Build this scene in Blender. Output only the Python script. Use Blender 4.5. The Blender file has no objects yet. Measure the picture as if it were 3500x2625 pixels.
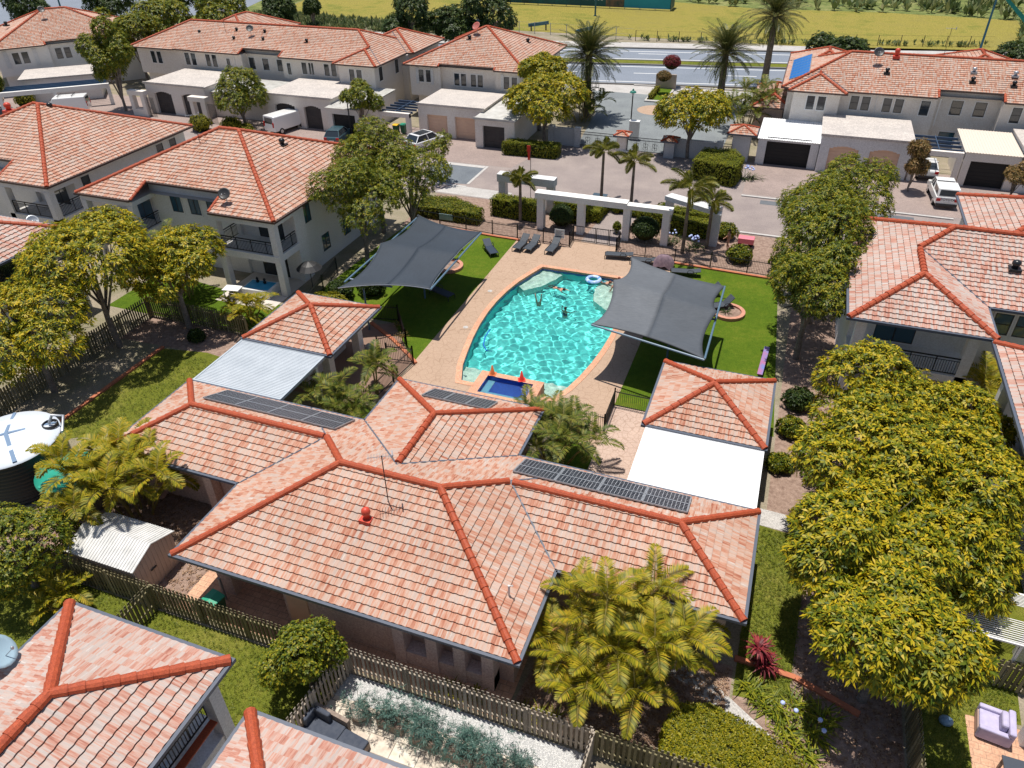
import bpy, bmesh, math, random
import numpy as np
from mathutils import Vector, Matrix
from mathutils.geometry import tessellate_polygon
sc = bpy.context.scene
COL = sc.collection
R = math.radians
rnd = random.Random(7)
rng = np.random.default_rng(7)
# ---------------------------------------------------------------- camera
# X runs along the pool complex, Y away from the camera, Z up, metres
PITCH, ROLL, AZ, FOC, CAMH = R(35.4), R(-0.91), R(-20.6), 1.454, 25.0
def cam_matrix():
    c, s = math.cos(PITCH), math.sin(PITCH)
    M = np.array([[1, 0, 0], [0, -s, -c], [0, c, -s]], float)
    cr, sr = math.cos(ROLL), math.sin(ROLL)
    M = np.array([[cr, -sr, 0], [sr, cr, 0], [0, 0, 1]]) @ M
    ca, sa = math.cos(AZ), math.sin(AZ)
    Q = np.array([[ca, sa, 0], [-sa, ca, 0], [0, 0, 1]])
    r, u, b = Q @ M[0], Q @ -M[1], Q @ -M[2]
    return Matrix(((r[0], u[0], b[0], 0), (r[1], u[1], b[1], 0), (r[2], u[2], b[2], CAMH), (0, 0, 0, 1)))
cd = bpy.data.cameras.new('camera'); cam = bpy.data.objects.new('camera', cd); COL.objects.link(cam)
cam.matrix_world = cam_matrix(); cd.sensor_width = 36; cd.lens = 18 * FOC; cd.clip_start = .5; cd.clip_end = 2000
sc.camera = cam
# ---------------------------------------------------------------- light
SUN = Vector((-.13, .11, 1)).normalized()
w = bpy.data.worlds.new('World'); sc.world = w; w.use_nodes = True
nt = w.node_tree; bg = nt.nodes['Background']
sky = nt.nodes.new('ShaderNodeTexSky'); sky.sky_type = 'NISHITA'; sky.sun_disc = False
sky.sun_elevation = math.asin(SUN.z); sky.sun_rotation = math.atan2(SUN.x, SUN.y) % (2 * math.pi)
nt.links.new(sky.outputs[0], bg.inputs[0]); bg.inputs[1].default_value = .085
ld = bpy.data.lights.new('sun', 'SUN'); ld.energy = 4.8; ld.angle = R(.5); ld.color = (1, .95, .87)
sun = bpy.data.objects.new('sun', ld); COL.objects.link(sun)
sun.rotation_euler = (-SUN).to_track_quat('-Z', 'Y').to_euler(); sun.location = (0, 40, 80)
sc.view_settings.view_transform = 'Standard'; sc.view_settings.look = 'None'
sc.view_settings.exposure = .15; sc.view_settings.gamma = 1
sc.render.engine = 'CYCLES'
sc.cycles.max_bounces = 7; sc.cycles.transparent_max_bounces = 8
# ---------------------------------------------------------------- materials
def nodes(name):
    m = bpy.data.materials.new(name); m.use_nodes = True
    t = m.node_tree; return m, t, t.nodes['Principled BSDF']
def ramp(t, fac, stops, const=False):
    r = t.nodes.new('ShaderNodeValToRGB'); e = r.color_ramp.elements
    if const: r.color_ramp.interpolation = 'CONSTANT'
    while len(e) < len(stops): e.new(.5)
    for q, (p, c) in zip(e, stops): q.position = p; q.color = (*c, 1)
    t.links.new(fac, r.inputs[0]); return r.outputs[0]
def noise(t, co, scale, detail=3, rough=.55):
    n = t.nodes.new('ShaderNodeTexNoise'); n.inputs['Scale'].default_value = scale
    n.inputs['Detail'].default_value = detail; n.inputs['Roughness'].default_value = rough
    if co is not None: t.links.new(co, n.inputs['Vector'])
    return n.outputs['Fac']
def coord(t, which='Object'): return t.nodes.new('ShaderNodeTexCoord').outputs[which]
def scaled(t, co, s):
    m = t.nodes.new('ShaderNodeMapping'); m.inputs['Scale'].default_value = s
    t.links.new(co, m.inputs['Vector']); return m.outputs[0]
def mixc(t, fac, a, b, mode='MIX'):
    m = t.nodes.new('ShaderNodeMix'); m.data_type = 'RGBA'; m.blend_type = mode
    for s, x in ((0, fac), (6, a), (7, b)):
        if isinstance(x, (int, float)): m.inputs[s].default_value = x
        elif isinstance(x, tuple): m.inputs[s].default_value = (*x, 1)
        else: t.links.new(x, m.inputs[s])
    return m.outputs[2]
def math_(t, op, a, b=None):
    m = t.nodes.new('ShaderNodeMath'); m.operation = op
    for i, x in enumerate((a, b)):
        if x is None: continue
        if isinstance(x, (int, float)): m.inputs[i].default_value = x
        else: t.links.new(x, m.inputs[i])
    return m.outputs[0]
def bump(t, bs, h, strength=.3, dist=.02):
    b = t.nodes.new('ShaderNodeBump'); b.inputs['Strength'].default_value = strength; b.inputs['Distance'].default_value = dist
    t.links.new(h, b.inputs['Height']); t.links.new(b.outputs[0], bs.inputs['Normal'])
def M(name, c, c2=None, scale=3., rough=.75, bmp=0, metal=0, spec=.4, lo=.35, hi=.65, fine=0):
    """plain surface: two colours mixed by noise, optional fine speckle and bump"""
    m, t, b = nodes(name); b.inputs['Roughness'].default_value = rough; b.inputs['Metallic'].default_value = metal
    b.inputs['Specular IOR Level'].default_value = spec
    b.inputs['Base Color'].default_value = (*c, 1)
    if c2:
        co = coord(t); n = noise(t, co, scale, 5, .6)
        col = ramp(t, n, [(lo, c), (hi, c2)])
        if fine:
            n2 = noise(t, co, fine, 2, .7)
            col = mixc(t, .55, col, ramp(t, n2, [(.3, (.25, .25, .25)), (.7, (.78, .78, .78))]), 'OVERLAY')
        t.links.new(col, b.inputs['Base Color'])
        if bmp: bump(t, b, noise(t, co, max(fine, scale * 6), 3), bmp, .03)
    return m
def tile_mat(name, cols, wave=False):
    m, t, b = nodes(name); b.inputs['Roughness'].default_value = .7; b.inputs['Specular IOR Level'].default_value = .3
    uv = coord(t, 'UV'); s = t.nodes.new('ShaderNodeSeparateXYZ'); t.links.new(uv, s.inputs[0])
    row = math_(t, 'FLOOR', s.outputs[1]); colm = math_(t, 'FLOOR', math_(t, 'ADD', math_(t, 'MULTIPLY', s.outputs[0], 2), math_(t, 'MULTIPLY', row, .37)))
    c = t.nodes.new('ShaderNodeCombineXYZ'); t.links.new(colm, c.inputs[0]); t.links.new(row, c.inputs[1])
    wn = t.nodes.new('ShaderNodeTexWhiteNoise'); wn.noise_dimensions = '2D'; t.links.new(c.outputs[0], wn.inputs['Vector'])
    st = noise(t, scaled(t, uv, (3.6, .30, 1)), 1., 4, .65)
    v = math_(t, 'ADD', math_(t, 'MULTIPLY', wn.outputs[0], .42), math_(t, 'MULTIPLY', math_(t, 'SUBTRACT', st, .5), 1.7))
    v = math_(t, 'ADD', v, .25)
    col = ramp(t, v, cols)
    big = noise(t, coord(t), .35, 4, .6)
    col = mixc(t, .5, col, ramp(t, big, [(.3, (.4, .39, .38)), (.7, (.6, .6, .6))]), 'OVERLAY')
    t.links.new(col, b.inputs['Base Color'])
    if wave:
        wv = math_(t, 'SINE', math_(t, 'MULTIPLY', s.outputs[0], 2 * math.pi)); bump(t, b, wv, .6, .03)
    return m
TC = [(.06, (.30, .095, .055)), (.26, (.42, .19, .12)), (.44, (.47, .28, .205)), (.60, (.48, .35, .285)), (.76, (.40, .315, .275)), (.93, (.56, .47, .41))]
TC2 = [(.06, (.31, .12, .085)), (.25, (.43, .205, .15)), (.42, (.46, .29, .235)), (.58, (.46, .37, .33)), (.76, (.40, .345, .32)), (.93, (.54, .475, .44))]
MT = tile_mat('roof_tile', TC); MTF = tile_mat('roof_tile_far', TC, True); MTP = tile_mat('roof_tile_pale', TC2)
MRIDGE = M('ridge_terracotta', (.40, .075, .026), (.32, .055, .02), 6, .65, .3, fine=25)
def wall_mat(name, c, c2):
    m = M(name, c, c2, .8, .85, .15, lo=.3, hi=.75, fine=14); return m
MWALL = wall_mat('cream_render', (.74, .69, .63), (.68, .62, .56))
MWALLB = wall_mat('white_render', (.78, .76, .73), (.71, .69, .66))
MPINK = wall_mat('pink_render', (.60, .44, .36), (.56, .40, .33))
MGREYW = wall_mat('pale_grey_render', (.66, .66, .66), (.58, .58, .58))
MWHITE = M('white_paint', (.78, .77, .75), (.72, .71, .69), 2, .6)
MGUT = M('slate_gutter', (.10, .115, .15), None, rough=.4)
MGUTB = M('brown_gutter', (.09, .055, .045), None, rough=.5)
MSOFF = M('soffit', (.55, .52, .48), None)
MGLASS = M('dark_glass', (.02, .028, .035), None, rough=.08, spec=.9)
MGLASSB = M('blue_glass', (.03, .09, .13), None, rough=.06, spec=1.)
MFRAME = M('dark_frame', (.03, .03, .032), None, rough=.45)
MBLACK = M('black_metal', (.014, .015, .018), None, rough=.45)
MSTEEL = M('galvanised', (.45, .47, .5), (.38, .4, .43), 3, .4, metal=.6)
MSKL = M('metal_roof_grey', (.50, .54, .58), (.44, .48, .52), 1.2, .45, spec=.5)
MSKR = M('metal_roof_white', (.86, .87, .88), (.82, .83, .84), 1.2, .4, spec=.5)
MFLAT = M('flat_roof', (.52, .47, .43), (.44, .40, .37), .7, .8, fine=9)
MCORR = M('corrugated_roof', (.56, .55, .52), (.42, .41, .38), 1.5, .6)
MDOORB = M('peach_door', (.72, .50, .36), (.66, .45, .33), 1.5, .6)
MDOORD = M('dark_door', (.045, .04, .042), (.06, .055, .055), 1.5, .6)
MBAYSHADE = M('painted_bay_shade', (.02, .019, .019), None)  # near-black fill painted in for the shade inside open carport bays
def paver(name, c1, c2, mort, bw, bh, msz=.008, rot=0, fine=10, off=.5):
    m, t, b = nodes(name); b.inputs['Roughness'].default_value = .85
    co = coord(t); mp = t.nodes.new('ShaderNodeMapping'); mp.inputs['Rotation'].default_value = (0, 0, rot); t.links.new(co, mp.inputs['Vector'])
    br = t.nodes.new('ShaderNodeTexBrick'); t.links.new(mp.outputs[0], br.inputs['Vector']); br.offset = off
    br.inputs['Color1'].default_value = (*c1, 1); br.inputs['Color2'].default_value = (*c2, 1); br.inputs['Mortar'].default_value = (*mort, 1)
    br.inputs['Scale'].default_value = 1; br.inputs['Mortar Size'].default_value = msz; br.inputs['Brick Width'].default_value = bw; br.inputs['Row Height'].default_value = bh
    n = noise(t, co, fine, 4, .65); n2 = noise(t, co, .35, 3, .6)
    col = mixc(t, .6, br.outputs[0], ramp(t, n, [(.3, (.3, .3, .3)), (.7, (.7, .7, .7))]), 'OVERLAY')
    col = mixc(t, .5, col, ramp(t, n2, [(.3, (.36, .36, .36)), (.7, (.6, .6, .6))]), 'OVERLAY')
    t.links.new(col, b.inputs['Base Color']); bump(t, b, br.outputs['Fac'], -.3, .01); return m
def stamped(name, c1, c2, sc_=2.3, joint=.016):
    m, t, b = nodes(name); b.inputs['Roughness'].default_value = .8
    co = coord(t); v = t.nodes.new('ShaderNodeTexVoronoi'); v.feature = 'DISTANCE_TO_EDGE'; v.inputs['Scale'].default_value = sc_; t.links.new(co, v.inputs['Vector'])
    j = ramp(t, v.outputs['Distance'], [(joint, (.80, .76, .73)), (joint * 2.2, (1, 1, 1))])
    n = noise(t, co, .6, 6, .65); nf = noise(t, co, 14, 3, .7)
    col = ramp(t, n, [(.3, c1), (.7, c2)])
    col = mixc(t, .4, col, ramp(t, nf, [(.3, (.35, .35, .35)), (.7, (.66, .66, .66))]), 'OVERLAY')
    col = mixc(t, 1., col, j, 'MULTIPLY'); t.links.new(col, b.inputs['Base Color']); return m
def grass_mat(name, a, b_, c, s1=.25, s2=3., s3=22, bs=.6):
    m, t, b = nodes(name); b.inputs['Roughness'].default_value = .9; b.inputs['Specular IOR Level'].default_value = .1
    co = coord(t); n1 = noise(t, co, s1, 5, .65); n2 = noise(t, co, s2, 4, .7); n3 = noise(t, co, s3, 3, .8)
    v = math_(t, 'ADD', math_(t, 'MULTIPLY', n1, .6), math_(t, 'MULTIPLY', n2, .4))
    col = ramp(t, v, [(.34, a), (.5, b_), (.66, c)])
    col = mixc(t, .85, col, ramp(t, n3, [(.32, (.2, .2, .2)), (.68, (.8, .8, .8))]), 'OVERLAY')
    t.links.new(col, b.inputs['Base Color']); bump(t, b, n3, bs, .08); return m
def leaf_mat(name, stops, rough=.5, trans=.22, nz=.4, spec=.28):
    m, t, b = nodes(name); b.inputs['Roughness'].default_value = rough; b.inputs['Specular IOR Level'].default_value = spec
    g = t.nodes.new('ShaderNodeNewGeometry'); n = noise(t, coord(t), .9, 2)
    v = math_(t, 'ADD', math_(t, 'MULTIPLY', g.outputs['Random Per Island'], 1 - nz), math_(t, 'MULTIPLY', n, nz))
    col = ramp(t, v, stops); t.links.new(col, b.inputs['Base Color'])
    tr = t.nodes.new('ShaderNodeBsdfTranslucent'); t.links.new(col, tr.inputs[0])
    mx = t.nodes.new('ShaderNodeMixShader'); mx.inputs[0].default_value = trans
    t.links.new(b.outputs[0], mx.inputs[1]); t.links.new(tr.outputs[0], mx.inputs[2])
    t.links.new(mx.outputs[0], t.nodes['Material Output'].inputs[0]); return m
def island_mat(name, stops, rough=.85):
    m, t, b = nodes(name); b.inputs['Roughness'].default_value = rough
    g = t.nodes.new('ShaderNodeNewGeometry'); n = noise(t, scaled(t, coord(t), (6, 6, 1)), 3, 4)
    v = math_(t, 'ADD', math_(t, 'MULTIPLY', g.outputs['Random Per Island'], .6), math_(t, 'MULTIPLY', n, .4))
    t.links.new(ramp(t, v, stops), b.inputs['Base Color']); return m
# ---------------------------------------------------------------- mesh builder
class MB:
    def __init__(s): s.v = []; s.f = []; s.uv = None; s.arr = []
    def quad(s, *p):
        i = len(s.v); s.v += [tuple(q) for q in p]; s.f.append(tuple(range(i, i + len(p)))); return s
    def box(s, x0, y0, z0, x1, y1, z1, skip=''):
        i = len(s.v)
        s.v += [(x0, y0, z0), (x1, y0, z0), (x1, y1, z0), (x0, y1, z0), (x0, y0, z1), (x1, y0, z1), (x1, y1, z1), (x0, y1, z1)]
        F = {'b': (0, 3, 2, 1), 't': (4, 5, 6, 7), 'f': (0, 1, 5, 4), 'r': (1, 2, 6, 5), 'k': (2, 3, 7, 6), 'l': (3, 0, 4, 7)}
        s.f += [tuple(i + a for a in q) for k, q in F.items() if k not in skip]; return s
    def bar(s, a, b, w, h=None, up=(0, 0, 1)):
        """box beam from a to b, w wide and h tall"""
        h = h or w; a = Vector(a); b = Vector(b); d = (b - a).normalized(); up = Vector(up)
        x = d.cross(up)
        if x.length < 1e-4: x = d.cross(Vector((1, 0, 0)))
        x.normalize(); z = x.cross(d); i = len(s.v)
        for p in (a, b):
            for sx, sz in ((-1, -1), (1, -1), (1, 1), (-1, 1)): s.v.append(tuple(p + x * sx * w / 2 + z * sz * h / 2))
        s.f += [tuple(i + k for k in q) for q in ((0, 1, 2, 3), (7, 6, 5, 4), (0, 4, 5, 1), (1, 5, 6, 2), (2, 6, 7, 3), (3, 7, 4, 0))]; return s
    def prism(s, poly, z0, z1):
        n = len(poly); i = len(s.v)
        s.v += [(*p, z0) for p in poly] + [(*p, z1) for p in poly]
        s.f.append(tuple(range(i + n - 1, i - 1, -1))); s.f.append(tuple(range(i + n, i + 2 * n)))
        s.f += [(i + k, i + (k + 1) % n, i + n + (k + 1) % n, i + n + k) for k in range(n)]; return s
    def extr(s, prof, x0, x1, axis='x'):
        """profile (a,z) extruded along an axis"""
        n = len(prof); i = len(s.v)
        for x in (x0, x1): s.v += [(x, a, z) if axis == 'x' else (a, x, z) for a, z in prof]
        s.f.append(tuple(range(i + n - 1, i - 1, -1))); s.f.append(tuple(range(i + n, i + 2 * n)))
        s.f += [(i + k, i + (k + 1) % n, i + n + (k + 1) % n, i + n + k) for k in range(n)]; return s
    def lathe(s, prof, x=0, y=0, n=16):
        i = len(s.v); m = len(prof)
        for k in range(n):
            a = 2 * math.pi * k / n
            s.v += [(x + r * math.cos(a), y + r * math.sin(a), z) for r, z in prof]
        for k in range(n):
            for j in range(m - 1):
                a, b = i + k * m + j, i + ((k + 1) % n) * m + j; s.f.append((a, b, b + 1, a + 1))
        return s
    def cyl(s, x, y, z0, z1, r, n=10, r2=None):
        r2 = r if r2 is None else r2
        return s.lathe([(0.001, z0), (r, z0), (r2, z1), (0.001, z1)], x, y, n)
    def tube(s, pts, r, n=6, caps=True):
        pts = [Vector(p) for p in pts]; rs = r if isinstance(r, (list, tuple)) else [r] * len(pts); i = len(s.v); ref = None
        for k, p in enumerate(pts):
            d = (pts[min(k + 1, len(pts) - 1)] - pts[max(k - 1, 0)]).normalized()
            x = d.cross(Vector((0, 0, 1)) if abs(d.z) < .95 else Vector((1, 0, 0))).normalized()
            if ref is not None and abs(d.z) > .6:
                x = (ref - d * ref.dot(d)).normalized()
            ref = x; y = d.cross(x)
            s.v += [tuple(p + (x * math.cos(2 * math.pi * j / n) + y * math.sin(2 * math.pi * j / n)) * rs[k]) for j in range(n)]
        for k in range(len(pts) - 1):
            for j in range(n):
                a = i + k * n + j; b = i + k * n + (j + 1) % n; s.f.append((a, b, b + n, a + n))
        if caps:
            s.f.append(tuple(i + j for j in range(n - 1, -1, -1))); l = i + (len(pts) - 1) * n; s.f.append(tuple(l + j for j in range(n)))
        return s
    def ell(s, c, r, nu=10, nv=7):
        i = len(s.v)
        for a in range(nv + 1):
            th = math.pi * a / nv
            for b in range(nu):
                ph = 2 * math.pi * b / nu
                s.v.append((c[0] + r[0] * math.sin(th) * math.cos(ph), c[1] + r[1] * math.sin(th) * math.sin(ph), c[2] + r[2] * math.cos(th)))
        for a in range(nv):
            for b in range(nu):
                p = i + a * nu + b; q = i + a * nu + (b + 1) % nu; s.f.append((p, p + nu, q + nu, q))
        return s
    def rot(s, ang, c=(0, 0), start=0):
        ca, sa = math.cos(ang), math.sin(ang)
        for k in range(start, len(s.v)):
            x, y, z = s.v[k]; x -= c[0]; y -= c[1]; s.v[k] = (c[0] + ca * x - sa * y, c[1] + sa * x + ca * y, z)
        return s
    def move(s, dx, dy, dz, start=0):
        for k in range(start, len(s.v)): x, y, z = s.v[k]; s.v[k] = (x + dx, y + dy, z + dz)
        return s
def root_loc(p):
    l = Vector((0, 0, 0))
    while p is not None: l += p.location; p = p.parent
    return l
def finish(me, name, mat, parent, smooth):
    o = bpy.data.objects.new(name, me); COL.objects.link(o)
    if mat: me.materials.append(mat)
    if parent is not None: o.parent = parent
    if smooth: me.polygons.foreach_set('use_smooth', [True] * len(me.polygons))
    return o
def obj(b, name, mat, parent=None, local=False, smooth=False, bevel=0):
    """link a builder as ONE mesh object; coordinates are world ones unless local"""
    me = bpy.data.meshes.new(name); v = b.v
    if parent is not None and not local:
        l = root_loc(parent); v = [(p[0] - l.x, p[1] - l.y, p[2] - l.z) for p in v]
    me.from_pydata(v, [], b.f)
    if b.uv:
        u = me.uv_layers.new(name='UVMap'); u.data.foreach_set('uv', np.array(b.uv, np.float32).ravel())
    o = finish(me, name, mat, parent, smooth)
    if bevel:
        md = o.modifiers.new('bevel', 'BEVEL'); md.width = bevel; md.segments = 2; md.limit_method = 'ANGLE'
    return o
def nobj(name, verts, quads, mat, parent=None, local=False, tris=False):
    """fast numpy mesh of quads (or tris)"""
    k = 3 if tris else 4
    v = np.asarray(verts, np.float32).reshape(-1, 3)
    if parent is not None and not local: v = v - np.array(root_loc(parent), np.float32)
    q = np.asarray(quads, np.int32).reshape(-1, k); n = len(q)
    me = bpy.data.meshes.new(name); me.vertices.add(len(v)); me.vertices.foreach_set('co', v.ravel())
    me.loops.add(n * k); me.loops.foreach_set('vertex_index', q.ravel()); me.polygons.add(n)
    me.polygons.foreach_set('loop_start', np.arange(0, n * k, k, dtype=np.int32)); me.polygons.foreach_set('loop_total', np.full(n, k, np.int32))
    me.update(calc_edges=True); return finish(me, name, mat, parent, False)
def tag(o, label, cat, group=None):
    o['label'] = label; o['category'] = cat
    if group: o['group'] = group
    return o
def thing(name, label, cat, loc=(0, 0, 0), rz=0, group=None):
    o = bpy.data.objects.new(name, None); COL.objects.link(o); o.empty_display_size = .2
    o.location = loc; o.rotation_euler = (0, 0, rz); return tag(o, label, cat, group)
def struct(o): o['kind'] = 'structure'; return o
def stuff(o): o['kind'] = 'stuff'; return o
def dup(root, loc, rz, label, group=None, scale=None):
    r = root.copy(); COL.objects.link(r); r.location = loc; r.rotation_euler = (0, 0, rz); r['label'] = label
    if scale: r.scale = (scale,) * 3 if isinstance(scale, (int, float)) else scale
    if group: r['group'] = group
    for ch in list(root.children):
        c = ch.copy(); COL.objects.link(c); c.parent = r
        for g in list(ch.children): k = g.copy(); COL.objects.link(k); k.parent = c
    return r
def sheet(name, poly, z, mat, holes=()):
    b = MB(); loops = [[Vector((x, y, 0)) for x, y in poly]] + [[Vector((x, y, 0)) for x, y in h] for h in holes]
    pts = [p for l in loops for p in l]; b.v = [(p.x, p.y, z) for p in pts]
    for t in tessellate_polygon(loops):
        a, c, d = (pts[i] for i in t)
        b.f.append(tuple(t) if (c - a).cross(d - a).z > 0 else tuple(t[::-1]))
    return struct(obj(b, name, mat))
def rect(x0, y0, x1, y1): return [(x0, y0), (x1, y0), (x1, y1), (x0, y1)]
def text_mesh(txt, size, depth=.004):
    cu = bpy.data.curves.new('text', 'FONT'); cu.body = txt; cu.size = size; cu.extrude = depth; cu.align_x = 'CENTER'; cu.align_y = 'CENTER'
    o = bpy.data.objects.new('text', cu); COL.objects.link(o)
    me = bpy.data.meshes.new_from_object(o.evaluated_get(bpy.context.evaluated_depsgraph_get()))
    bpy.data.objects.remove(o); return me
# ================================================================ SETTING: ground, lawns, roads, pool
MLAWN = grass_mat('lawn_grass', (.085, .11, .014), (.14, .155, .02), (.21, .195, .042))
MLAWNB = grass_mat('bright_lawn', (.055, .105, .008), (.085, .14, .010), (.14, .17, .018))
MFIELD = grass_mat('field_grass', (.22, .19, .055), (.26, .22, .05), (.13, .155, .028), .045, .4, 5, .5)
MSCRUB = grass_mat('scrub', (.07, .10, .03), (.16, .19, .06), (.30, .28, .12), .2, 1.2, 6, 1.)
MMULCH = M('mulch', (.34, .24, .19), (.20, .13, .10), 4, .9, .6, fine=30)
MSOIL = M('bare_ground', (.30, .25, .19), (.20, .18, .11), .5, .9, .4, fine=12)
MDECK = stamped('pool_deck_concrete', (.43, .30, .215), (.385, .265, .185))
MPATH2 = stamped('stamped_path', (.50, .37, .30), (.44, .32, .26), 3, .03)
MCOPE = paver('coping_brick', (.62, .33, .20), (.56, .28, .17), (.50, .33, .25), .23, .30, .010)
MROAD = M('aggregate_road', (.30, .25, .23), (.235, .195, .185), .35, .85, .3, fine=16)
MDRIVE = paver('driveway_paver', (.34, .26, .23), (.29, .22, .20), (.22, .18, .16), .22, .11, .01)
MSLAB = M('grey_asphalt', (.15, .17, .19), (.115, .13, .15), .5, .85, .2, fine=18)
MCONC = M('pale_concrete', (.46, .44, .42), (.38, .36, .34), .6, .85, .2, fine=14)
MHWY = M('highway_asphalt', (.20, .225, .27), (.165, .19, .23), .12, .85, .1, fine=9)
MLINE = M('line_paint', (.78, .78, .76), None)
MGRAVEL = M('white_gravel', (.80, .79, .76), (.40, .40, .40), 26, .8, .6, lo=.32, hi=.55, fine=40)
MSLABP = paver('patio_slab', (.66, .60, .51), (.58, .50, .41), (.24, .21, .18), .98, .64, .016, 0, 3)
MBRICKP = paver('terracotta_paver', (.62, .37, .24), (.54, .31, .20), (.36, .22, .15), .40, .26, .012)
MKERB = M('kerb', (.50, .48, .46), (.42, .40, .38), 2, .85)
MBRICK = M('red_edging', (.50, .17, .08), (.40, .13, .07), 3, .8)
POOL = [(-15.35, 47.75), (-15.75, 46.6), (-16.25, 45.0), (-16.55, 43.4), (-16.72, 41.8), (-16.75, 40.2), (-16.65, 38.5), (-16.45, 36.9), (-16.1, 35.0), (-15.85, 33.8), (-15.3, 32.3),
        (-14.1, 32.3), (-14.1, 33.0), (-10.55, 33.0), (-10.55, 32.35), (-9.75, 32.35), (-9.25, 33.55), (-8.9, 34.9), (-8.6, 36.5), (-8.4, 38.2), (-8.3, 39.9), (-8.35, 41.6), (-8.55, 43.4), (-8.9, 45.2), (-9.35, 46.8), (-9.6, 47.75)]
BIG = rect(-400, -60, 330, 420)
sheet('ground', BIG, 0, MSOIL, [POOL])
def grow(poly, d):
    n = len(poly); out = []
    for i in range(n):
        a, b, c = (Vector(poly[(i + k) % n]) for k in (-1, 0, 1))
        e1 = (b - a).normalized(); e2 = (c - b).normalized(); n1 = Vector((-e1.y, e1.x)); n2 = Vector((-e2.y, e2.x))
        m = (n1 + n2); m = m / max(.35, m.length_squared) * 2 * .5 if m.length > .1 else n1
        m = (n1 + n2).normalized(); m = m / max(.5, m.dot(n1)); out.append(tuple(b - m * d))
    return out
area = sum(POOL[i][0] * POOL[(i + 1) % len(POOL)][1] - POOL[(i + 1) % len(POOL)][0] * POOL[i][1] for i in range(len(POOL)))
COPE = grow(POOL, .36 if area > 0 else -.36)
sheet('pool_deck', [(-18.8, 29), (-6.3, 29), (-6.3, 51.6), (-10.9, 51.6), (-10.9, 53), (-14.6, 53), (-14.6, 51.6), (-18.8, 51.6)], .012, MDECK, [COPE])
b = MB(); n = len(POOL)          # coping: a raised brick lip round the basin
for i in range(n):
    a0, a1, c0, c1 = POOL[i], POOL[(i + 1) % n], COPE[i], COPE[(i + 1) % n]
    b.quad((*a0, .035), (*a1, .035), (*c1, .035), (*c0, .035)); b.quad((*c0, .035), (*c1, .035), (*c1, .0), (*c0, .0)); b.quad((*a1, .035), (*a0, .035), (*a0, -.12), (*a1, -.12))
struct(obj(b, 'pool_coping', MCOPE))
# basin: tiled walls, floor falling away, two shallow swim-outs and a step ledge
MBASIN = M('pool_plaster', (.10, .58, .56), (.14, .64, .60), .5, .7)
MBASINT = M('pool_tile_band', (.02, .07, .24), (.03, .10, .32), 8, .4)
MLEDGE = M('pool_ledge', (.60, .66, .58), (.52, .60, .52), 4, .7, fine=12)
DEP = -1.35
b = MB()
for i in range(n):
    a0, a1 = POOL[i], POOL[(i + 1) % n]; b.quad((*a1, -.4), (*a0, -.4), (*a0, DEP), (*a1, DEP))
struct(obj(b, 'pool_wall', MBASIN))
b = MB()
for i in range(n):
    a0, a1 = POOL[i], POOL[(i + 1) % n]; b.quad((*a1, -.12), (*a0, -.12), (*a0, -.4), (*a1, -.4))
struct(obj(b, 'pool_tile_band', MBASINT))
sheet('pool_floor', POOL, DEP, MBASIN)
b = MB()
b.prism([(-15.3, 32.34), (-14.1, 32.34), (-14.1, 33.6), (-15.75, 33.6)], DEP, -.32); b.prism([(-10.5, 32.4), (-9.78, 32.4), (-9.3, 33.6), (-10.5, 33.6)], DEP, -.32)
b.prism([(-15.75, 33.62), (-9.3, 33.62), (-9.0, 34.25), (-15.9, 34.25)], DEP, -.62)
b.prism([(-15.28, 47.7), (-13.8, 47.6), (-14.0, 46.7), (-14.8, 45.3), (-15.7, 44.4), (-16.2, 44.9), (-15.7, 46.6)], DEP, -.45)
b.prism([(-9.66, 47.6), (-10.6, 47.7), (-11.0, 46.2), (-10.6, 44.6), (-9.6, 43.6), (-8.65, 43.4), (-8.95, 45.2), (-9.4, 46.7)], DEP, -.45)
struct(obj(b, 'pool_ledge', MLEDGE))
# water: a real rippled surface that refracts the light on to the floor
def inside(px, py, poly):
    c = np.zeros(px.shape, bool); m = len(poly)
    for i in range(m):
        (x0, y0), (x1, y1) = poly[i], poly[(i + 1) % m]
        if y0 == y1: continue
        c ^= ((y0 > py) != (y1 > py)) & (px < (x1 - x0) * (py - y0) / (y1 - y0) + x0)
    return c
def ripples(x, y, seed=3, amp=1.):
    r = np.random.default_rng(seed); h = np.zeros_like(x)
    for k in range(30):
        a = r.uniform(0, 2 * math.pi); wl = r.uniform(.32, .9); am = .0098 * wl ** 1.3 * r.uniform(.5, 1.2); ph = r.uniform(0, 6.28)
        h += am * np.sin((x * math.cos(a) + y * math.sin(a)) * 2 * math.pi / wl + ph)
    return h * amp
WSTEP = .05
gx, gy = np.meshgrid(np.arange(-16.9, -8.1, WSTEP), np.arange(32.2, 47.9, WSTEP), indexing='ij')
gz = -.16 + ripples(gx, gy); nx, ny = gx.shape
idx = np.arange(nx * ny).reshape(nx, ny)
cxm, cym = (gx[:-1, :-1] + WSTEP / 2), (gy[:-1, :-1] + WSTEP / 2)
ok = inside(cxm, cym, grow(POOL, .05 if area > 0 else -.05))
q = np.stack([idx[:-1, :-1], idx[1:, :-1], idx[1:, 1:], idx[:-1, 1:]], -1)[ok]
def water_mat(name, tint, rough=.02):
    m, t, b = nodes(name); b.inputs['Base Color'].default_value = (*tint, 1); b.inputs['Roughness'].default_value = rough
    b.inputs['IOR'].default_value = 1.33; b.inputs['Transmission Weight'].default_value = 1; return m
MWATER = water_mat('pool_water', (.80, 1, .98))
water = nobj('pool_water', np.stack([gx, gy, gz], -1), q, MWATER)
water.data.polygons.foreach_set('use_smooth', [True] * len(water.data.polygons)); struct(water)
ld.cycles.is_caustics_light = True
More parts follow.
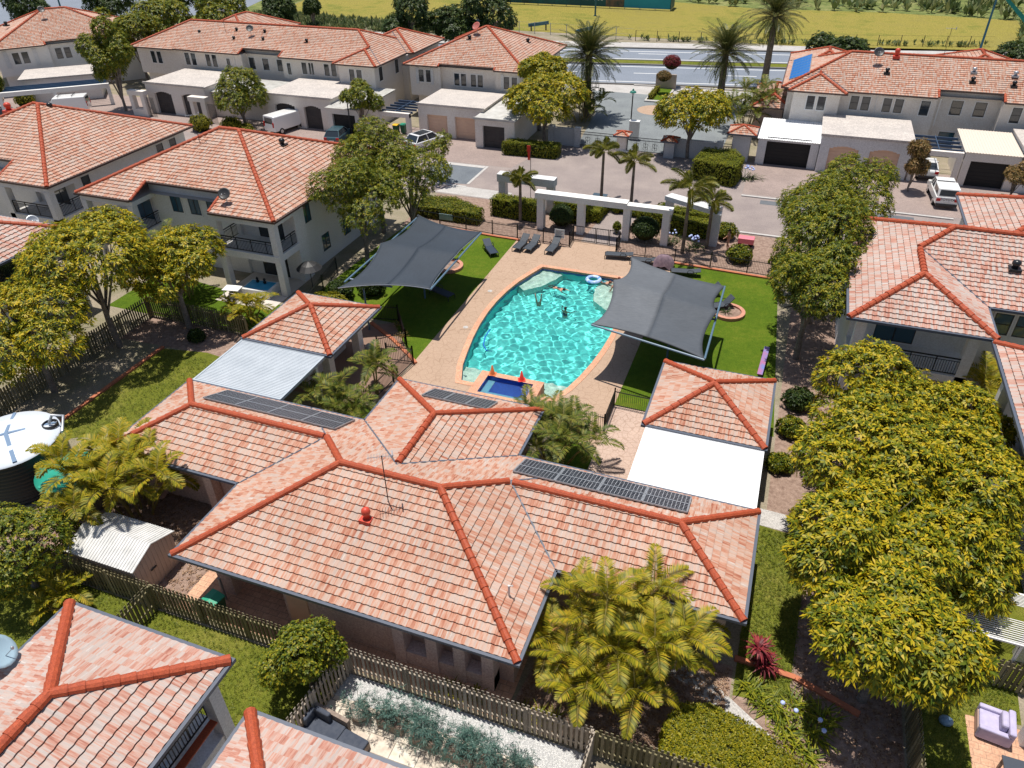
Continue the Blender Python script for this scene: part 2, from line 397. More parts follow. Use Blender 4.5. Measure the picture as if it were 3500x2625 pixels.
water.cycles.is_caustics_caster = True
for nm in ('pool_floor', 'pool_wall', 'pool_ledge', 'pool_tile_band'): bpy.data.objects[nm].cycles.is_caustics_receiver = True
# ---- lawns and beds
sheet('lawn', [(-29.3, 37), (-22.3, 36.9), (-19.0, 33.3), (-18.8, 33.2), (-18.8, 51.5), (-28.5, 52.2)], .008, MLAWNB)
sheet('lawn', [(-6.3, 32.9), (2.2, 32.9), (1.2, 51.3), (-6.3, 51.5)], .008, MLAWNB)
sheet('lawn', [(-34.4, 19.5), (-27.1, 24.5), (-27.1, 29.4), (-31.5, 29.9), (-34.4, 29.4)], .008, MLAWN)
sheet('lawn', [(-20.5, 24.2), (-16.4, 24.2), (-16.4, 28.3), (-20.5, 28.4)], .008, MLAWNB)
sheet('lawn', [(-8.4, 24.2), (-3.6, 24.2), (-3.6, 28.9), (-8.4, 29)], .008, MLAWNB)
sheet('lawn', [(1.9, 17.2), (3.8, 17.4), (4.2, 26.0), (1.9, 26.2)], .006, MLAWN)
sheet('lawn', [(-36, 2), (-11.8, 2), (-11.8, 13.2), (-36, 13.2)], .006, MLAWN)
sheet('lawn', [(7.8, 14), (9.7, 14), (9.7, 19.2), (11.5, 19.4), (11.6, 21), (7.9, 20.9)], .006, MLAWN)
sheet('lawn', [(9.2, 21.1), (14, 21.1), (14, 30), (9.2, 30)], .006, MLAWN)
sheet('lawn', [(-42, 32.6), (-30.2, 32.6), (-29.6, 36.4), (-42, 38)], .006, MLAWNB)
sheet('mulch_bed', [(1.9, 13.5), (7.6, 13.5), (7.7, 48), (2.3, 48), (2.3, 26.2), (4.2, 26), (3.8, 17.4), (1.9, 17.2)], .004, MMULCH)
sheet('mulch_bed', [(-5.6, 13.5), (1.8, 13.5), (1.8, 18.4), (-5.0, 18.4)], .005, MMULCH)
sheet('mulch_bed', [(-30.5, 13.5), (-20.0, 13.5), (-20.0, 24.0), (-30.5, 24.0)], .004, MMULCH)
sheet('mulch_bed', [(-38, 29.5), (-27.5, 29.9), (-27.5, 32.4), (-38, 32.4)], .005, MMULCH)
sheet('mulch_bed', [(-29, 51.5), (2.5, 51.3), (2.5, 59.5), (-29, 58.8)], .005, MMULCH)
sheet('path', [(-.6, 18.1), (.75, 17.75), (3.3, 16.1), (6.5, 13.6), (5.4, 13.55), (2.7, 15.5), (.3, 17.1), (-.9, 17.3)], .012, MCONC)
sheet('path', [(1.9, 26.2), (4.5, 26.1), (4.5, 27.2), (1.9, 27.3)], .012, MCONC)
sheet('path', [(-6.3, 24.6), (-3.7, 24.6), (-3.7, 32.8), (-6.3, 32.8)], .014, MPATH2)
sheet('path', [(-13.9, 53), (-10.9, 53), (-10.8, 61), (-13.4, 61)], .012, MROAD)
sheet('terrace', [(-20.0, 13.5), (-5.6, 13.5), (-5.6, 18.9), (-20.0, 18.9)], .010, MBRICKP)
sheet('terrace', [(-27, 28.2), (-20.8, 28.2), (-18.9, 29.2), (-18.9, 33.2), (-22.1, 36.9), (-27, 34.2)], .010, M('brown_tile', (.26, .16, .12), (.22, .14, .1), 1, .7))  # second terrace in a darker brown tile
sheet('patio', [(-12, 8.6), (-2.4, 8.6), (-2.4, 12.35), (-11.9, 12.35)], .010, MSLABP)
sheet('gravel', [(-12, 12.35), (-2.4, 12.35), (-2.4, 13.3), (-11.8, 13.3)], .012, MGRAVEL)
sheet('patio', [(9.7, 14), (14, 14), (14, 19.2), (9.7, 19.2)], .010, MBRICKP)
sheet('patio', [(-24, 5), (-18.9, 5), (-18.9, 11.0), (-24, 11.4)], .010, MBRICKP)
sheet('patio', [(-12.6, 6), (-11.2, 6), (-11.2, 8.4), (-12.6, 9.6)], .012, MBRICKP)
sheet('patio', [(-35.4, 35.7), (-30.8, 35.7), (-30.8, 41), (-35.4, 41)], .010, M('pale_tile', (.62, .56, .5), (.55, .5, .45), 2, .7))
# ---- internal road, drives, highway
sheet('road', [(-100, 58.9), (-22.4, 58.9), (-22.4, 58.6), (26, 58.2), (60, 57), (60, 67.0), (-3, 67.4), (-3, 76), (-23, 76), (-25, 67.2), (-100, 67.0)], .008, MROAD)
sheet('driveway', [(-100, 67.0), (-25, 67.2), (-23, 76), (-100, 78)], .010, MDRIVE)
sheet('driveway', [(-3, 67.4), (60, 67.0), (60, 78), (-3, 78)], .010, MDRIVE)
sheet('asphalt_bay', [(-33, 66.2), (-27.5, 66.8), (-27.3, 61.8), (-31.5, 61.3)], .016, MSLAB)
sheet('asphalt_bay', [(-29.5, 59.2), (-22.6, 59.0), (-22.6, 61.0), (-28.4, 61.2)], .015, MCONC)
b = MB()
b.box(-33, 66.25, 0, -27.5, 66.85, .03); b.box(-27.46, 61.8, 0, -27.2, 66.85, .03); b.box(-31.5, 61.0, 0, -27.2, 61.3, .03)
b.box(-3, 66.6, 0, 14, 66.85, .10); b.box(14.6, 66.4, 0, 40, 66.65, .10); b.box(-3.3, 58.5, 0, 30, 58.75, .1)
struct(obj(b, 'kerb', MKERB))
sheet('drain_grate', rect(-1.3, 65.3, 11, 66.2), .014, M('grate', (.13, .14, .155), (.10, .11, .12), 1, .7))
sheet('manhole', rect(-15.6, 62.6, -14.3, 63.4), .016, M('steel_lid', (.05, .08, .11), None, rough=.5))
sheet('forecourt', [(-20.8, 76), (-6.3, 76), (-6, 95), (-4, 98), (-25, 98), (-22, 88)], .012, M('forecourt_asphalt', (.21, .23, .235), (.165, .18, .19), .3, .85, fine=10))
sheet('verge', [(-200, 97), (120, 98), (120, 104.8), (-40, 102.4), (-200, 97.5)], .006, MCONC)
def band(name, y0, y1, z, mat, x0=-62, x1=150, k=.175, xc=-20):
    return sheet(name, [(x0, y0 + (x0 - xc) * k), (x1, y0 + (x1 - xc) * k), (x1, y1 + (x1 - xc) * k), (x0, y1 + (x0 - xc) * k)], z, mat)
band('highway', 102.7, 125.4, .010, MHWY)
b = MB()                          # kerbed grass median
def slant(b, y0, y1, x0, x1, z0, z1, k=.175, xc=-20):
    b.prism([(x0, y0 + (x0 - xc) * k), (x1, y0 + (x1 - xc) * k), (x1, y1 + (x1 - xc) * k), (x0, y1 + (x0 - xc) * k)], z0, z1)
slant(b, 113.9, 114.4, -62, 150, 0, .16); slant(b, 116.6, 117.0, -62, 150, 0, .16); slant(b, 125.2, 125.7, -62, 150, 0, .16); slant(b, 102.3, 102.7, -62, 150, 0, .14)
struct(obj(b, 'kerb', M('dark_kerb', (.16, .15, .14), None)))
band('median', 114.4, 116.6, .12, MLAWN)
b = MB()
for y in (104.0, 112.8, 117.9, 123.2): slant(b, y, y + .22, -62, 150, .012, .015)
for x in range(-60, 145, 12):
    slant(b, 108.9, 109.1, x + 2, x + 6.3, .012, .015); slant(b, 121.6, 121.8, x, x + 4.3, .012, .015)
struct(obj(b, 'road_marking', MLINE))
band('footpath', 125.7, 130.0, .02, MCONC)
band('verge', 130.0, 133, .014, MSOIL); 
sheet('field', [(-100, 133), (10, 133.5), (34, 139), (34, 166), (12, 168.5), (-10, 166.6), (-34, 172), (-60, 200), (-110, 190), (-104, 153)], .02, MFIELD)
sheet('scrub_ground', [(-260, 128), (-100, 122), (-104, 153), (-110, 190), (-60, 200), (-34, 172), (-10, 166.6), (12, 168.5), (34, 166), (34, 139), (150, 150), (250, 380), (-260, 380)], .022, MSCRUB)
sheet('highway', [(-260, 85), (-150, 105), (-126, 124), (-108, 134), (-128, 200), (-170, 200), (-260, 160)], .03, MHWY)
sheet('footpath', [(-127, 110), (-96, 119), (-69, 122.3), (-60, 124.3), (-70, 125.4), (-99, 122.5), (-122, 117)], .034, MCONC)
sheet('verge_grass', [(-175, 90), (-108, 92), (-96, 97), (-112, 103), (-130, 108), (-175, 103)], .036, MLAWN)
b = MB()
b.prism([(-20.5, 101.9), (-3, 103.6), (-3, 103.9), (-20.5, 102.2)], .01, .12); b.box(-17.6, 94.6, 0, -15.0, 103, .16)
struct(obj(b, 'traffic_island', MKERB))
sheet('island_grass', rect(-17.35, 95.2, -15.25, 102.7), .165, MLAWNB)
b = MB(); b.lathe([(.01, .018), (2.1, .018), (2.1, 0)], -15.6, 91.3, 28); struct(obj(b, 'paved_disc', MDECK))
# ================================================================ ROOFS
K = math.tan(R(22.5))
def planes(r, e):
    x0, y0, x1, y1 = r[:4]
    # (a, b, c) with h = a x + b y + c
    return [(0, K, e - K * y0), (-K, 0, e + K * x1), (0, -K, e + K * y1), (K, 0, e - K * x0)]
def hplane(p, x, y): return p[0] * x + p[1] * y + p[2]
def hroof(P, x, y): return min(hplane(p, x, y) for p in P)
def half(poly, a, b, c):
    out = []; n = len(poly)
    for i in range(n):
        p, q = poly[i], poly[(i + 1) % n]; dp = a * p[0] + b * p[1] + c; dq = a * q[0] + b * q[1] + c
        if dp >= 0: out.append(p)
        if (dp >= 0) != (dq >= 0):
            t = dp / (dp - dq); out.append((p[0] + t * (q[0] - p[0]), p[1] + t * (q[1] - p[1])))
    return out
def parea(p): return .5 * abs(sum(p[i][0] * p[(i + 1) % len(p)][1] - p[(i + 1) % len(p)][0] * p[i][1] for i in range(len(p))))
def subtract(polys, cons):
    res = []
    for poly in polys:
        cur = poly
        for a, b, c in cons:
            o = half(cur, -a, -b, -c)
            if len(o) > 2 and parea(o) > 1e-3: res.append(o)
            cur = half(cur, a, b, c)
            if len(cur) < 3 or parea(cur) < 1e-3: cur = []; break
    return res
PROF = (0, .026, .03, .008)
def wave(t, seg):
    u = t / .3; u -= math.floor(u)
    if seg < 4: return 0
    f = u * 4; i = int(f) % 4; f -= int(f); return PROF[i] * (1 - f) + PROF[(i + 1) % 4] * f
def tiles(b, piece, pl, e, seg, lift, tx, ty, sx, sy, s0, t0):
    """piece: plan polygon of one slope; s runs up the slope from the eave, t along it"""
    g = .295; ST = [((x * tx + y * ty) - t0, (x * sx + y * sy) - s0) for x, y in piece]
    smin, smax = min(p[1] for p in ST), max(p[1] for p in ST)
    for k in range(int(math.floor(smin / g)), int(math.ceil(smax / g))):
        st = half(half(ST, 0, 1, -k * g), 0, -1, (k + 1) * g)
        if len(st) < 3: continue
        if seg < 4: cells = [st]
        else:
            step = .3 / seg; a0, a1 = min(p[0] for p in st), max(p[0] for p in st); cells = []
            for j in range(int(math.floor(a0 / step)), int(math.ceil(a1 / step))):
                c = half(half(st, 1, 0, -j * step), -1, 0, (j + 1) * step)
                if len(c) > 2: cells.append(c)
        for c in cells:
            i = len(b.v)
            for t, s in c:
                x = (t + t0) * tx + (s + s0) * sx; y = (t + t0) * ty + (s + s0) * sy
                b.v.append((x, y, e + K * s + wave(t, seg) + lift * (1 - (s / g - k)))); b.uv.append((t / .3, min(max(s / g, k + .01), k + .99)))
            b.f.append(tuple(range(i, i + len(c))))
            for m in range(len(c)):
                (ta, sa), (tb, sb) = c[m], c[(m + 1) % len(c)]
                if abs(sa - k * g) < 1e-6 and abs(sb - k * g) < 1e-6 and abs(ta - tb) > 1e-4:
                    A, B_ = b.v[i + m], b.v[i + (m + 1) % len(c)]; j = len(b.v)
                    dx, dy = sx * .02, sy * .02
                    b.v += [A, (A[0] + dx, A[1] + dy, A[2] - lift - .012), (B_[0] + dx, B_[1] + dy, B_[2] - lift - .012), B_]
                    b.uv += [(ta / .3, k + .02)] * 2 + [(tb / .3, k + .02)] * 2; b.f.append((j, j + 1, j + 2, j + 3))
def capline(b, A, B_, r=.15, seg=.41):
    A = Vector(A); B_ = Vector(B_); L = (B_ - A).length; n = max(1, round(L / seg)); d = (B_ - A) / n; u = d.normalized()
    x = u.cross(Vector((0, 0, 1))).normalized(); z = x.cross(u)
    angs = [math.pi * k / 5 for k in range(6)]
    for k in range(n):
        p0 = A + d * k - d * .04; p1 = A + d * (k + 1) + d * .04; i = len(b.v); jr = rnd.uniform(-.006, .006)
        for p, rr in ((p0, r * 1.1), (p1, r * .9)):
            b.v += [tuple(p + x * math.cos(a) * (rr + jr) + z * (math.sin(a) * (rr + jr) - .015)) for a in angs]
        b.f += [(i + j, i + j + 1, i + 7 + j, i + 6 + j) for j in range(5)]; b.f.append(tuple(i + j for j in range(5, -1, -1))); b.f.append(tuple(i + 6 + j for j in range(6)))
def roof(parent, rects, e, seg=4, lift=.05, cuts=(), mat=None, gut=None, gw=.12, soffit=True, capr=.15, valley=True):
    """hip roofs over every rectangle merged into one tiled surface, with ridge caps, gutters and valleys"""
    es = [r[4] if len(r) > 4 else e for r in rects]; PL = [planes(r, ee) for r, ee in zip(rects, es)]
    cutc = [[(1, 0, -c[0]), (-1, 0, c[2]), (0, 1, -c[1]), (0, -1, c[3])] for c in cuts]
    b = MB(); b.uv = []; vl = []
    def env(i, x, y):
        m = -9
        for j, r in enumerate(rects):
            if j != i and r[0] - 1e-6 <= x <= r[2] + 1e-6 and r[1] - 1e-6 <= y <= r[3] + 1e-6: m = max(m, hroof(PL[j], x, y))
        return m
    def incut(x, y): return any(c[0] < x < c[2] and c[1] < y < c[3] for c in cuts)
    for i, r in enumerate(rects):
        x0, y0, x1, y1 = r[:4]; w_ = min(x1 - x0, y1 - y0) / 2
        if x1 - x0 >= y1 - y0: ra, rb = (x0 + w_, (y0 + y1) / 2), (x1 - w_, (y0 + y1) / 2)
        else: ra, rb = ((x0 + x1) / 2, y0 + w_), ((x0 + x1) / 2, y1 - w_)
        c = [(x0, y0), (x1, y0), (x1, y1), (x0, y1)]
        wide = x1 - x0 >= y1 - y0
        F = [[c[0], c[1], rb, ra] if wide else [c[0], c[1], ra], [c[1], c[2], rb] if wide else [c[1], c[2], rb, ra],
             [c[2], c[3], ra, rb] if wide else [c[2], c[3], rb], [c[3], c[0], ra] if wide else [c[3], c[0], ra, rb]]
        fr = [(1, 0, 0, 1, y0, x0), (0, 1, -1, 0, -x1, y0), (-1, 0, 0, -1, -y1, -x1), (0, -1, 1, 0, x0, -y1)]
        for fi, poly in enumerate(F):
            pcs = [poly]; pi = PL[i][fi]
            for j in range(len(rects)):
                if j == i: continue
                ep = 1e-5 if j < i else -1e-5
                rj = rects[j]
                cons = [(1, 0, -rj[0] + abs(ep)), (-1, 0, rj[2] + abs(ep)), (0, 1, -rj[1] + abs(ep)), (0, -1, rj[3] + abs(ep))] + [(p[0] - pi[0], p[1] - pi[1], p[2] - pi[2] + ep) for p in PL[j]]
                pcs = subtract(pcs, cons)
            for cc in cutc: pcs = subtract(pcs, cc)
            for p in pcs:
                tiles(b, p, pi, es[i], seg, lift, *fr[fi])
                for k in range(len(p)):
                    A, B_ = p[k], p[(k + 1) % len(p)]; mx, my = (A[0] + B_[0]) / 2, (A[1] + B_[1]) / 2
                    L = math.hypot(B_[0] - A[0], B_[1] - A[1])
                    if L < .3: continue
                    h = hplane(pi, mx, my); h2 = env(i, mx, my)
                    if abs(h - h2) < 2e-3 and h > es[i] + .05:
                        nx_, ny_ = (B_[1] - A[1]) / L, -(B_[0] - A[0]) / L; d = .1
                        o1 = env(i, mx + nx_ * d, my + ny_ * d); o0 = hplane(pi, mx + nx_ * d, my + ny_ * d)
                        if o1 > o0 + 1e-3 and not incut(mx, my): vl.append(((*A, hplane(pi, *A)), (*B_, hplane(pi, *B_))))
    ro = obj(b, 'roof', mat or MT, parent)
    if valley and vl:
        b = MB()
        for A, B_ in vl: b.bar((A[0], A[1], A[2] + .05), (B_[0], B_[1], B_[2] + .05), .07, .05)
        obj(b, 'valley_gutter', MGUT, ro)
    # ridge and hip caps where they stay on the outside of the merged surface
    b = MB()
    for i, r in enumerate(rects):
        x0, y0, x1, y1 = r[:4]; w_ = min(x1 - x0, y1 - y0) / 2
        if x1 - x0 >= y1 - y0: ra, rb = (x0 + w_, (y0 + y1) / 2), (x1 - w_, (y0 + y1) / 2); S = [((x0, y0), ra), ((x0, y1), ra), ((x1, y0), rb), ((x1, y1), rb), (ra, rb)]
        else: ra, rb = ((x0 + x1) / 2, y0 + w_), ((x0 + x1) / 2, y1 - w_); S = [((x0, y0), ra), ((x1, y0), ra), ((x0, y1), rb), ((x1, y1), rb), (ra, rb)]
        for A, B_ in S:
            L = math.hypot(B_[0] - A[0], B_[1] - A[1])
            if L < .15: continue
            N = max(8, int(L / .1)); run = None; pts = []
            for k in range(N + 1):
                t = k / N; x, y = A[0] + (B_[0] - A[0]) * t, A[1] + (B_[1] - A[1]) * t
                vis = env(i, x, y) <= hroof(PL[i], x, y) - .03 and not incut(x, y)
                if vis: run = run or [t, t]; run[1] = t
                if run and (not vis or k == N): pts.append(run); run = None
            for a, c in pts:
                if (c - a) * L < .35: continue
                p = [(A[0] + (B_[0] - A[0]) * t, A[1] + (B_[1] - A[1]) * t) for t in (a, c)]
                capline(b, (*p[0], hroof(PL[i], *p[0]) + .045), (*p[1], hroof(PL[i], *p[1]) + .045), capr)
    # verge caps along the sides of a set-back eave
    for c in cuts:
        for x in (c[0], c[2]):
            def H(y): return max([hroof(PL[i], x, y) for i, r in enumerate(rects) if r[0] - .01 <= x <= r[2] + .01 and r[1] - .01 <= y <= r[3] + .01] + [-9])
            ya = max(c[1], min(r[1] for r in rects if r[0] - .01 <= x <= r[2] + .01)); yb = c[3]
            if yb - ya > .3 and any(r[0] < x < r[2] for r in rects): capline(b, (x, ya + .05, H(ya + .05) + .03), (x, yb, H(yb) + .03), .11)
    obj(b, 'ridge_cap', MRIDGE, ro)
    # gutters
    b = MB()
    def gut_run(A, B_, nx_, ny_, i):
        L = math.hypot(B_[0] - A[0], B_[1] - A[1]); N = max(4, int(L / .1)); run = None
        for k in range(N + 1):
            t = k / N; x, y = A[0] + (B_[0] - A[0]) * t, A[1] + (B_[1] - A[1]) * t
            hid = incut(x - nx_ * .02, y - ny_ * .02)
            for j, r in enumerate(rects):
                if j == i: continue
                if r[0] - .005 < x + nx_ * .02 < r[2] + .005 and r[1] - .005 < y + ny_ * .02 < r[3] + .005: hid = True
                elif j < i and r[0] - .005 < x < r[2] + .005 and r[1] - .005 < y < r[3] + .005: hid = True
            if not hid: run = run or [t, t]; run[1] = t
            if run and (hid or k == N):
                if (run[1] - run[0]) * L > .15:
                    p = [(A[0] + (B_[0] - A[0]) * q + nx_ * gw / 2, A[1] + (B_[1] - A[1]) * q + ny_ * gw / 2, es[i] - .03) for q in run]
                    b.bar(p[0], p[1], gw, .13)
                run = None
    for i, r in enumerate(rects):
        x0, y0, x1, y1 = r[:4]
        gut_run((x0, y0), (x1, y0), 0, -1, i); gut_run((x1, y0 - gw), (x1, y1 + gw), 1, 0, i); gut_run((x1, y1), (x0, y1), 0, 1, i); gut_run((x0, y1 + gw), (x0, y0 - gw), -1, 0, i)
    for c in cuts:                # set-back eave line
        x0, x1, y = c[0], c[2], c[3]; ym = y
        h = max([hroof(PL[i], (x0 + x1) / 2, ym) for i, r in enumerate(rects) if r[0] <= (x0 + x1) / 2 <= r[2] and r[1] <= ym <= r[3]] + [e])
        b.bar((x0, y - .06, h - .05), (x1, y - .06, h - .05), gw, .14)
    obj(b, 'gutter', gut or MGUT, parent)
    if soffit:
        b = MB()
        for i, r in enumerate(rects):
            z = es[i] - .10 - .004 * i; pcs = [[(r[0], r[1]), (r[2], r[1]), (r[2], r[3]), (r[0], r[3])]]
            for cc in cutc: pcs = subtract(pcs, cc)
            for p in pcs: b.quad(*[(x, y, z) for x, y in p])
        obj(b, 'soffit', MSOFF, parent)
    return ro
# ---- windows
WCACHE = {}
def window(parent, face, pos, a0, a1, z0, z1, pane=None, trans=True, trim=True):
    """sash window on a wall face; parts: window (surround and sash) > pane"""
    w_, h = a1 - a0, z1 - z0; f = MB(); t = .05
    if trim:
        s = .09
        f.box(-w_ / 2 - s, -.035, -s, w_ / 2 + s, 0, 0); f.box(-w_ / 2 - s, -.035, h, w_ / 2 + s, 0, h + s); f.box(-w_ / 2 - s, -.035, 0, -w_ / 2, 0, h); f.box(w_ / 2, -.035, 0, w_ / 2 + s, 0, h)
    d = MB()
    d.box(-w_ / 2, -.025, 0, w_ / 2, .0, t); d.box(-w_ / 2, -.025, h - t, w_ / 2, 0, h); d.box(-w_ / 2, -.025, t, -w_ / 2 + t, 0, h - t); d.box(w_ / 2 - t, -.025, t, w_ / 2, 0, h - t)
    if trans == 'slide': d.box(-.03, -.024, t, .03, 0, h - t)
    elif trans: d.box(-w_ / 2 + t, -.024, h * .48, w_ / 2 - t, 0, h * .48 + .045)
    g = MB(); g.quad((-w_ / 2 + t, -.008, t), (w_ / 2 - t, -.008, t), (w_ / 2 - t, -.008, h - t), (-w_ / 2 + t, -.008, h - t))
    ang, org = {'f': (0, ((a0 + a1) / 2, pos, z0)), 'r': (math.pi / 2, (pos, (a0 + a1) / 2, z0)), 'l': (-math.pi / 2, (pos, (a0 + a1) / 2, z0)), 'k': (math.pi, ((a0 + a1) / 2, pos, z0))}[face]
    for q in (f, d, g): q.rot(ang); q.move(*org)
    loc = parent.get('_local', 0)
    fo = obj(d, 'window', MFRAME, parent, local=bool(loc))
    if trim: obj(f, 'surround', MWHITE, fo, local=bool(loc))
    obj(g, 'pane', pane or MGLASS, fo, local=bool(loc)); return fo
def pair(parent, face, pos, u, z0=3.75, z1=5.1, w_=.66, gap=.30, **k):
    for d in (-1, 1): window(parent, face, pos, u + d * (gap + w_) / 2 - w_ / 2, u + d * (gap + w_) / 2 + w_ / 2, z0, z1, **k)
def downpipe(parent, x, y, z0, z1): obj(MB().tube([(x, y, z0), (x, y, z1)], .045, 6), 'downpipe', MWHITE, parent)
# ---- things that stand on roofs
def whirly(x, y, z, label, mat, grp='roof vents on the houses'):
    t = thing('roof_vent', label, 'roof vent', (x, y, z), 0, grp)
    b = MB().lathe([(.02, -.15), (.16, -.15), (.15, .12), (.2, .16), (.23, .25), (.2, .36), (.1, .42), (.01, .43)], 0, 0, 14)
    obj(b, 'turbine_head', mat, t, local=True, smooth=True)
    f = MB().box(-.3, -.3, -.17, .3, .3, -.02); obj(f, 'flashing', mat, t, local=True)
    return t
def dish(x, y, z, label, mat, rz=0, r=.42, h=.9):
    t = thing('satellite_dish', label, 'satellite dish', (x, y, z), rz, 'satellite dishes on the roofs')
    n = 18; b = MB(); i0 = len(b.v)
    for k in range(6):
        rr = r * k / 5
        for j in range(n): a = 2 * math.pi * j / n; b.v.append((rr * math.cos(a), rr * math.sin(a), .22 * (rr / r) ** 2 * r))
    for k in range(5):
        for j in range(n): a = k * n + j; c = k * n + (j + 1) % n; b.f.append((a, c, c + n, a + n))
    tilt = Matrix.Rotation(R(48), 3, 'X'); b.v = [tuple(tilt @ Vector(p) + Vector((0, -.12, h))) for p in b.v]
    o = obj(b, 'reflector', mat, t, local=True, smooth=True); md = o.modifiers.new('s', 'SOLIDIFY'); md.thickness = .02
    obj(MB().tube([(0, 0, -.2), (0, 0, h - .15), (0, -.08, h)], .025, 6), 'mast', MSTEEL, t, local=True)
    obj(MB().tube([(0, -.2, h - .28), (0, -.62, h + .12)], .014, 5).ell((0, -.62, h + .14), (.05, .05, .07), 8, 5), 'feed_arm', MSTEEL, t, local=True)
    return t
def aerial(x, y, z, label, h=2.2, rz=0):
    t = thing('roof_aerial', label, 'aerial', (x, y, z), rz, 'aerials on the roofs')
    obj(MB().tube([(0, 0, -.2), (0, 0, h)], .022, 6).bar((0, 0, .05), (.25, .2, -.15), .03).bar((0, 0, .05), (-.25, .15, -.1), .03), 'mast', MBLACK, t, local=True)
    b = MB().tube([(-.55, 0, h - .05), (.45, 0, h - .05)], .012, 5)
    for k in range(9): q = -.5 + k * .11; b.tube([(q, -.22 + k * .008, h - .05), (q, .22 - k * .008, h - .05)], .008, 4)
    b.box(.38, -.14, h - .16, .42, .14, h + .08); obj(b, 'antenna_elements', MSTEEL, t, local=True); return t
# ---- solar panels
def solar_mat(name, cell, line, nx_, ny_):
    m, t, bs = nodes(name); bs.inputs['Roughness'].default_value = .35; bs.inputs['Specular IOR Level'].default_value = .35
    uv = coord(t, 'UV'); s = t.nodes.new('ShaderNodeSeparateXYZ'); t.links.new(uv, s.inputs[0]); d = []
    for k in (0, 1):
        f = math_(t, 'FRACT', s.outputs[k]); d.append(math_(t, 'ABSOLUTE', math_(t, 'SUBTRACT', f, .5)))
    edge = math_(t, 'MAXIMUM', d[0], d[1]); corner = math_(t, 'ADD', d[0], d[1])
    k = math_(t, 'MAXIMUM', math_(t, 'GREATER_THAN', edge, .478), math_(t, 'GREATER_THAN', corner, .86))
    t.links.new(mixc(t, k, cell, line), bs.inputs['Base Color']); return m
MCELL = solar_mat('solar_cell', (.008, .011, .02), (.62, .64, .68), 6, 10)
MCELLB = solar_mat('blue_solar_cell', (.01, .13, .42), (.05, .22, .5), 6, 10)
def solar(name_lab, origin, du, dv, nu, nv, group, mat=None):
    """one framed panel; du, dv edge vectors, nu x nv cells"""
    o = Vector(origin); du = Vector(du); dv = Vector(dv); nrm = du.cross(dv).normalized()
    t = thing('solar_panel', name_lab, 'solar panel', tuple(o), 0, group); up = nrm * .035
    b = MB()
    for a, c in ((o, o + du), (o + du, o + du + dv), (o + du + dv, o + dv), (o + dv, o)): b.bar(a + up * .4, c + up * .4, .05, .06, nrm)
    obj(b, 'panel_frame', MSTEEL, t)
    m = .03; a = o + du.normalized() * m + dv.normalized() * m; U_ = du * (1 - 2 * m / du.length); V_ = dv * (1 - 2 * m / dv.length)
    b = MB(); b.quad(a + up, a + U_ + up, a + U_ + V_ + up, a + V_ + up); b.uv = [(0, 0), (nu, 0), (nu, nv), (0, nv)]
    obj(b, 'cell_sheet', mat or MCELL, t); return t
# ================================================================ POOL COMPLEX
E0 = 2.8
hall = thing('pool_house', 'low clubhouse with a big winged tile roof in the middle of the picture', 'building', (-12, 19, 0))
MAINR = [(-19.64, 14.06, -5.25, 24.0), (-27.0, 18.33, -10, 23.99), (-12, 18.31, 1.72, 23.98), (-16.63, 14.6, -8.82, 27.68)]
roof(hall, MAINR, E0, 4, .055, mat=MT, gut=MGUT)
b = MB()
def wbox(b, x0, y0, x1, y1, z1, z0=0): b.box(x0, y0, z0, x1, y1, z1)
wbox(b, -10.35, 15.0, -5.75, 23.4, 2.68); b2 = MB()
wbox(b, -15.2, 14.62, -10.32, 23.38, 2.682); wbox(b, -19.0, 16.6, -15.1, 23.36, 2.684)
wbox(b, -26.4, 18.95, -18.9, 23.34, 2.686); wbox(b, -5.9, 18.93, 1.2, 23.3, 2.688); wbox(b, -16.05, 23.2, -9.4, 27.1, 2.69)
obj(b, 'wall', MPINK, hall)
b = MB().box(-15.05, 14.58, .1, -14.1, 14.64, 2.35); obj(b, 'door', M('apricot_door', (.72, .47, .30), (.66, .42, .27), 2, .6), hall)
b = MB()
for x in (-10.3, -8.95, -7.85, -6.75): b.box(x, 14.4, 0, x + .45, 15.0, 2.66)
b.box(-10.3, 14.45, 0, -6.3, 14.98, .72); obj(b, 'window_bay', wall_mat('mauve_render', (.60, .46, .41), (.56, .43, .38)), hall)
for k, x in enumerate((-9.85, -8.5, -7.4)):
    obj(MB().quad((x, 14.98, .74), (x + .9 if k == 0 else x + .65, 14.98, .74), (x + .9 if k == 0 else x + .65, 14.98, 2.6), (x, 14.98, 2.6)), 'pane', M('brown_blind', (.42, .30, .25), None), hall)  # bay panes carry one flat brown blind colour
b = MB().box(-18.7, 14.9, 0, -18.0, 15.3, 2.66).box(-17.9, 16.5, 0, -15.2, 16.62, 1.0); obj(b, 'column', MPINK, hall)
for x in (-25.4, -21.9): obj(MB().box(x, 18.45, 0, x + .45, 18.9, 2.67), 'column', MPINK, hall)
b = MB().box(-19.0, 16.54, .9, -15.3, 16.6, 2.4); obj(b, 'servery_hatch', M('servery', (.36, .25, .23), None), hall)
obj(MB().box(.2, 18.85, 1.7, .8, 18.93, 2.2), 'window', MGLASS, hall)
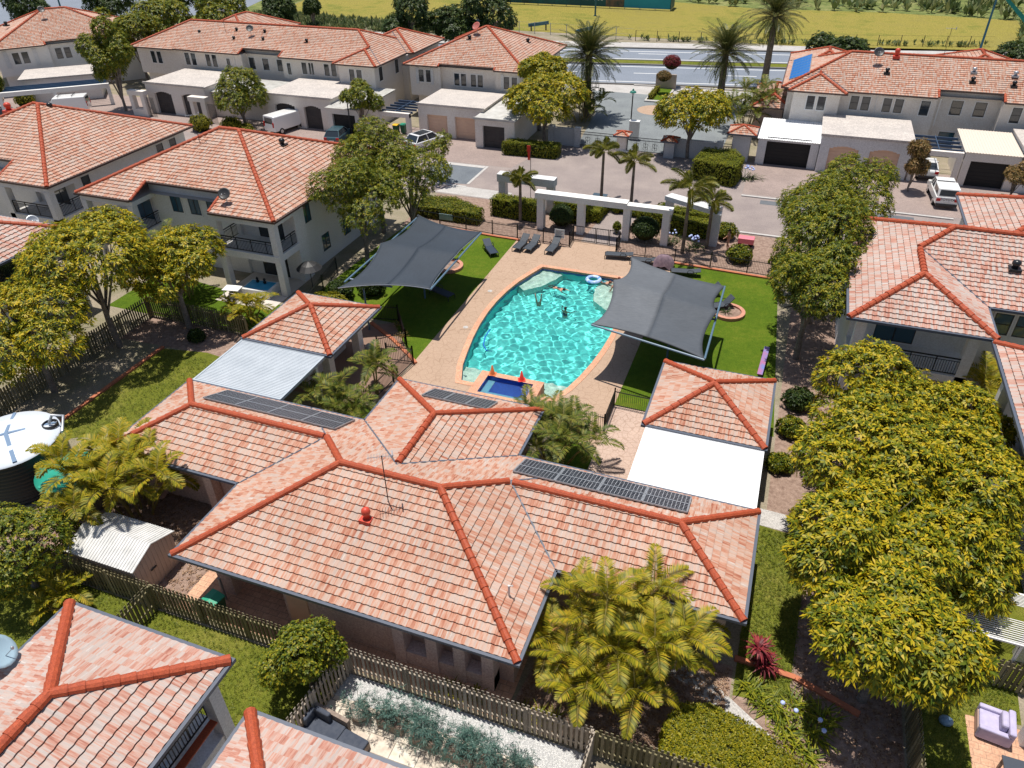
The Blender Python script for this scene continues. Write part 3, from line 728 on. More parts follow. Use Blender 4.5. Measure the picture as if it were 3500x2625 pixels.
# skillion link roofs with ribbed sheeting
def ribs(x0, y0, x1, y1, z0, z1, n, axis):
    """ribbed sheet: trapezoid ribs run along axis, z falls from z0 (at y0/x0) to z1"""
    b = MB(); P = []
    L0, L1 = (x0, x1) if axis == 'y' else (y0, y1); st = (L1 - L0) / n
    for k in range(n):
        a = L0 + k * st
        P += [(a, 0), (a + st * .55, 0), (a + st * .65, .03), (a + st * .9, .03)]
    P.append((L1, 0)); m = len(P)
    for q, z in (((y0, z0), (y1, z1)) if axis == 'y' else ((x0, z0), (x1, z1))):
        for a, h in P: b.v.append((a, q, z + h) if axis == 'y' else (q, a, z + h))
    for k in range(m - 1): b.f.append((k, k + 1, m + k + 1, m + k) if axis == 'y' else (k + 1, k, m + k, m + k + 1))
    return b
def skillion(name, lab, x0, y0, x1, y1, z, mat, posts, side='w'):
    t = thing(name, lab, 'patio roof', (x0, y0, 0))
    obj(ribs(x0, y0, x1, y1, z, z, 34, 'x'), 'roof_sheet', mat, t)
    b = MB().box(x0 - .1, y0 - .1, z - .13, x1 + .1, y0, z + .05).box(x0 - .1, y1, z - .13, x1 + .1, y1 + .1, z + .05).box(x0 - .1, y0, z - .13, x0, y1, z + .04).box(x1, y0, z - .13, x1 + .1, y1, z + .04)
    obj(b, 'fascia', M('blue_grey_fascia', (.42, .47, .52), None, rough=.4) if side == 'w' else MSKR, t)
    obj(MB().box(x0, y0, z - .10, x1, y1, z - .06), 'ceiling', MSOFF, t)
    for x, y in posts: obj(MB().box(x - .11, y - .11, 0, x + .11, y + .11, z - .11), 'post', MWHITE, t)
skillion('patio_roof', 'pale grey ribbed metal roof between the tiled hall and the left pavilion', -26.95, 24.3, -21.7, 28.35, 2.72, MSKL, [(-22.0, 24.6), (-22.0, 27.9), (-26.6, 26)])
skillion('patio_roof', 'bright white ribbed metal roof between the tiled hall and the right pavilion', -3.7, 24.2, 1.55, 28.05, 2.72, MSKR, [(-3.4, 24.6), (-3.4, 27.6), (1.2, 26)], 'e')
for nm, lab, r_, cols in (('pavilion', 'square tiled pavilion at the left of the pool, its corner column by a black fence', (-27.0, 28.5, -21.32, 34.1), [(-22.2, 32.6), (-22.2, 29.4), (-26.4, 29.2), (-26.4, 33.4)]),
                        ('pavilion', 'square tiled pavilion at the right beside the white metal roof', (-3.92, 28.18, 1.65, 33.84), [(-3.2, 28.9), (-3.2, 33.1), (1.0, 33.1), (1.0, 28.9)])):
    t = thing(nm, lab, 'pavilion', ((r_[0] + r_[2]) / 2, (r_[1] + r_[3]) / 2, 0)); roof(t, [r_], E0, 4, .055)
    for x, y in cols: obj(MB().box(x - .25, y - .25, 0, x + .25, y + .25, 2.68), 'column', MWALL, t)
    obj(MB().box(r_[0] + .5, r_[1] + .5, 0, r_[2] - 2.2, r_[3] - .9, 2.6), 'wall', MWALL, t)
NTH = ('leftmost', 'second from left', 'third from left', 'rightmost')
cs = (0, math.cos(R(22.5)), -math.sin(R(22.5)))
for k in range(4):
    for j, (v0, z0) in enumerate(((22.05, 3.72), (22.87, 3.38))):
        solar('%s panel, %s row, solar array left of the spa roof' % (NTH[k], ('upper', 'lower')[j]), (-24.3 + k * 1.84, v0, z0), (1.8, 0, 0), (0, .80, -.80 * K), 11, 5, 'solar panels on the left wing')
        solar('%s panel, %s row, solar array beside the white metal roof' % (NTH[k], ('upper', 'lower')[j]), (-8.3 + k * 1.84, v0, z0), (1.8, 0, 0), (0, .80, -.80 * K), 11, 5, 'solar panels on the right wing')
for k in range(3):
    solar('dark panel on the pool-side roof slope, %s of three by the spa' % ('left', 'middle', 'right')[k], (-14.35 + k * 1.14, 25.75, 3.7), (1.1, 0, 0), (0, 1.35, -1.35 * K), 6, 8, 'solar panels on the roof above the spa')
MROOFRED = M('red_vent_paint', (.58, .07, .04), None, rough=.45); MVENT = M('black_vent', (.02, .022, .025), None, rough=.3)
t = whirly(-12.55, 17.2, 4.22, 'tall red roof ventilator below the main ridge of the clubhouse', MROOFRED); t.scale = (.8, .8, 1.15)
aerial(-12.0, 18.0, 4.45, 'tall aerial beside the red ventilator on the clubhouse ridge', 2.4, .5)
obj_ = MB().tube([(0, 0, -.1), (0, 0, .5), (.15, 0, .55)], .04, 6); t = thing('vent_pipe', 'small white vent pipe on the right slope of the clubhouse roof', 'pipe', (-6.35, 16.25, 3.3)); obj(obj_, 'pipe', MWHITE, t, local=True)
# ================================================================ HOUSES
def railing(parent, a, b_, z0, h=1.0, mat=None, gap=.12):
    """balustrade from a to b: posts, rails and pickets in one mesh"""
    b = MB(); A = Vector((*a, 0)); B_ = Vector((*b_, 0)); L = (B_ - A).length; n = max(2, int(L / gap))
    b.bar((*a, z0 + h), (*b_, z0 + h), .06); b.bar((*a, z0 + .1), (*b_, z0 + .1), .04); b.bar((*a, z0 + h - .16), (*b_, z0 + h - .16), .03)
    for k in range(n + 1):
        p = A.lerp(B_, k / n); b.bar((p.x, p.y, z0 + .1), (p.x, p.y, z0 + h - (.16 if k % 10 else 0)), .022 if k % 10 else .05)
    return obj(b, 'railing', mat or MBLACK, parent)
def wallbox(parent, boxes, mat=None):
    b = MB()
    for q in boxes: b.box(*q)
    return obj(b, 'wall', mat or MWALL, parent)
def col(parent, x, y, z1, w_=.45, z0=0, mat=None): obj(MB().box(x - w_ / 2, y - w_ / 2, z0, x + w_ / 2, y + w_ / 2, z1), 'column', mat or MWALLB, parent)
E1 = 5.6
# ---- lower left villa, its roof fills the corner of the picture
h = thing('villa', 'villa with pale tile roof filling the bottom left corner', 'house', (-15.7, 4, 0))
roof(h, [(-18.82, -3, -12.65, 9.48)], E1, 4, .055, mat=MTP, capr=.17)
wallbox(h, [(-18.3, -2.4, 0, -14.9, 9.0, 5.46), (-14.9, -2.4, 0, -13.1, 5.2, 5.462), (-14.9, 5.2, 2.55, -12.9, 8.9, 2.95)], MGREYW)
col(h, -13.05, 8.75, 5.46, .42, mat=MGREYW); wallbox(h, [(-13.1, 5.6, 2.95, -12.92, 6.9, 3.75)], MGREYW)
obj(MB().box(-13.12, 5.6, 3.75, -12.86, 8.5, 3.80), 'ledge', MRIDGE, h); railing(h, (-13.2, 5.3), (-13.2, 8.5), 3.8, .8)
t = thing('towel', 'pale blue towels hanging on the balcony of the bottom left villa', 'towel', (-13.4, 6.5, 4.1)); obj(MB().box(-.04, -.8, -.6, .04, .6, .45), 'cloth', M('blue_towel', (.45, .58, .8), (.7, .75, .85), 3), t, local=True)
h = thing('villa', 'villa whose tile roof corner shows at the bottom edge beside the patio', 'house', (-6, 2, 0))
roof(h, [(-11.06, -5, -.6, 8.3)], E1, 4, .055, mat=MTP, capr=.17)
wallbox(h, [(-10.5, -4.4, 0, -1.2, 7.75, 5.46)], MWALL)
dish(-18.9, 7.0, 5.5, 'pale blue dish at the left edge on the bottom left villa', M('blue_grey_dish', (.30, .42, .50), None, rough=.4), R(120), .55, .8)
# ---- right villa
h = thing('villa', 'villa on the right behind the big yellow tree, black vent on its roof', 'house', (12, 44, 0))
roof(h, [(4.6, 36.65, 11.3, 46.5), (4.6, 40.0, 27, 50.1), (11.6, 46.5, 29, 56.5)], E1, 4, .055, mat=MTP, capr=.17)
wallbox(h, [(5.1, 39.6, 0, 10.8, 46, 5.46), (5.12, 40.5, 0, 26, 49.6, 5.458), (12.2, 47, 0, 28, 56, 5.456), (5.1, 37.1, 2.5, 10.8, 39.6, 2.9)], MWALLB)
for x in (5.35, 10.55): col(h, x, 37.35, 5.46, .5)
railing(h, (5.6, 37.2), (10.3, 37.2), 2.9); window(h, 'f', 39.6, 6.4, 8.4, 3.0, 5.1, trans='slide', pane=MGLASSB)
for x in (11.95, 13.0, 14.6): window(h, 'f', 40.5, x, x + .85, 3.9, 5.15, pane=MGLASSB)
whirly(12.55, 42.6, 6.85, 'black roof vent low on the right villa roof', MVENT)
# ---- mid left villa (balcony over the spa table)
h = thing('villa', 'two storey cream villa left of the shade sail with corner balcony', 'house', (-39, 45, 0))
roof(h, [(-47.4, 37.6, -30.6, 52.7)], E1, 4, .055, cuts=[(-42.5, 37, -35.85, 39.45)], gut=MGUTB)
wallbox(h, [(-46.9, 40.2, 0, -31.15, 52.2, 5.46), (-42.9, 39.95, 0, -35.5, 41, 6.25), (-35.85, 37.62, 2.55, -30.85, 40.2, 3.02), (-47.2, 37.7, 2.55, -42.6, 40.2, 3.02), (-31.25, 40.1, 0, -30.9, 41.3, 5.45)], MWALLB)
wallbox(h, [(-36.0, 37.64, 5.1, -30.72, 37.9, 5.44), (-47.25, 37.7, 5.1, -42.5, 37.95, 5.44), (-31.05, 37.9, 5.1, -30.8, 40.1, 5.43), (-42.75, 37.95, 5.1, -42.52, 40, 5.43)], MWALLB)
for x in (-35.65, -31.02, -42.78, -47.0): col(h, x, 37.9, 5.12, .46)
railing(h, (-35.4, 37.75), (-31.3, 37.75), 3.02, .95); railing(h, (-30.95, 38.2), (-30.95, 40.0), 3.02, .95); railing(h, (-46.7, 37.8), (-43.0, 37.8), 3.02, .95); railing(h, (-35.8, 38.1), (-35.8, 40), 3.02, .95); railing(h, (-42.7, 38.2), (-42.7, 40), 3.02, .95)
window(h, 'f', 40.2, -34.1, -32.0, 3.05, 5.1, trans='slide'); window(h, 'f', 40.2, -34.4, -32.2, .05, 2.3, trans='slide'); window(h, 'f', 40.2, -45.2, -43.4, 3.05, 5.1, trans='slide', pane=MGLASSB)
for x in (-41.2, -39.6, -38.0): window(h, 'f', 39.95, x, x + .95, 4.1, 5.4, pane=MGLASSB, trans='slide')
for y, z in ((41.4, 3.8), (43.2, .9), (46.2, 3.9), (46.2, .9)): window(h, 'r', -31.15, y, y + 1.0, z, z + 1.3, pane=MGLASSB, trans='slide')
downpipe(h, -30.95, 41.0, 0, 5.4)
dish(-35.0, 38.7, 6.05, 'dark grey dish on the lower corner of the balcony villa roof', MFRAME, R(20), .42, .6)
aerial(-40.6, 43.6, 8.1, 'thin aerial near the ridge of the villa left of the shade sail', 2.0, .8)
whirly(-35.4, 46.3, 7.65, 'black vent on the roof of the villa left of the shade sail', MVENT)
# ---- left villa
h = thing('villa', 'two storey villa at the left edge with red vent by its ridge', 'house', (-58, 45, 0))
roof(h, [(-66.6, 37.75, -50.3, 53.6)], E1, 4, .055, cuts=[(-61, 37, -55.4, 39.75)], gut=MGUTB)
wallbox(h, [(-66, 40.5, 0, -50.9, 53.0, 5.46), (-61.4, 40.2, 0, -55, 41.4, 6.3), (-55.4, 37.8, 2.5, -50.45, 40.5, 3.0), (-55.4, 37.82, 5.1, -50.4, 38.1, 5.44), (-50.75, 38.1, 5.1, -50.42, 40.5, 5.43)], MWALLB)
for x in (-55.1, -50.7): col(h, x, 38.05, 5.12, .5)
railing(h, (-54.8, 37.95), (-51, 37.95), 3.0); railing(h, (-50.6, 38.4), (-50.6, 40.4), 3.0); window(h, 'f', 40.5, -53.6, -51.9, 3.05, 5.1, trans='slide'); window(h, 'f', 40.5, -53.6, -51.9, .05, 2.3, trans='slide')
for y in (41.2, 49.4, 51): window(h, 'r', -50.9, y, y + .8, 4.0, 5.1)
t = whirly(-60.6, 44.8, 8.5, 'red roof ventilator beside the ridge of the left edge villa', MROOFRED); t.scale = (1.2, 1.2, 1.3)
whirly(-57.6, 46.2, 8.5, 'black vent near the ridge of the left edge villa', MVENT); aerial(-60.9, 43.3, 7.8, 'thin aerial left of the red ventilator on the left edge villa', 2.2)
# ---- villa cut by the left edge
h = thing('villa', 'villa cut off by the left edge behind the yellow trees', 'house', (-50, 28, 0))
roof(h, [(-58, 22.5, -42.6, 32.6)], E1, 4, .055, mat=MTP)
wallbox(h, [(-57, 23.2, 0, -44.6, 32, 5.46), (-44.6, 27.0, 2.55, -42.9, 32.0, 2.95)], MGREYW); col(h, -43.05, 26.4, 5.46, .45, mat=MGREYW); col(h, -43.05, 31.9, 5.46, .45, mat=MGREYW)
railing(h, (-42.95, 26.6), (-42.95, 31.7), 2.95); window(h, 'r', -44.6, 27.2, 29.4, 2.98, 5.0, trans='slide'); window(h, 'r', -44.6, 27.2, 29.4, .05, 2.2, trans='slide')
dish(-47.4, 33.6, 4.6, 'grey dish on a bracket between the two left edge villas', MSTEEL, R(70), .4, .5)
# ---- top centre house
h = thing('house', 'square pyramid roofed house left of the tall palm by the gate', 'house', (-35.6, 88, 0))
roof(h, [(-43.1, 80.9, -28.1, 95.8)], E1, 1, .05, cuts=[(-38.8, 80, -32.0, 81.4)], mat=MTF, gut=MGUTB)
wallbox(h, [(-42.6, 81.4, 2.2, -38.75, 90, 5.46), (-38.8, 81.9, 0, -28.7, 95.2, 5.7), (-32.0, 81.4, 0, -28.6, 90, 5.455), (-42.0, 82, 0, -38.7, 95, 5.45)])
pair(h, 'f', 81.4, -40.7, 3.75, 5.05); pair(h, 'f', 81.9, -36.5, 3.5, 4.8, .62, .22); pair(h, 'f', 81.9, -34.45, 3.5, 4.8, .62, .22); pair(h, 'f', 81.4, -30.2, 3.65, 4.95, .62, .3)
obj(MB().box(-41.8, 81.32, 3.5, -41.45, 81.4, 5.3).box(-39.95, 81.32, 3.5, -39.6, 81.4, 5.3).box(-31.3, 81.32, 3.4, -31.0, 81.4, 5.2).box(-29.4, 81.32, 3.4, -29.1, 81.4, 5.2), 'shutter', MGREYW, h)
dish(-36.3, 87.0, 8.0, 'red dish beside the ridge of the pyramid roofed house', M('red_dish', (.42, .12, .10), None, rough=.5), R(-20), .5, .9)
whirly(-31.2, 90.2, 6.9, 'small black vent on the right slope of the pyramid roofed house', MVENT); whirly(-36.9, 86.0, 7.7, 'tiny black vent beside the red dish', MVENT)
# ---- long terrace at top
h = thing('terrace_house', 'long terrace of houses with one ridge at the top left centre', 'house', (-64, 86, 0))
roof(h, [(-81.8, 79.85, -45.5, 91.4), (-51.1, 78.7, -45.52, 86), (-53, 86.5, -44.6, 95.5), (-79, 87, -69.0, 99.5)], E1, 1, .05, cuts=[(-65.1, 79, -59.3, 81.0), (-75.0, 79, -72.2, 79.99)], mat=MTF, gut=MGUTB)
wallbox(h, [(-81.2, 80.4, 2.4, -65.1, 90.8, 5.46), (-80.8, 80.9, 0, -65.15, 90.7, 5.45), (-59.22, 80.9, 0, -46.1, 90.7, 5.45), (-65.2, 81.5, 0, -59.2, 90, 6.0), (-59.25, 80.4, 0, -51, 90, 5.458), (-50.7, 79.2, 0, -46.0, 86, 5.456), (-52, 86, 0, -45.2, 95, 5.454), (-78.5, 88, 0, -69.5, 99, 5.45)])
pair(h, 'f', 80.4, -78.3, 3.7, 5.1); pair(h, 'f', 80.4, -72.9, 3.8, 5.2); pair(h, 'f', 80.4, -69.7, 3.8, 5.2); pair(h, 'f', 80.4, -55.7, 3.8, 5.1); pair(h, 'f', 80.4, -52.6, 3.8, 5.1); pair(h, 'f', 79.2, -48.5, 3.75, 5.05)
for x in (-64.9, -62.9, -60.8): window(h, 'f', 81.5, x, x + .85, 3.6, 4.95)
window(h, 'f', 80.4, -67.4, -66.9, 3.6, 4.9); window(h, 'f', 80.4, -58.6, -58.1, 3.6, 4.9)
for y, z in ((80.2, 3.7), (84.2, 3.7), (88.0, 3.4), (90.2, 3.4), (87.5, .6), (90, .6)): window(h, 'r', -45.2 if y > 86 else -46.0, y, y + .8, z, z + 1.5)
for x in (-66.2, -55.2): downpipe(h, x, 80.36, 3.4, 5.4)
for x, y, z, l in ((-73.2, 83.4, 7.0, 'leftmost black vent on the long terrace roof'), (-68.0, 84.2, 7.4, 'upper of the vent pair left of the dish on the terrace'), (-67.4, 82.6, 6.7, 'lower of the vent pair left of the dish on the terrace'), (-63.8, 84.2, 7.4, 'upper of the vent pair right of the dish on the terrace'), (-63.2, 82.8, 6.8, 'lower of the vent pair right of the dish on the terrace'), (-57.0, 82.9, 6.9, 'rightmost black vent on the long terrace roof')):
    t = whirly(x, y, z, l, MVENT); t.scale = (.85,) * 3
dish(-65.3, 83.4, 7.1, 'dark dish in the middle of the long terrace roof', MFRAME, R(30), .45, .8); aerial(-69.6, 84.0, 7.3, 'thin aerial on the long terrace roof', 2.4)
# ---- top right terrace
h = thing('terrace_house', 'long terrace at the top right with a blue solar array', 'house', (12, 88, 0))
roof(h, [(-1.6, 82.9, 30, 94.9), (-.9, 81.7, 4.5, 88.5), (-1.58, 89, 6.4, 99), (13, 90, 22, 101.5), (24.5, 81.9, 30.5, 88)], E1, 1, .05, cuts=[(12.7, 82, 18.3, 84.1)], mat=MTF, gut=MGUTB)
wallbox(h, [(-1.0, 83.4, 0, 12.7, 94.3, 5.45), (18.35, 83.4, 0, 29, 94.3, 5.45), (-.4, 82.2, 2.3, 4.0, 88, 5.46), (4, 83.38, 0, 12.75, 90, 5.455), (12.7, 84.6, 0, 18.4, 90, 6.1), (18.3, 83.36, 0, 29, 90, 5.458), (-1.0, 89.5, 0, 5.8, 98.4, 5.44), (13.6, 90, 0, 21.4, 100.8, 5.44)])
pair(h, 'f', 82.2, 1.85, 3.85, 5.15, .72, .3); pair(h, 'f', 83.38, 5.95, 3.85, 5.15, .75, .3); pair(h, 'f', 83.38, 8.95, 3.85, 5.15, .75, .3); window(h, 'f', 83.38, 11.4, 12.2, 3.8, 5.15)
window(h, 'f', 84.6, 14.2, 15.2, 3.75, 5.1); window(h, 'f', 84.6, 16.25, 17.25, 3.75, 5.1); window(h, 'f', 84.6, 13.9, 15.3, .9, 2.1, pane=MGLASSB); window(h, 'f', 83.36, 19.2, 20.0, 3.75, 5.15); window(h, 'f', 83.36, 21.6, 22.4, 3.75, 5.15)
for x in (7.4, 13.0): downpipe(h, x, 83.33, 2.9, 5.4)
for k in range(7):
    f0, f1 = k / 7, (k + 1) / 7; y0 = 84.9 + 9.2 * f0
    solar(('%s of the seven bright blue panels on the top right terrace' % ('nearest', 'second nearest', 'third nearest', 'middle', 'third farthest', 'second farthest', 'farthest')[k]), (-1.1, y0, 5.6 + K * .5 + .09), (1.8, 0, 1.8 * K), (0, 1.28, 0), 6, 3, 'blue solar panels', MCELLB)
dish(6.8, 87.3, 7.6, 'dark dish beside the red ventilator on the top right terrace', MFRAME, R(10), .5, .9)
t = whirly(8.6, 88.3, 8.1, 'red ventilator on the ridge of the top right terrace', MROOFRED); t.scale = (1.1, 1.1, 1.6)
for x, y, z, l in ((7.9, 85.9, 7.0, 'black vent below the dish on the top right terrace'), (15.6, 86.8, 7.35, 'upper silver vent of the left pair, top right terrace'), (15.5, 85.4, 6.8, 'lower dark vent of the left pair, top right terrace'), (19.1, 86.5, 7.3, 'upper silver vent of the right pair, top right terrace'), (19.0, 85.2, 6.7, 'lower dark vent of the right pair, top right terrace')):
    t = whirly(x, y, z, l, MSTEEL if 'silver' in l else MVENT); t.scale = (.95,) * 3
aerial(13.2, 91.0, 7.4, 'tall thin aerial on the ridge of the top right terrace', 3)
h = thing('annex', 'small low tiled annex left of the top right terrace', 'house', (-3, 88, 0)); roof(h, [(-4.4, 83.6, -.2, 93)], 3.3, 1, .05, mat=MTF, gut=MGUTB); wallbox(h, [(-3.9, 84.1, 0, -1.1, 92.5, 3.16)], MPINK)
# ---- top left house, turned
TL = thing('house', 'house at the top left corner with dark dish and curved garage roof', 'house', (-97.2, 84.4, 0))
roof(TL, [(-97.2 - 9.5, 84.4 - 7.6, -97.2 + 8.5, 84.4 + 7.6)], E1, 1, .05, cuts=[(-97.2 - 2.9, 76, -97.2 + 4.3, 84.4 - 6.9)], mat=MTF, gut=MGUTB)
wallbox(TL, [(-106.1, 77.4, 2.2, -99.9, 91.4, 5.46), (-105.8, 78.0, 0, -89.4, 91.4, 5.7), (-93, 77.4, 0, -89.2, 91, 5.455)], MWALLB)
pair(TL, 'f', 77.4, -103.3, 3.6, 4.95, .75); pair(TL, 'f', 78.0, -98.3, 3.6, 4.9, .75); pair(TL, 'f', 78.0, -95.5, 3.6, 4.9, .75)
obj(MB().box(-105.2, 77.3, 3.2, -104.7, 77.4, 5.2).box(-101.8, 77.3, 3.2, -101.3, 77.4, 5.2), 'shutter', MGREYW, TL)
TL.rotation_euler.z = R(50)
dish(-97.0, 81.6, 8.2, 'dark dish near the top of the top left house roof', MFRAME, R(60), .45, .8)
for x, y, z, l in ((-101.6, 79.4, 7.3, 'black vent on the left slope of the top left house'), (-91.8, 86.6, 7.6, 'black vent on the right slope of the top left house')): whirly(x, y, z, l, MVENT)
def flat_garage(name, lab, x0, y0, x1, y1, z, mat=None, doors=(), roofm=None, step=.0, arch=False, parapet=.12, ribbed=False, mroof=MFLAT, rot=0, c=None):
    """block with recessed roller doors (painted bay shade on carports) and a shallow roof behind a low parapet"""
    t = thing(name, lab, 'garage', ((x0 + x1) / 2, (y0 + y1) / 2, 0)); m = mat or MWALL; b = MB()
    xs = [x0]; D = sorted(doors)
    dz = 2.3
    for d in D:
        b.box(xs[-1], y0, 0, d[0], y0 + .35, z); xs.append(d[1])
        n = 8
        if arch:
            for k in range(n):
                a0, a1 = d[0] + (d[1] - d[0]) * k / n, d[0] + (d[1] - d[0]) * (k + 1) / n; mid = ((k + .5) / n - .5) * 2
                b.box(a0, y0 + .002 * 0, dz + .28 * (1 - mid * mid), a1, y0 + .35, z)
        else: b.box(d[0], y0, dz, d[1], y0 + .35, z)
    b.box(xs[-1], y0, 0, x1, y0 + .35, z); b.box(x0 + .002, y0 + .35, 0, x0 + .3, y1, z - .004); b.box(x1 - .3, y0 + .35, 0, x1 - .002, y1, z - .004)
    obj(b, 'wall', m, t)
    for d in D:
        q = MB()
        for k in range(8): q.box(d[0] - .02, y0 + .30, k * .33, d[1] + .02, y0 + .345 - .0, k * .33 + .315, skip='')
        q.box(d[0] - .02, y0 + .33, 0, d[1] + .02, y0 + .36, 2.62); obj(q, 'door', d[2], t)  # on open carports this panel is bay shade painted black, no door
    r = MB()
    if ribbed: r = ribs(x0 - .1, y0 - .15, x1 + .1, y1, z + .03, z + .16, int((x1 - x0) / .22), 'y')
    else: r.box(x0 - .12, y0 - .15, z + .002, x1 + .12, y1, z + .10); r.box(x0 - .12, y0 - .15, z + .10, x1 + .12, y0 - .03, z + .10 + parapet)
    obj(r, 'roof', mroof, t)
    if rot: t.rotation_euler.z = rot
    return t
flat_garage('garage', 'garage with two peach roller doors below the pyramid roofed house', -38.2, 74.1, -30.6, 80.6, 3.25, doors=[(-37.2, -34.8, MDOORB), (-33.9, -31.6, MDOORB)])
flat_garage('garage', 'narrow garage with open dark door beside the round yellow tree', -30.75, 72.1, -26.4, 80.6, 2.9, doors=[(-29.9, -27.5, MDOORD)], mroof=MCORR)
flat_garage('garage', 'garage with two arched charcoal doors left of the dark tree', -73.4, 72.3, -64.8, 79.6, 3.4, doors=[(-72.3, -69.8, MDOORD), (-68.3, -65.8, MDOORD)], arch=True)
flat_garage('garage', 'garage with arched charcoal doors behind the white van', -56.4, 72.3, -47.9, 79.6, 3.4, doors=[(-55.3, -52.7, MDOORD), (-51.5, -49.3, MDOORD)], arch=True)
flat_garage('carport', 'carport with ribbed roof and a red car inside', -47.85, 71.2, -43.9, 79.8, 2.9, doors=[(-47.2, -44.4, MBAYSHADE)], mroof=MCORR, ribbed=True)
flat_garage('carport', 'carport with lattice gate roof between the arched garages', -64.7, 73.4, -56.5, 79.5, 2.8, doors=[], mroof=MCORR, ribbed=True)
flat_garage('garage', 'garage with two arched peach doors right of the white corrugated carport', 2.9, 75.2, 10.7, 82.4, 3.4, MGREYW, doors=[(3.75, 6.3, MDOORB), (7.25, 9.8, MDOORB)], arch=True)
flat_garage('carport', 'wide carport with white corrugated roof and dark open bay', -2.7, 75.7, 2.85, 82.3, 2.5, MGREYW, doors=[(-1.9, 2.1, MBAYSHADE)], mroof=MSKR, ribbed=True)
flat_garage('carport', 'carport with cream ribbed roof behind the white pickup', 15.0, 75.3, 19.4, 82.0, 3.05, MWALL, doors=[(15.6, 18.7, MBAYSHADE)], mroof=M('cream_sheet', (.62, .55, .47), None), ribbed=True)
flat_garage('garage', 'pale flat roofed garage cut by the right edge', 19.6, 75.0, 28, 82, 3.5, MGREYW, doors=[(20.6, 23.2, MDOORD)])
t = thing('garage', 'low flat roofed garage with blue pergola in front of the top left house', 'garage', (-88.0, 73.2, 0), R(40))
obj(MB().box(-4.2, -.2, 0, 4.4, 5.4, 2.9).box(-6.4, -4.2, 2.0, 6, -3.8, 2.5).box(-6.4, -4.2, 0, -6.0, -3.8, 2.0).box(5.6, -4.2, 0, 6, -3.8, 2.0).box(-.4, -4.2, 0, 0, -3.8, 2.0), 'wall', MWALLB, t, local=True)
obj(MB().box(-4.5, -.5, 2.9, 4.7, 5.5, 3.06), 'roof', MFLAT, t, local=True)
b = MB()
for k in range(4): b.bar((-5.9, -3.6 + k * .8, 2.42), (5.6, -3.6 + k * .8, 2.42), .06, .2)
obj(b, 'pergola_beam', M('blue_timber', (.05, .12, .22), None, rough=.5), t, local=True)
MBEAM = M('navy_timber', (.05, .09, .16), None, rough=.5)
def beams(lab, x0, y0, x1, y1, z, n, grp='timber pergolas by the garages'):
    t = thing('pergola', lab, 'pergola', (x0, y0, 0), 0, grp)
    obj(MB().box(x0, y0, 0, x0 + .45, y0 + .45, z).box(x0, y0 + .01, z - .45, x1, y0 + .44, z).box(x1 - .45, y0, 0, x1, y0 + .45, z + .002), 'portal', MWALL, t)
    b = MB()
    for k in range(n): y = y0 + .9 + (y1 - y0 - 1) * k / (n - 1); b.bar((x0, y, z - .1), (x1, y, z - .1), .09, .22)
    b.bar(((x0 + x1) / 2, y0 + .45, z + .04), ((x0 + x1) / 2, y1, z + .04), .06, .06); obj(b, 'beam', MBEAM, t); return t
beams('dark slatted pergola with wheelie bins between two houses', -42.0, 72.1, -38.3, 77.0, 2.75, 5)
beams('blue slatted pergola over the parked white sedan', 10.9, 75.3, 14.9, 80, 2.9, 4)
# pedestrian gate posts of the terrace
for k, (x, y, lab) in enumerate(((-74.6, 70.6, 'cream entry gatehouse left of the arched garage'), (-65.6, 70.4, 'cream entry gatehouse behind the round yellow bush'))):
    t = thing('gatehouse', lab, 'gate', (x, y, 0), 0, 'entry gatehouses of the terrace')
    obj(MB().box(0, 0, 0, .5, .6, 2.75).box(1.7, 0, 0, 2.2, .6, 2.752).box(-.1, -.05, 2.4, 2.3, .7, 2.9).box(.5, .02, 0, 1.7, .5, .8), 'frame', MWALL, t, local=True)
    b = MB()
    for j in range(8): b.bar((2.3 + j * .13, .3, 0), (2.3 + j * .13, .3, 2.2), .03)
    obj(b, 'gate_leaf', MBLACK, t, local=True)
# lower right villa and its slatted lean-to
h = thing('villa', 'villa at the right edge with pale balcony walls and black rails', 'house', (14, 26, 0))
wallbox(h, [(12.6, 21, 0, 20, 36, 5.6), (11.1, 27.0, 2.3, 11.35, 33.2, 3.3), (11.35, 27, 2.3, 12.6, 33.2, 2.5), (11.1, 26.9, 2.3, 12.6, 27.1, 3.3)], MGREYW)
for x, y in ((11.3, 33.0), (11.3, 27.2), (11.5, 18.75), (11.9, 22.4)): col(h, x, y, 5.5 if y > 25 else 2.6, .42, mat=MWALLB)
roof(h, [(11.15, 26.3, 22, 36.3)], 5.6, 4, .055, mat=MTP); railing(h, (11.2, 27.2), (11.2, 33), 3.3, .8)
t = thing('lean_to', 'open slatted white awning frame over the right edge path', 'awning', (10, 21.5, 0))
b = MB()
for k in range(11): y = 20.95 + k * .1; b.bar((9.0, y + .1, 2.32), (12.5, y, 2.32), .03, .03)
for k in range(9): y = 22.75 + k * .07; b.bar((10.2, y, 2.32), (12.5, y, 2.32), .03, .03)
obj(b, 'slat', MWHITE, t); obj(MB().bar((9.0, 21.0, 2.26), (12.5, 20.9, 2.26), .07).bar((10.2, 23.4, 2.26), (12.5, 23.4, 2.26), .07), 'rail', MWHITE, t)
b = MB()
for x, y in ((9.05, 21.0), (11.0, 20.95)): b.bar((x, y, 0), (x, y, 2.25), .09)
obj(b, 'post', MWHITE, t)
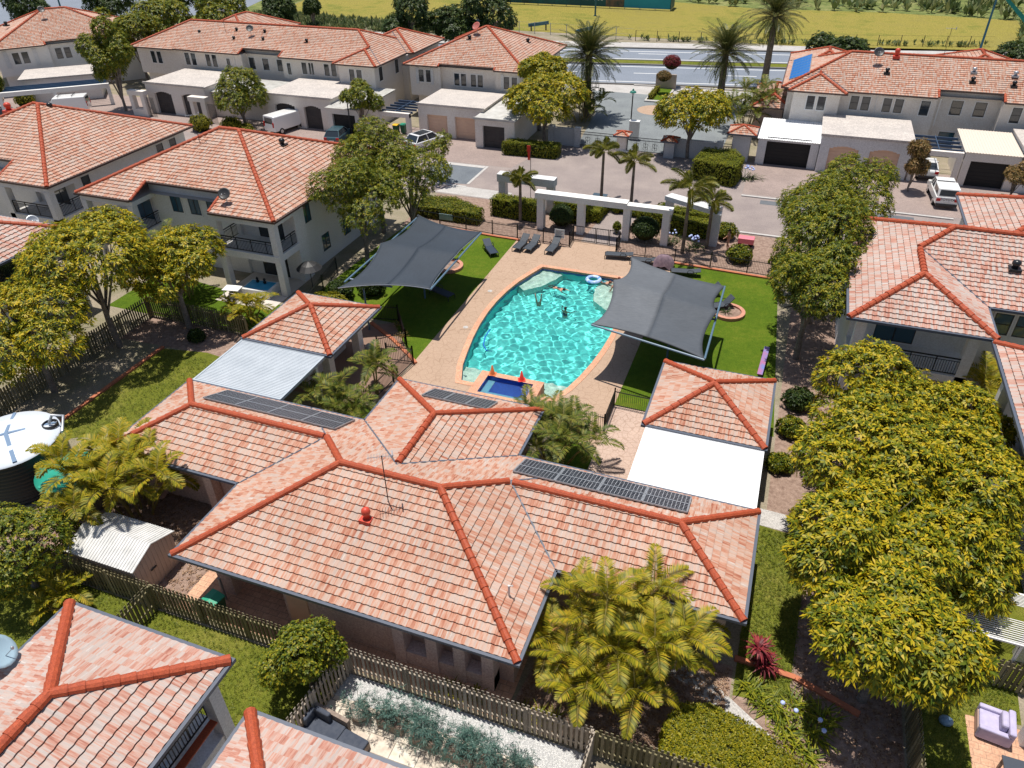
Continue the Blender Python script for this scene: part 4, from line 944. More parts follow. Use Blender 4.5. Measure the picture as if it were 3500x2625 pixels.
# ================================================================ POOLSIDE
# spa: raised box with tiled inside and its own water
t = thing('spa', 'raised blue tiled spa at the near end of the pool with peach coping', 'spa', (-12.3, 31.9, 0))
b = MB(); O = rect(-14.25, 30.6, -10.45, 33.05); I_ = rect(-13.75, 31.0, -10.98, 32.65); ZS = .48
for k in range(4):
    a, c, e_, f_ = O[k], O[(k + 1) % 4], I_[(k + 1) % 4], I_[k]
    b.quad((*a, ZS), (*c, ZS), (*e_, ZS), (*f_, ZS)); b.quad((*a, -.5), (*c, -.5), (*c, ZS), (*a, ZS))
obj(b, 'coping', MCOPE, t)
b = MB()
for k in range(4): a, c = I_[k], I_[(k + 1) % 4]; b.quad((*c, ZS), (*a, ZS), (*a, .03), (*c, .03))
b.quad(*[(*p, .03) for p in I_]); obj(b, 'tile_lining', M('spa_tile', (.015, .06, .36), (.025, .10, .46), 9, .4), t)
b = MB().box(-13.7, 31.05, .035, -11.05, 31.5, .14).box(-13.7, 31.5, .035, -13.3, 32.6, .13); obj(b, 'bench', M('spa_bench', (.20, .5, .66), (.28, .58, .72), 3, .6), t)
obj(MB().quad(*[(*p, .3) for p in I_]), 'water', MWATER, t)
MCONE = M('cone_red', (.72, .045, .03), None, rough=.45)
for x, y, lab, mt in ((-13.55, 32.85, 'orange brown traffic cone on the left end of the spa coping', M('cone_orange', (.62, .16, .05), None, rough=.5)), (-11.75, 32.85, 'bright red traffic cone on the right end of the spa coping', MCONE)):
    t = thing('traffic_cone', lab, 'cone', (x, y, ZS), rnd.random(), 'traffic cones on the spa coping'); obj(MB().lathe([(.17, .03), (.15, .06), (.03, .62), (.001, .63)], 0, 0, 14), 'cone', mt, t, local=True, smooth=True)
    obj(MB().box(-.21, -.21, 0, .21, .21, .035), 'base', mt, t, local=True)
obj_ = MB().tube([(-15.9, 38.4, -.14), (-15.85, 37.4, -.12), (-15.6, 36.5, -.13), (-15.2, 36.0, -.15), (-14.9, 36.2, -.4)], .045, 6)
tag(obj(obj_, 'pool_hose', M('blue_hose', (.02, .16, .55), None, rough=.4)), 'blue vacuum hose curling along the left pool wall', 'hose')
for x, y, lab in ((-17.7, 43.0, 'square skimmer lid on the deck, farther one beside the left lawn'), (-17.4, 37.9, 'square skimmer lid on the deck, nearer one left of the pool')):
    t = thing('skimmer_lid', lab, 'lid', (x, y, .014), .3, 'skimmer lids left of the pool'); obj(MB().box(-.35, -.3, 0, .35, .3, .012), 'frame', MDECK, t, local=True); obj(MB().cyl(0, 0, .012, .02, .17, 16), 'cover', MCONC, t, local=True)
MBLUEF = M('float_blue', (.05, .25, .75), (.6, .7, .85), 4, .4)
t = thing('pool_float', 'blue and white inflatable ring at the far pool edge', 'pool toy', (-11.3, 47.1, -.12)); 
b = MB(); b.lathe([(.45 + .14 * math.cos(a), .1 + .12 * math.sin(a)) for a in [2 * math.pi * k / 8 for k in range(9)]], 0, 0, 20); obj(b, 'ring', MBLUEF, t, local=True, smooth=True)
# ---- fences
def pool_fence(lab, pts, group='black pool fences', h=1.2, gap=.11, z=0):
    t = thing('pool_fence', lab, 'fence', (*pts[0], z), 0, group); pk, rl = MB(), MB()
    for a, c in zip(pts, pts[1:]):
        L = math.hypot(c[0] - a[0], c[1] - a[1]); n = max(2, int(L / gap)); m = max(1, round(L / 2.4))
        for hh in (.12, h - .18): rl.bar((*a, z + hh), (*c, z + hh), .04)
        for k in range(n + 1):
            x, y = a[0] + (c[0] - a[0]) * k / n, a[1] + (c[1] - a[1]) * k / n; pk.bar((x, y, z + .06), (x, y, z + h), .018)
        for k in range(m + 1):
            x, y = a[0] + (c[0] - a[0]) * k / m, a[1] + (c[1] - a[1]) * k / m
            obj(MB().box(x - .035, y - .035, z, x + .035, y + .035, z + h + .06), 'post', MBLACK, t)
    obj(pk, 'picket_panel', MBLACK, t); obj(rl, 'rail', MBLACK, t); return t
pool_fence('long black picket fence behind the three loungers by the portico', [(-28.2, 52.5), (-21, 51.95), (-14.5, 51.75), (-14.55, 53.0)])
pool_fence('black picket fence behind the right shade sail', [(-10.8, 52.95), (-10.8, 51.8), (-6.3, 51.75), (1.6, 51.4)])
pool_fence('black picket fence and gate by the left pavilion palms', [(-19.2, 28.6), (-19.0, 30.9), (-18.75, 33.0), (-20.4, 32.8)])
pool_fence('black picket fence round the little bed beside the left pavilion', [(-21.3, 33.3), (-20.0, 34.6), (-21.9, 37.2), (-24.3, 36.7)])
pool_fence('black picket fence between pavilion and the balcony villa', [(-27.3, 34.5), (-28.4, 36.6), (-29.4, 42.0)], z=0)
pool_fence('black picket fence of the right deck path, three sides', [(-9.9, 30.45), (-6.25, 30.3), (-6.3, 32.75), (-4.3, 32.7)])
t = thing('pool_gate', 'wide black entrance gate on the pool deck under the portico', 'gate', (-14.6, 53, 0))
for x0, x1, nm in ((-14.55, -12.75, 'gate_leaf'), (-12.7, -11.7, 'gate_leaf'), (-11.65, -10.8, 'gate_leaf')):
    b = MB()
    for z in (.1, 1.25): b.bar((x0, 53, z), (x1, 53, z), .05)
    for x in (x0 + .03, x1 - .03): b.bar((x, 53, .05), (x, 53, 1.3), .05)
    n = int((x1 - x0) / .13)
    for k in range(n): b.bar((x0 + .06 + k * .13, 53, .1), (x0 + .06 + k * .13, 53, 1.25), .012)
    obj(b, nm, MBLACK, t)
t = thing('pool_sign', 'white rules sign hung on the black fence beside the loungers', 'sign', (-15.3, 51.72, .75)); obj(MB().box(-.4, -.02, -.1, .4, 0, .62), 'board', MWHITE, t, local=True)
b = MB()
for k in range(7): b.box(-.32, -.026, .48 - k * .075, .32 - (k % 3) * .1, -.021, .505 - k * .075)
obj(b, 'lettering', MFRAME, t, local=True)
t = thing('notice_board', 'pale notice hung on the long fence by the far hedge', 'sign', (-25.2, 52.25, .6)); obj(MB().box(-.6, -.03, 0, .6, 0, .5), 'board', M('faded_sign', (.25, .38, .42), (.4, .5, .52), 4), t, local=True)
MEDGE = MBRICK
def edging(lab, pts, w_=.22, h=.12):
    b = MB()
    for a, c in zip(pts, pts[1:]): b.bar((*a, h / 2), (*c, h / 2), w_, h)
    tag(obj(b, 'brick_edging', MEDGE), lab, 'edging', 'red brick garden edging')
edging('red brick kerb below the long fence behind the loungers', [(-28.2, 52.2), (-20.6, 51.65), (-18.6, 51.6)]); edging('red brick kerb below the fence behind the right sail', [(-6.3, 51.45), (1.4, 51.1)])
edging('red brick edging of the long bed under the left trees', [(-34.5, 18.5), (-34.5, 29.5)]); edging('red brick edging crossing the bed near the red cordyline', [(1.8, 18.75), (4.0, 18.65), (6.2, 17.9)])
edging('red brick edging round the small bed by the left pavilion', [(-23.5, 36.4), (-21.2, 35.0), (-19.3, 33.6), (-18.6, 33.0)])
for x, y, lab in ((-1.6, 45.2, 'round brick planter ring on the right lawn'), (-22.0, 45.5, 'round brick planter ring beneath the left sail')):
    t = thing('planter_ring', lab, 'planter', (x, y, 0), 0, 'round brick planter rings'); obj(MB().lathe([(.85, 0), (.85, .22), (1.1, .22), (1.1, 0)], 0, 0, 24), 'brick_ring', M('salmon_brick', (.56, .27, .19), (.48, .22, .15), 4), t, local=True); obj(MB().cyl(0, 0, 0, .1, .85, 20), 'soil', MMULCH, t, local=True)
# timber paling fences
MTIMB = island_mat('weathered_paling', [(.2, (.20, .165, .125)), (.5, (.33, .28, .225)), (.8, (.43, .38, .32))])
MTIMBG = island_mat('mossy_paling', [(.2, (.10, .085, .045)), (.5, (.19, .165, .085)), (.8, (.28, .24, .15))])
def paling(lab, a, c, h=1.5, mat=None, z=0):
    t = thing('timber_fence', lab, 'fence', (*a, z), 0, 'timber paling fences'); A, C = Vector((*a, z)), Vector((*c, z)); d = (C - A).normalized(); nrm = Vector((-d.y, d.x, 0)); L = (C - A).length
    b = MB(); n = int(L / .092); pitch = .184
    for k in range(int(L / pitch)):
        for sd in (-1, 1):
            s = k * pitch + (.046 if sd < 0 else .138); p = A + d * s + nrm * sd * .05; hh = h + rnd.uniform(-.025, .02)
            b.bar((p.x, p.y, z + .03), (p.x, p.y, z + hh), .018, .10, up=tuple(nrm)) if False else b.bar((p.x + nrm.x * 0, p.y, z + .03), (p.x, p.y, z + hh), .098, .018, up=tuple(nrm))
    obj(b, 'paling', mat or MTIMB, t); b = MB()
    for zz in (.35, h - .3): b.bar(A + Vector((0, 0, zz)), C + Vector((0, 0, zz)), .07, .07)
    obj(b, 'rail', mat or MTIMB, t)
    m = max(1, round(L / 2.4))
    for k in range(m + 1): p = A + (C - A) * k / m; obj(MB().box(p.x - .05, p.y - .05, z, p.x + .05, p.y + .05, z + h - .1), 'post', mat or MTIMB, t)
paling('green stained timber fence in front of the metal shed', (-27.5, 13.3), (-20.65, 13.32), mat=MTIMBG)
paling('short dark timber fence beside the bottom left roof corner', (-20.65, 13.25), (-20.7, 8.5), mat=MTIMBG)
paling('timber fence between lawn and clubhouse left of the round bush', (-20.55, 13.32), (-11.75, 13.38), mat=MTIMBG)
paling('timber fence side running from the round bush to the grey sofa', (-11.7, 13.3), (-12.2, 9.6))
paling('long weathered timber fence behind the white gravel garden', (-11.6, 13.38), (-2.4, 13.42))
paling('timber fence end at the gravel garden, running to the bottom edge', (-2.35, 13.35), (-2.4, 9.5))
paling('olive timber fence in front of the clipped hedge at the bottom', (-2.25, 13.4), (5.5, 13.45), mat=MTIMBG)
paling('timber fence in deep shade at bottom right beside the bed', (7.75, 18.7), (7.7, 13.6), mat=MTIMBG)
paling('timber fence under the white awning slats', (8.9, 20.85), (12.2, 20.75), mat=MTIMBG)
paling('timber fence below the balcony villa lawn', (-38, 32.45), (-30.2, 32.4), mat=MTIMBG)
paling('timber fence running under the left yellow trees', (-38, 32.3), (-38, 20), mat=MTIMBG)
paling('pale timber fence along the right edge path', (13.4, 34.5), (13.9, 40.5))
# ---- shade sails
def sail(name_lab, ridge, q00, q10, q11, q01, mats, posts, zb):
    """four corners, valley line in the middle; edges curve inward"""
    t = thing('shade_sail', name_lab, 'shade sail', ((q00[0] + q10[0]) / 2, (q00[1] + q01[1]) / 2, 0), 0, 'shade sails over the pool lawns')
    Nu, Nv = 24, 24; cs_ = [Vector(q) for q in (q00, q10, q11, q01)]
    def pt(u, v):
        p = (cs_[0] * (1 - u) + cs_[1] * u) * (1 - v) + (cs_[3] * (1 - u) + cs_[2] * u) * v
        ex = (cs_[1] - cs_[0]) * .5 + (cs_[2] - cs_[3]) * .5; ey = (cs_[3] - cs_[0]) * .5 + (cs_[2] - cs_[1]) * .5
        # scallop: each half of the long sides bows in between the mid strut and the corners
        sv = 4 * ((2 * v) % 1) * (1 - (2 * v) % 1) if v < 1 else 0
        bow = .10 * sv
        p = p + ex.normalized() * (bow * ex.length * (.5 - u) * 2 * abs(.5 - u) * 1.2)
        bv = 4 * u * (1 - u); p = p + ey.normalized() * (.05 * bv * ey.length * (.5 - v) * 2)
        p.z += ridge * (1 - abs(2 * v - 1)) ** 1.3 * (1 - .0 * u) - .22 * sv * (1 - .3 * bv)
        return p
    for lo, hi, nm, mt in ((0, Nu // 2, 'fabric_panel', mats[0]), (Nu // 2, Nu, 'fabric_panel', mats[1])):
        b = MB(); w_ = hi - lo + 1
        for j in range(Nv + 1):
            for i in range(lo, hi + 1): b.v.append(tuple(pt(i / Nu, j / Nv)))
        b.f = [(j * w_ + i, j * w_ + i + 1, (j + 1) * w_ + i + 1, (j + 1) * w_ + i) for j in range(Nv) for i in range(w_ - 1)]
        o = obj(b, nm, mt, t, smooth=True); md = o.modifiers.new('s', 'SOLIDIFY'); md.thickness = .02
    b = MB()
    for u in (0, 1): b.tube([pt(u, k / Nv) + Vector((0, 0, -.03)) for k in range(Nv + 1)], .025, 5)
    for v in (0, 1): b.tube([pt(k / Nu, v) + Vector((0, 0, -.03)) for k in range(Nu + 1)], .03, 5)
    obj(b, 'edge_cable', MSTEEL if zb else MFRAME, t)
    MP = M('sail_post_paint', (.10, .17, .24), None, rough=.4) 
    for a, c in posts: obj(MB().tube([a, c], .06, 8), 'post', MP, t)
    return t
def cloth(name, c, c2, st):
    m, tr, bs = nodes(name); co = coord(tr); n = noise(tr, scaled(tr, co, st), 6, 4, .7); n2 = noise(tr, co, .5, 3)
    col = ramp(tr, n, [(.3, c), (.7, c2)]); col = mixc(tr, .5, col, ramp(tr, n2, [(.3, (.4, .4, .4)), (.7, (.6, .6, .6))]), 'OVERLAY'); tr.links.new(col, bs.inputs['Base Color']); bs.inputs['Roughness'].default_value = .75; return m
sail('dark navy shade sail over the left lawn with pale front hem', .35, (-24.3, 34.5, 3.45), (-18.85, 36.2, 3.45), (-19.05, 45.0, 3.45), (-24.6, 46.3, 3.5), (cloth('navy_cloth', (.018, .028, .042), (.03, .042, .06), (4, .6, 1)),) * 2,
     [((-18.85, 36.2, 3.38), (-19.05, 45.0, 3.38)), ((-21.6, 40.6, 3.3), (-18.9, 40.6, 3.36)), ((-21.6, 40.6, 0), (-21.6, 40.6, 3.3)), ((-21.6, 36.4, 3.0), (-24.4, 36.0, 3.3)), ((-24.4, 35.4, 3.35), (-24.5, 46, 3.4)), ((-23.2, 35.6, 0), (-23.2, 35.6, 3.0))], True)
sail('grey two tone shade sail leaning over the right pool edge', .55, (-8.45, 35.35, 3.45), (-1.95, 33.85, 3.4), (-1.95, 42.3, 3.45), (-8.2, 44.4, 3.45), (cloth('pale_grey_cloth', (.085, .095, .11), (.125, .135, .15), (.5, 3, 1)), cloth('charcoal_cloth', (.05, .06, .075), (.075, .085, .10), (.5, 3, 1))),
     [((-1.95, 33.9, 3.36), (-1.95, 42.3, 3.4)), ((-4.4, 38.4, 0), (-4.4, 38.4, 3.7)), ((-4.4, 38.4, 3.3), (-1.95, 38.2, 3.36)), ((-4.4, 38.4, 3.3), (-8.0, 39.8, 3.6)), ((-8.45, 35.35, 3.38), (-1.95, 33.85, 3.34))], False)
# ---- loungers
MLNG = M('charcoal_sling', (.04, .05, .065), (.06, .07, .085), 6, .6); MLNGB = M('navy_sling', (.02, .035, .06), None, rough=.6)
def lounger(lab, x, y, rz, back=35, mat=None):
    """head end at +y"""
    t = thing('sun_lounger', lab, 'sun lounger', (x, y, .012), rz, 'sun loungers round the pool')
    cb, sb = math.cos(R(back)), math.sin(R(back)); m = mat or MLNG
    obj(MB().box(-.3, -1.0, .30, .3, .35, .36), 'seat', m, t, local=True, bevel=.02)
    b = MB(); P = [(0, 0), (.75 * cb, .75 * sb)]
    b.extr([(.35, .31), (.35 + .75 * cb, .31 + .75 * sb), (.35 + .75 * cb - .05 * sb, .31 + .75 * sb + .05 * cb), (.35 - .05 * sb, .36)], -.3, .3); obj(b, 'backrest', m, t, local=True, bevel=.015)
    for s in (-1, 1): obj(MB().tube([(s * .33, -1.02, .0), (s * .33, -1.03, .28), (s * .33, -.9, .34), (s * .33, .4, .34), (s * .33, .75, .30), (s * .33, .85, 0)], .028, 6), 'side_frame', MFRAME, t, local=True)
    obj(MB().tube([(-.33, .1, .34), (-.36, .2, .55), (-.36, .5, .55), (-.33, .6, .34)], .025, 6).tube([(.33, .1, .34), (.36, .2, .55), (.36, .5, .55), (.33, .6, .34)], .025, 6), 'armrest', MFRAME, t, local=True); return t
lounger('first charcoal lounger of the three facing the pool, leftmost', -18.0, 50.5, R(-6)); lounger('middle charcoal lounger of the three facing the pool', -17.15, 50.6, R(-6)); lounger('charcoal lounger standing apart below the rules sign', -15.5, 50.8, R(-4))
lounger('flat charcoal lounger left of the draped towel by the gate', -10.4, 51.0, R(-80), 8); lounger('charcoal lounger half hidden behind the right shade sail edge', -8.4, 50.7, R(-82), 10)
lounger('lounger end showing past the towel, right of the sail top', -5.2, 49.8, R(-80), 10); lounger('raised lounger on the right lawn behind the sail', -3.3, 47.2, R(-60), 45); lounger('second raised lounger on the right lawn, lower one', -2.2, 45.6, R(-55), 45)
lounger('navy lounger at the top right corner of the left sail', -20.0, 48.9, R(40), 30, MLNGB); lounger('navy lounger lying in the shade of the left sail', -20.7, 41.3, R(70), 0, MLNGB)
t = thing('towel', 'mauve towel draped over a chair by the pool fence', 'towel', (-6.9, 50.6, 0)); b = MB(); n = 14
for j in range(n + 1):
    for i in range(n + 1):
        u, v = i / n * 2 - 1, j / n * 2 - 1; b.v.append((u * .75, v * .5, .95 * max(0, 1 - (abs(u) ** 3) * .55 - abs(v) ** 2.2 * .8) + .05 * math.sin(u * 9) * abs(v) + .05))
b.f = [(j * (n + 1) + i, j * (n + 1) + i + 1, (j + 1) * (n + 1) + i + 1, (j + 1) * (n + 1) + i) for j in range(n) for i in range(n)]; obj(b, 'cloth', M('mauve_towel', (.16, .11, .14), (.26, .18, .21), 5, .9), t, local=True, smooth=True)
# ---- portico
t = thing('portico', 'pale concrete portico frame spanning the pool entrance', 'portico', (-12.8, 54.5, 0))
b = MB()
for x in (-18.0, -14.65, -10.95, -7.9): obj(MB().box(x, 54.2, 0, x + .55, 54.85, 2.62), 'column', MWALLB, t)
obj(MB().box(-18.15, 54.1, 2.62, -10.7, 54.95, 3.1), 'beam', MWALLB, t); obj(MB().box(-10.95, 54.15, 2.62, -7.2, 54.9, 2.95), 'beam', MWALLB, t)
for x, y0, y1, lab in ((-22.5, 57.5, 58.3, 'far left wing'), (-4.0, 54.9, 56, 'r')): pass
t = thing('portico', 'blue grey side frame of the pool entrance behind the left palm', 'portico', (-20, 58, 0)); obj(MB().box(-22.6, 57.6, 0, -22.0, 58.3, 2.7).box(-18.3, 57.6, 0, -17.7, 58.3, 2.702).box(-22.7, 57.5, 2.3, -17.6, 58.4, 2.95), 'frame', MGREYW, t)
t = thing('portico', 'grey side frame of the pool entrance behind the right palms', 'portico', (-6, 57, 0)); obj(MB().box(-8.2, 57.0, 0, -7.6, 57.7, 2.6).box(-4.3, 55.3, 0, -3.7, 56.1, 2.6), 'column', MGREYW, t)
b = MB(); b.prism([(-8.3, 57.0), (-4.3, 55.2), (-3.7, 56.1), (-7.9, 57.8)], 2.6, 2.95); obj(b, 'beam', MGREYW, t)
# ---- entry gates and walls
MSTONE = wall_mat('gate_wall', (.52, .52, .52), (.42, .42, .43))
for x0, x1, y, lab in ((-23.5, -20.7, 75.6, 'grey boundary wall under the big round entry tree'), (-11.3, -6.2, 75.5, 'grey boundary wall right of the wrought iron gates')):
    t = thing('boundary_wall', lab, 'wall', ((x0 + x1) / 2, y, 0), 0, 'grey boundary walls by the gates'); obj(MB().box(x0, y - .15, 0, x1, y + .15, 1.7), 'wall', MSTONE, t); obj(MB().box(x0 - .05, y - .2, 1.7, x1 + .05, y + .2, 1.8), 'coping', MSTONE, t)
    for x in (x0, x1): obj(MB().box(x - .3, y - .32, 0, x + .3, y + .32, 1.95), 'pier', MSTONE, t)
def tiled_pier(x, y, lab, h=1.8, s=.95, mat=None):
    t = thing('gate_pier', lab, 'gate post', (x, y, 0), 0, 'gate piers with tiled caps'); obj(MB().box(x - s / 2, y - s / 2, 0, x + s / 2, y + s / 2, h), 'shaft', mat or MWALL, t)
    roof(t, [(x - s * .8, y - s * .8, x + s * .8, y + s * .8)], h, 1, .05, mat=MTF, gw=.06, soffit=False, capr=.11)
tiled_pier(-15.85, 75.2, 'cream gate pier with small tiled cap between the two gates'); tiled_pier(-11.0, 75.2, 'grey gate pier with tiled cap under the right entry tree', 1.7, 1.0, MSTONE)
tiled_pier(-4.3, 76.9, 'narrow entry tower with tiled cap left of the white carport', 2.7, 1.7, MGREYW)
def iron_gate(lab, x0, x1, y):
    t = thing('iron_gate', lab, 'gate', ((x0 + x1) / 2, y, 0), 0, 'wrought iron driveway gates'); b = MB()
    for z in (.1, .25, 1.35, 1.6): b.bar((x0, y, z), (x1, y, z), .05)
    n = int((x1 - x0) / .13)
    for k in range(n + 1): x = x0 + (x1 - x0) * k / n; b.bar((x, y, .1), (x, y, 1.6), .022 if 0 < k < n else .07)
    obj(b, 'bars', MBLACK, t)
    for k in range(3):
        cx_ = x0 + (x1 - x0) * (k + 1) / 4; c = MB()
        for s in (-1, 1):
            for a0, zz in ((0, .95), (0, .62)): c.tube([(cx_ + s * (.13 - .12 * math.cos(q)), y - .02, zz + .13 * math.sin(q)) for q in [k2 * .6 for k2 in range(9)]], .022, 5)
        c.tube([(cx_, y - .02, .3), (cx_, y - .02, 1.3)], .03, 5); obj(c, 'scroll', MBLACK, t)
iron_gate('wrought iron driveway gate, shaded left leaf beneath the tree', -20.6, -16.4, 75.5); iron_gate('wrought iron driveway gate, sunlit right leaf by the lamp post', -15.3, -11.6, 75.2)
iron_gate('narrow wrought iron gate beside the tiled entry tower', -6.1, -5.1, 75.9)
t = thing('intercom', 'white box pillar behind the gates beside the lamp post', 'pillar', (-15.6, 79.6, 0)); obj(MB().box(-.5, -.3, 0, .5, .3, 1.9), 'shaft', MWALL, t, local=True); obj(MB().box(-.55, -.35, 1.9, .55, .35, 1.98), 'cap', MWHITE, t, local=True)
t = thing('boom_barrier', 'white curved barrier arm lying at the gate', 'barrier', (-15.2, 74.5, 0)); obj(MB().tube([(-1.2, .5, .25), (0, 0, .3), (.7, .5, .32)], .12, 8), 'arm', MWHITE, t, local=True)
# ---- lamps and poles
MGREEN = M('green_lamp_paint', (.01, .16, .12), None, rough=.4)
def lamp(lab, x, y, h):
    t = thing('street_lamp', lab, 'lamp post', (x, y, 0), 0, 'green street lamps')
    obj(MB().lathe([(.16, 0), (.14, .5), (.07, .6), (.06, h - .5), (.10, h - .45)], 0, 0, 10), 'pole', MBLACK, t, local=True); obj(MB().lathe([(.08, h - .5), (.16, h - .2), (.17, h - .18)], 0, 0, 10), 'lantern', MWHITE, t, local=True)
    obj(MB().lathe([(.36, h - .2), (.28, h - .08), (.1, h), (.09, h + .12), (.005, h + .2)], 0, 0, 14), 'lamp_shade', MGREEN, t, local=True)
lamp('green topped lamp post behind the iron gates', -16.1, 80.0, 4.9); lamp('green topped lamp post beside the small dark tree by the carport', -44.9, 70.9, 4.7)
MPOLE = M('teal_pole', (.03, .13, .18), None, rough=.4)
for lab, a, c in (('tall blue pole rising behind the terrace at top left', (-95.3, 126.9, 0), (-95.3, 126.9, 14)), ('blue pole beyond the road at the top right with a torn green net', (24.4, 136.6, 0), (24.4, 136.6, 13)), ('slim blue pole behind the tall palm in the far field', (-38.7, 150.7, 0), (-38.7, 150.7, 12)), ('blue pole at the top left corner behind the house', (-135, 118, 0), (-135, 118, 12))):
    t = thing('utility_pole', lab, 'pole', a, 0, 'tall blue poles by the highway'); obj(MB().tube([(0, 0, 0), (0, 0, c[2])], [.17, .11], 8), 'shaft', MPOLE, t, local=True); obj(MB().box(-.25, -.25, 0, .25, .25, .12), 'base_plate', MPOLE, t, local=True)
t = thing('torn_net', 'torn green netting hanging from the right blue pole', 'net', (24.5, 136.5, 8.4)); obj(MB().quad((0, 0, 0), (.3, .1, -.7), (4.6, .6, -4.4), (4.3, .5, -3.4)).quad((0, .05, 0), (4.3, .55, -3.4), (4.6, .65, -4.4), (.3, .15, -.7)), 'netting', M('green_net', (.02, .22, .16), None), t, local=True)
# ---- far fences, barriers, banner
def wire_fence(lab, pts, h=1.6, gap=3.2, mat=None, mesh=True):
    t = thing('wire_fence', lab, 'fence', (*pts[0], 0), 0, 'wire fences beyond the highway'); b = MB(); n = 0; r_ = MB()
    for a, c in zip(pts, pts[1:]):
        L = math.hypot(c[0] - a[0], c[1] - a[1]); m = max(1, round(L / gap))
        for k in range(m): x, y = a[0] + (c[0] - a[0]) * k / m, a[1] + (c[1] - a[1]) * k / m; obj(MB().bar((x, y, 0), (x, y, h), .09), 'post', mat or MBLACK, t)
        for z in (.1, h * .5, h - .05): r_.bar((*a, z), (*c, z), .02)
    obj(r_, 'wire', mat or MBLACK, t)
wire_fence('black post fence along the scrub behind the long terrace', [(-102, 131), (-80, 126.8), (-69, 125.9), (-60, 126.5)]); wire_fence('black post fence along the highway footpath', [(-26.5, 130.2), (-9.4, 132.6), (26.5, 140.3)])
wire_fence('grey temporary mesh fence panels beyond the tall palm', [(-58, 131.5), (-50, 131.8), (-27, 130.5)], 1.8, 2.9, MSTEEL)
for x, y, rz, lab in ((-55.5, 134, .2, 'leftmost blue barrier beam lying in the field edge'), (-44.5, 134.3, .5, 'dark blue barrier beam on trestles in the field edge'), (-35.5, 131.5, .9, 'blue barrier panel beside the tall palm crown')):
    t = thing('barrier', lab, 'barrier', (x, y, 0), rz, 'blue barriers at the field edge'); obj(MB().bar((-1.8, 0, .9), (1.8, 0, 1.2), .12, .55), 'beam', M('blue_barrier', (.05, .14, .2), (.08, .2, .28), 1), t, local=True)
    for s in (-1.3, 1.3): obj(MB().box(s - .08, -.3, 0, s + .08, .3, .9), 'leg', MFRAME, t, local=True)
for x, y, lab in ((-52.3, 134.2, 'left brown box on the grey pad in the field'), (-49.9, 133.9, 'right brown box on the grey pad in the field')):
    tag(obj(MB().box(x - .7, y - .5, 0, x + .7, y + .5, 1.0).box(x - .8, y - .6, 1.0, x + .8, y + .6, 1.08), 'crate', M('brown_crate', (.12, .07, .06), None)), lab, 'box', 'brown boxes in the field')
t = thing('banner_wall', 'long dark teal advertising banner fence in the far field', 'banner', (-46, 160, 0))
MB1 = M('banner_dark_teal', (.008, .07, .085), (.012, .10, .11), .15, .5); MB2 = M('banner_photo_teal', (.01, .13, .14), (.02, .05, .05), .25, .5); MB3 = M('banner_cyan', (.01, .26, .38), (.02, .34, .46), .2, .5); MB4 = M('banner_crowd', (.02, .06, .06), (.32, .16, .10), .5, .5)
def bpanel(x0, x1, m): obj(MB().box(x0, 159.9, .25, x1, 160.0, 6), 'banner_panel', m, t)
bpanel(-62.3, -56.8, MB1); bpanel(-56.8, -46.4, MB2); bpanel(-46.4, -39.0, MB1); bpanel(-39.0, -35.3, MB4); bpanel(-35.3, -26.3, MB3); obj(MB().box(-26.3, 160, .2, -26.15, 164, 5), 'end_panel', MB1, t)
b = MB()
for k in range(13): b.bar((-62.2 + k * 3, 160.1, 0), (-62.2 + k * 3, 160.1, 6), .12)
obj(b, 'frame', MSTEEL, t); MLET = M('banner_white', (.85, .86, .86), None)
def wall_text(txt, x, z, size, y=159.86):
    me = text_mesh(txt, size); o = finish(me, 'lettering', MLET, t, False); o.rotation_euler = (math.pi / 2, 0, 0); o.location = Vector((x, y, z)) - t.location; return o
wall_text('55 821 888', -42.6, 1.75, 1.35); wall_text('9AM - 5PM', -42.4, 2.95, .9)
b = MB().lathe([(.62, -.02), (.62, .02), (.45, .02), (.45, -.02), (.62, -.02)], 0, 0, 20); b.box(-.05, -.1, -.02, .5, .1, .02); b.v = [(x, z, y) for x, y, z in b.v]; b.move(-47.6 + .4, 159.85, 2.6); obj(b, 'logo', MLET, t)
b = MB().lathe([(.34, -.02), (.34, .02), (.27, .02), (.27, -.02), (.34, -.02)], 0, 0, 16); b.v = [(x, z, y) for x, y, z in b.v]; b.move(-45.95, 159.85, 1.75); b.bar((-46.05, 159.85, 1.9), (-45.85, 159.85, 1.6), .09); obj(b, 'phone_mark', MLET, t)
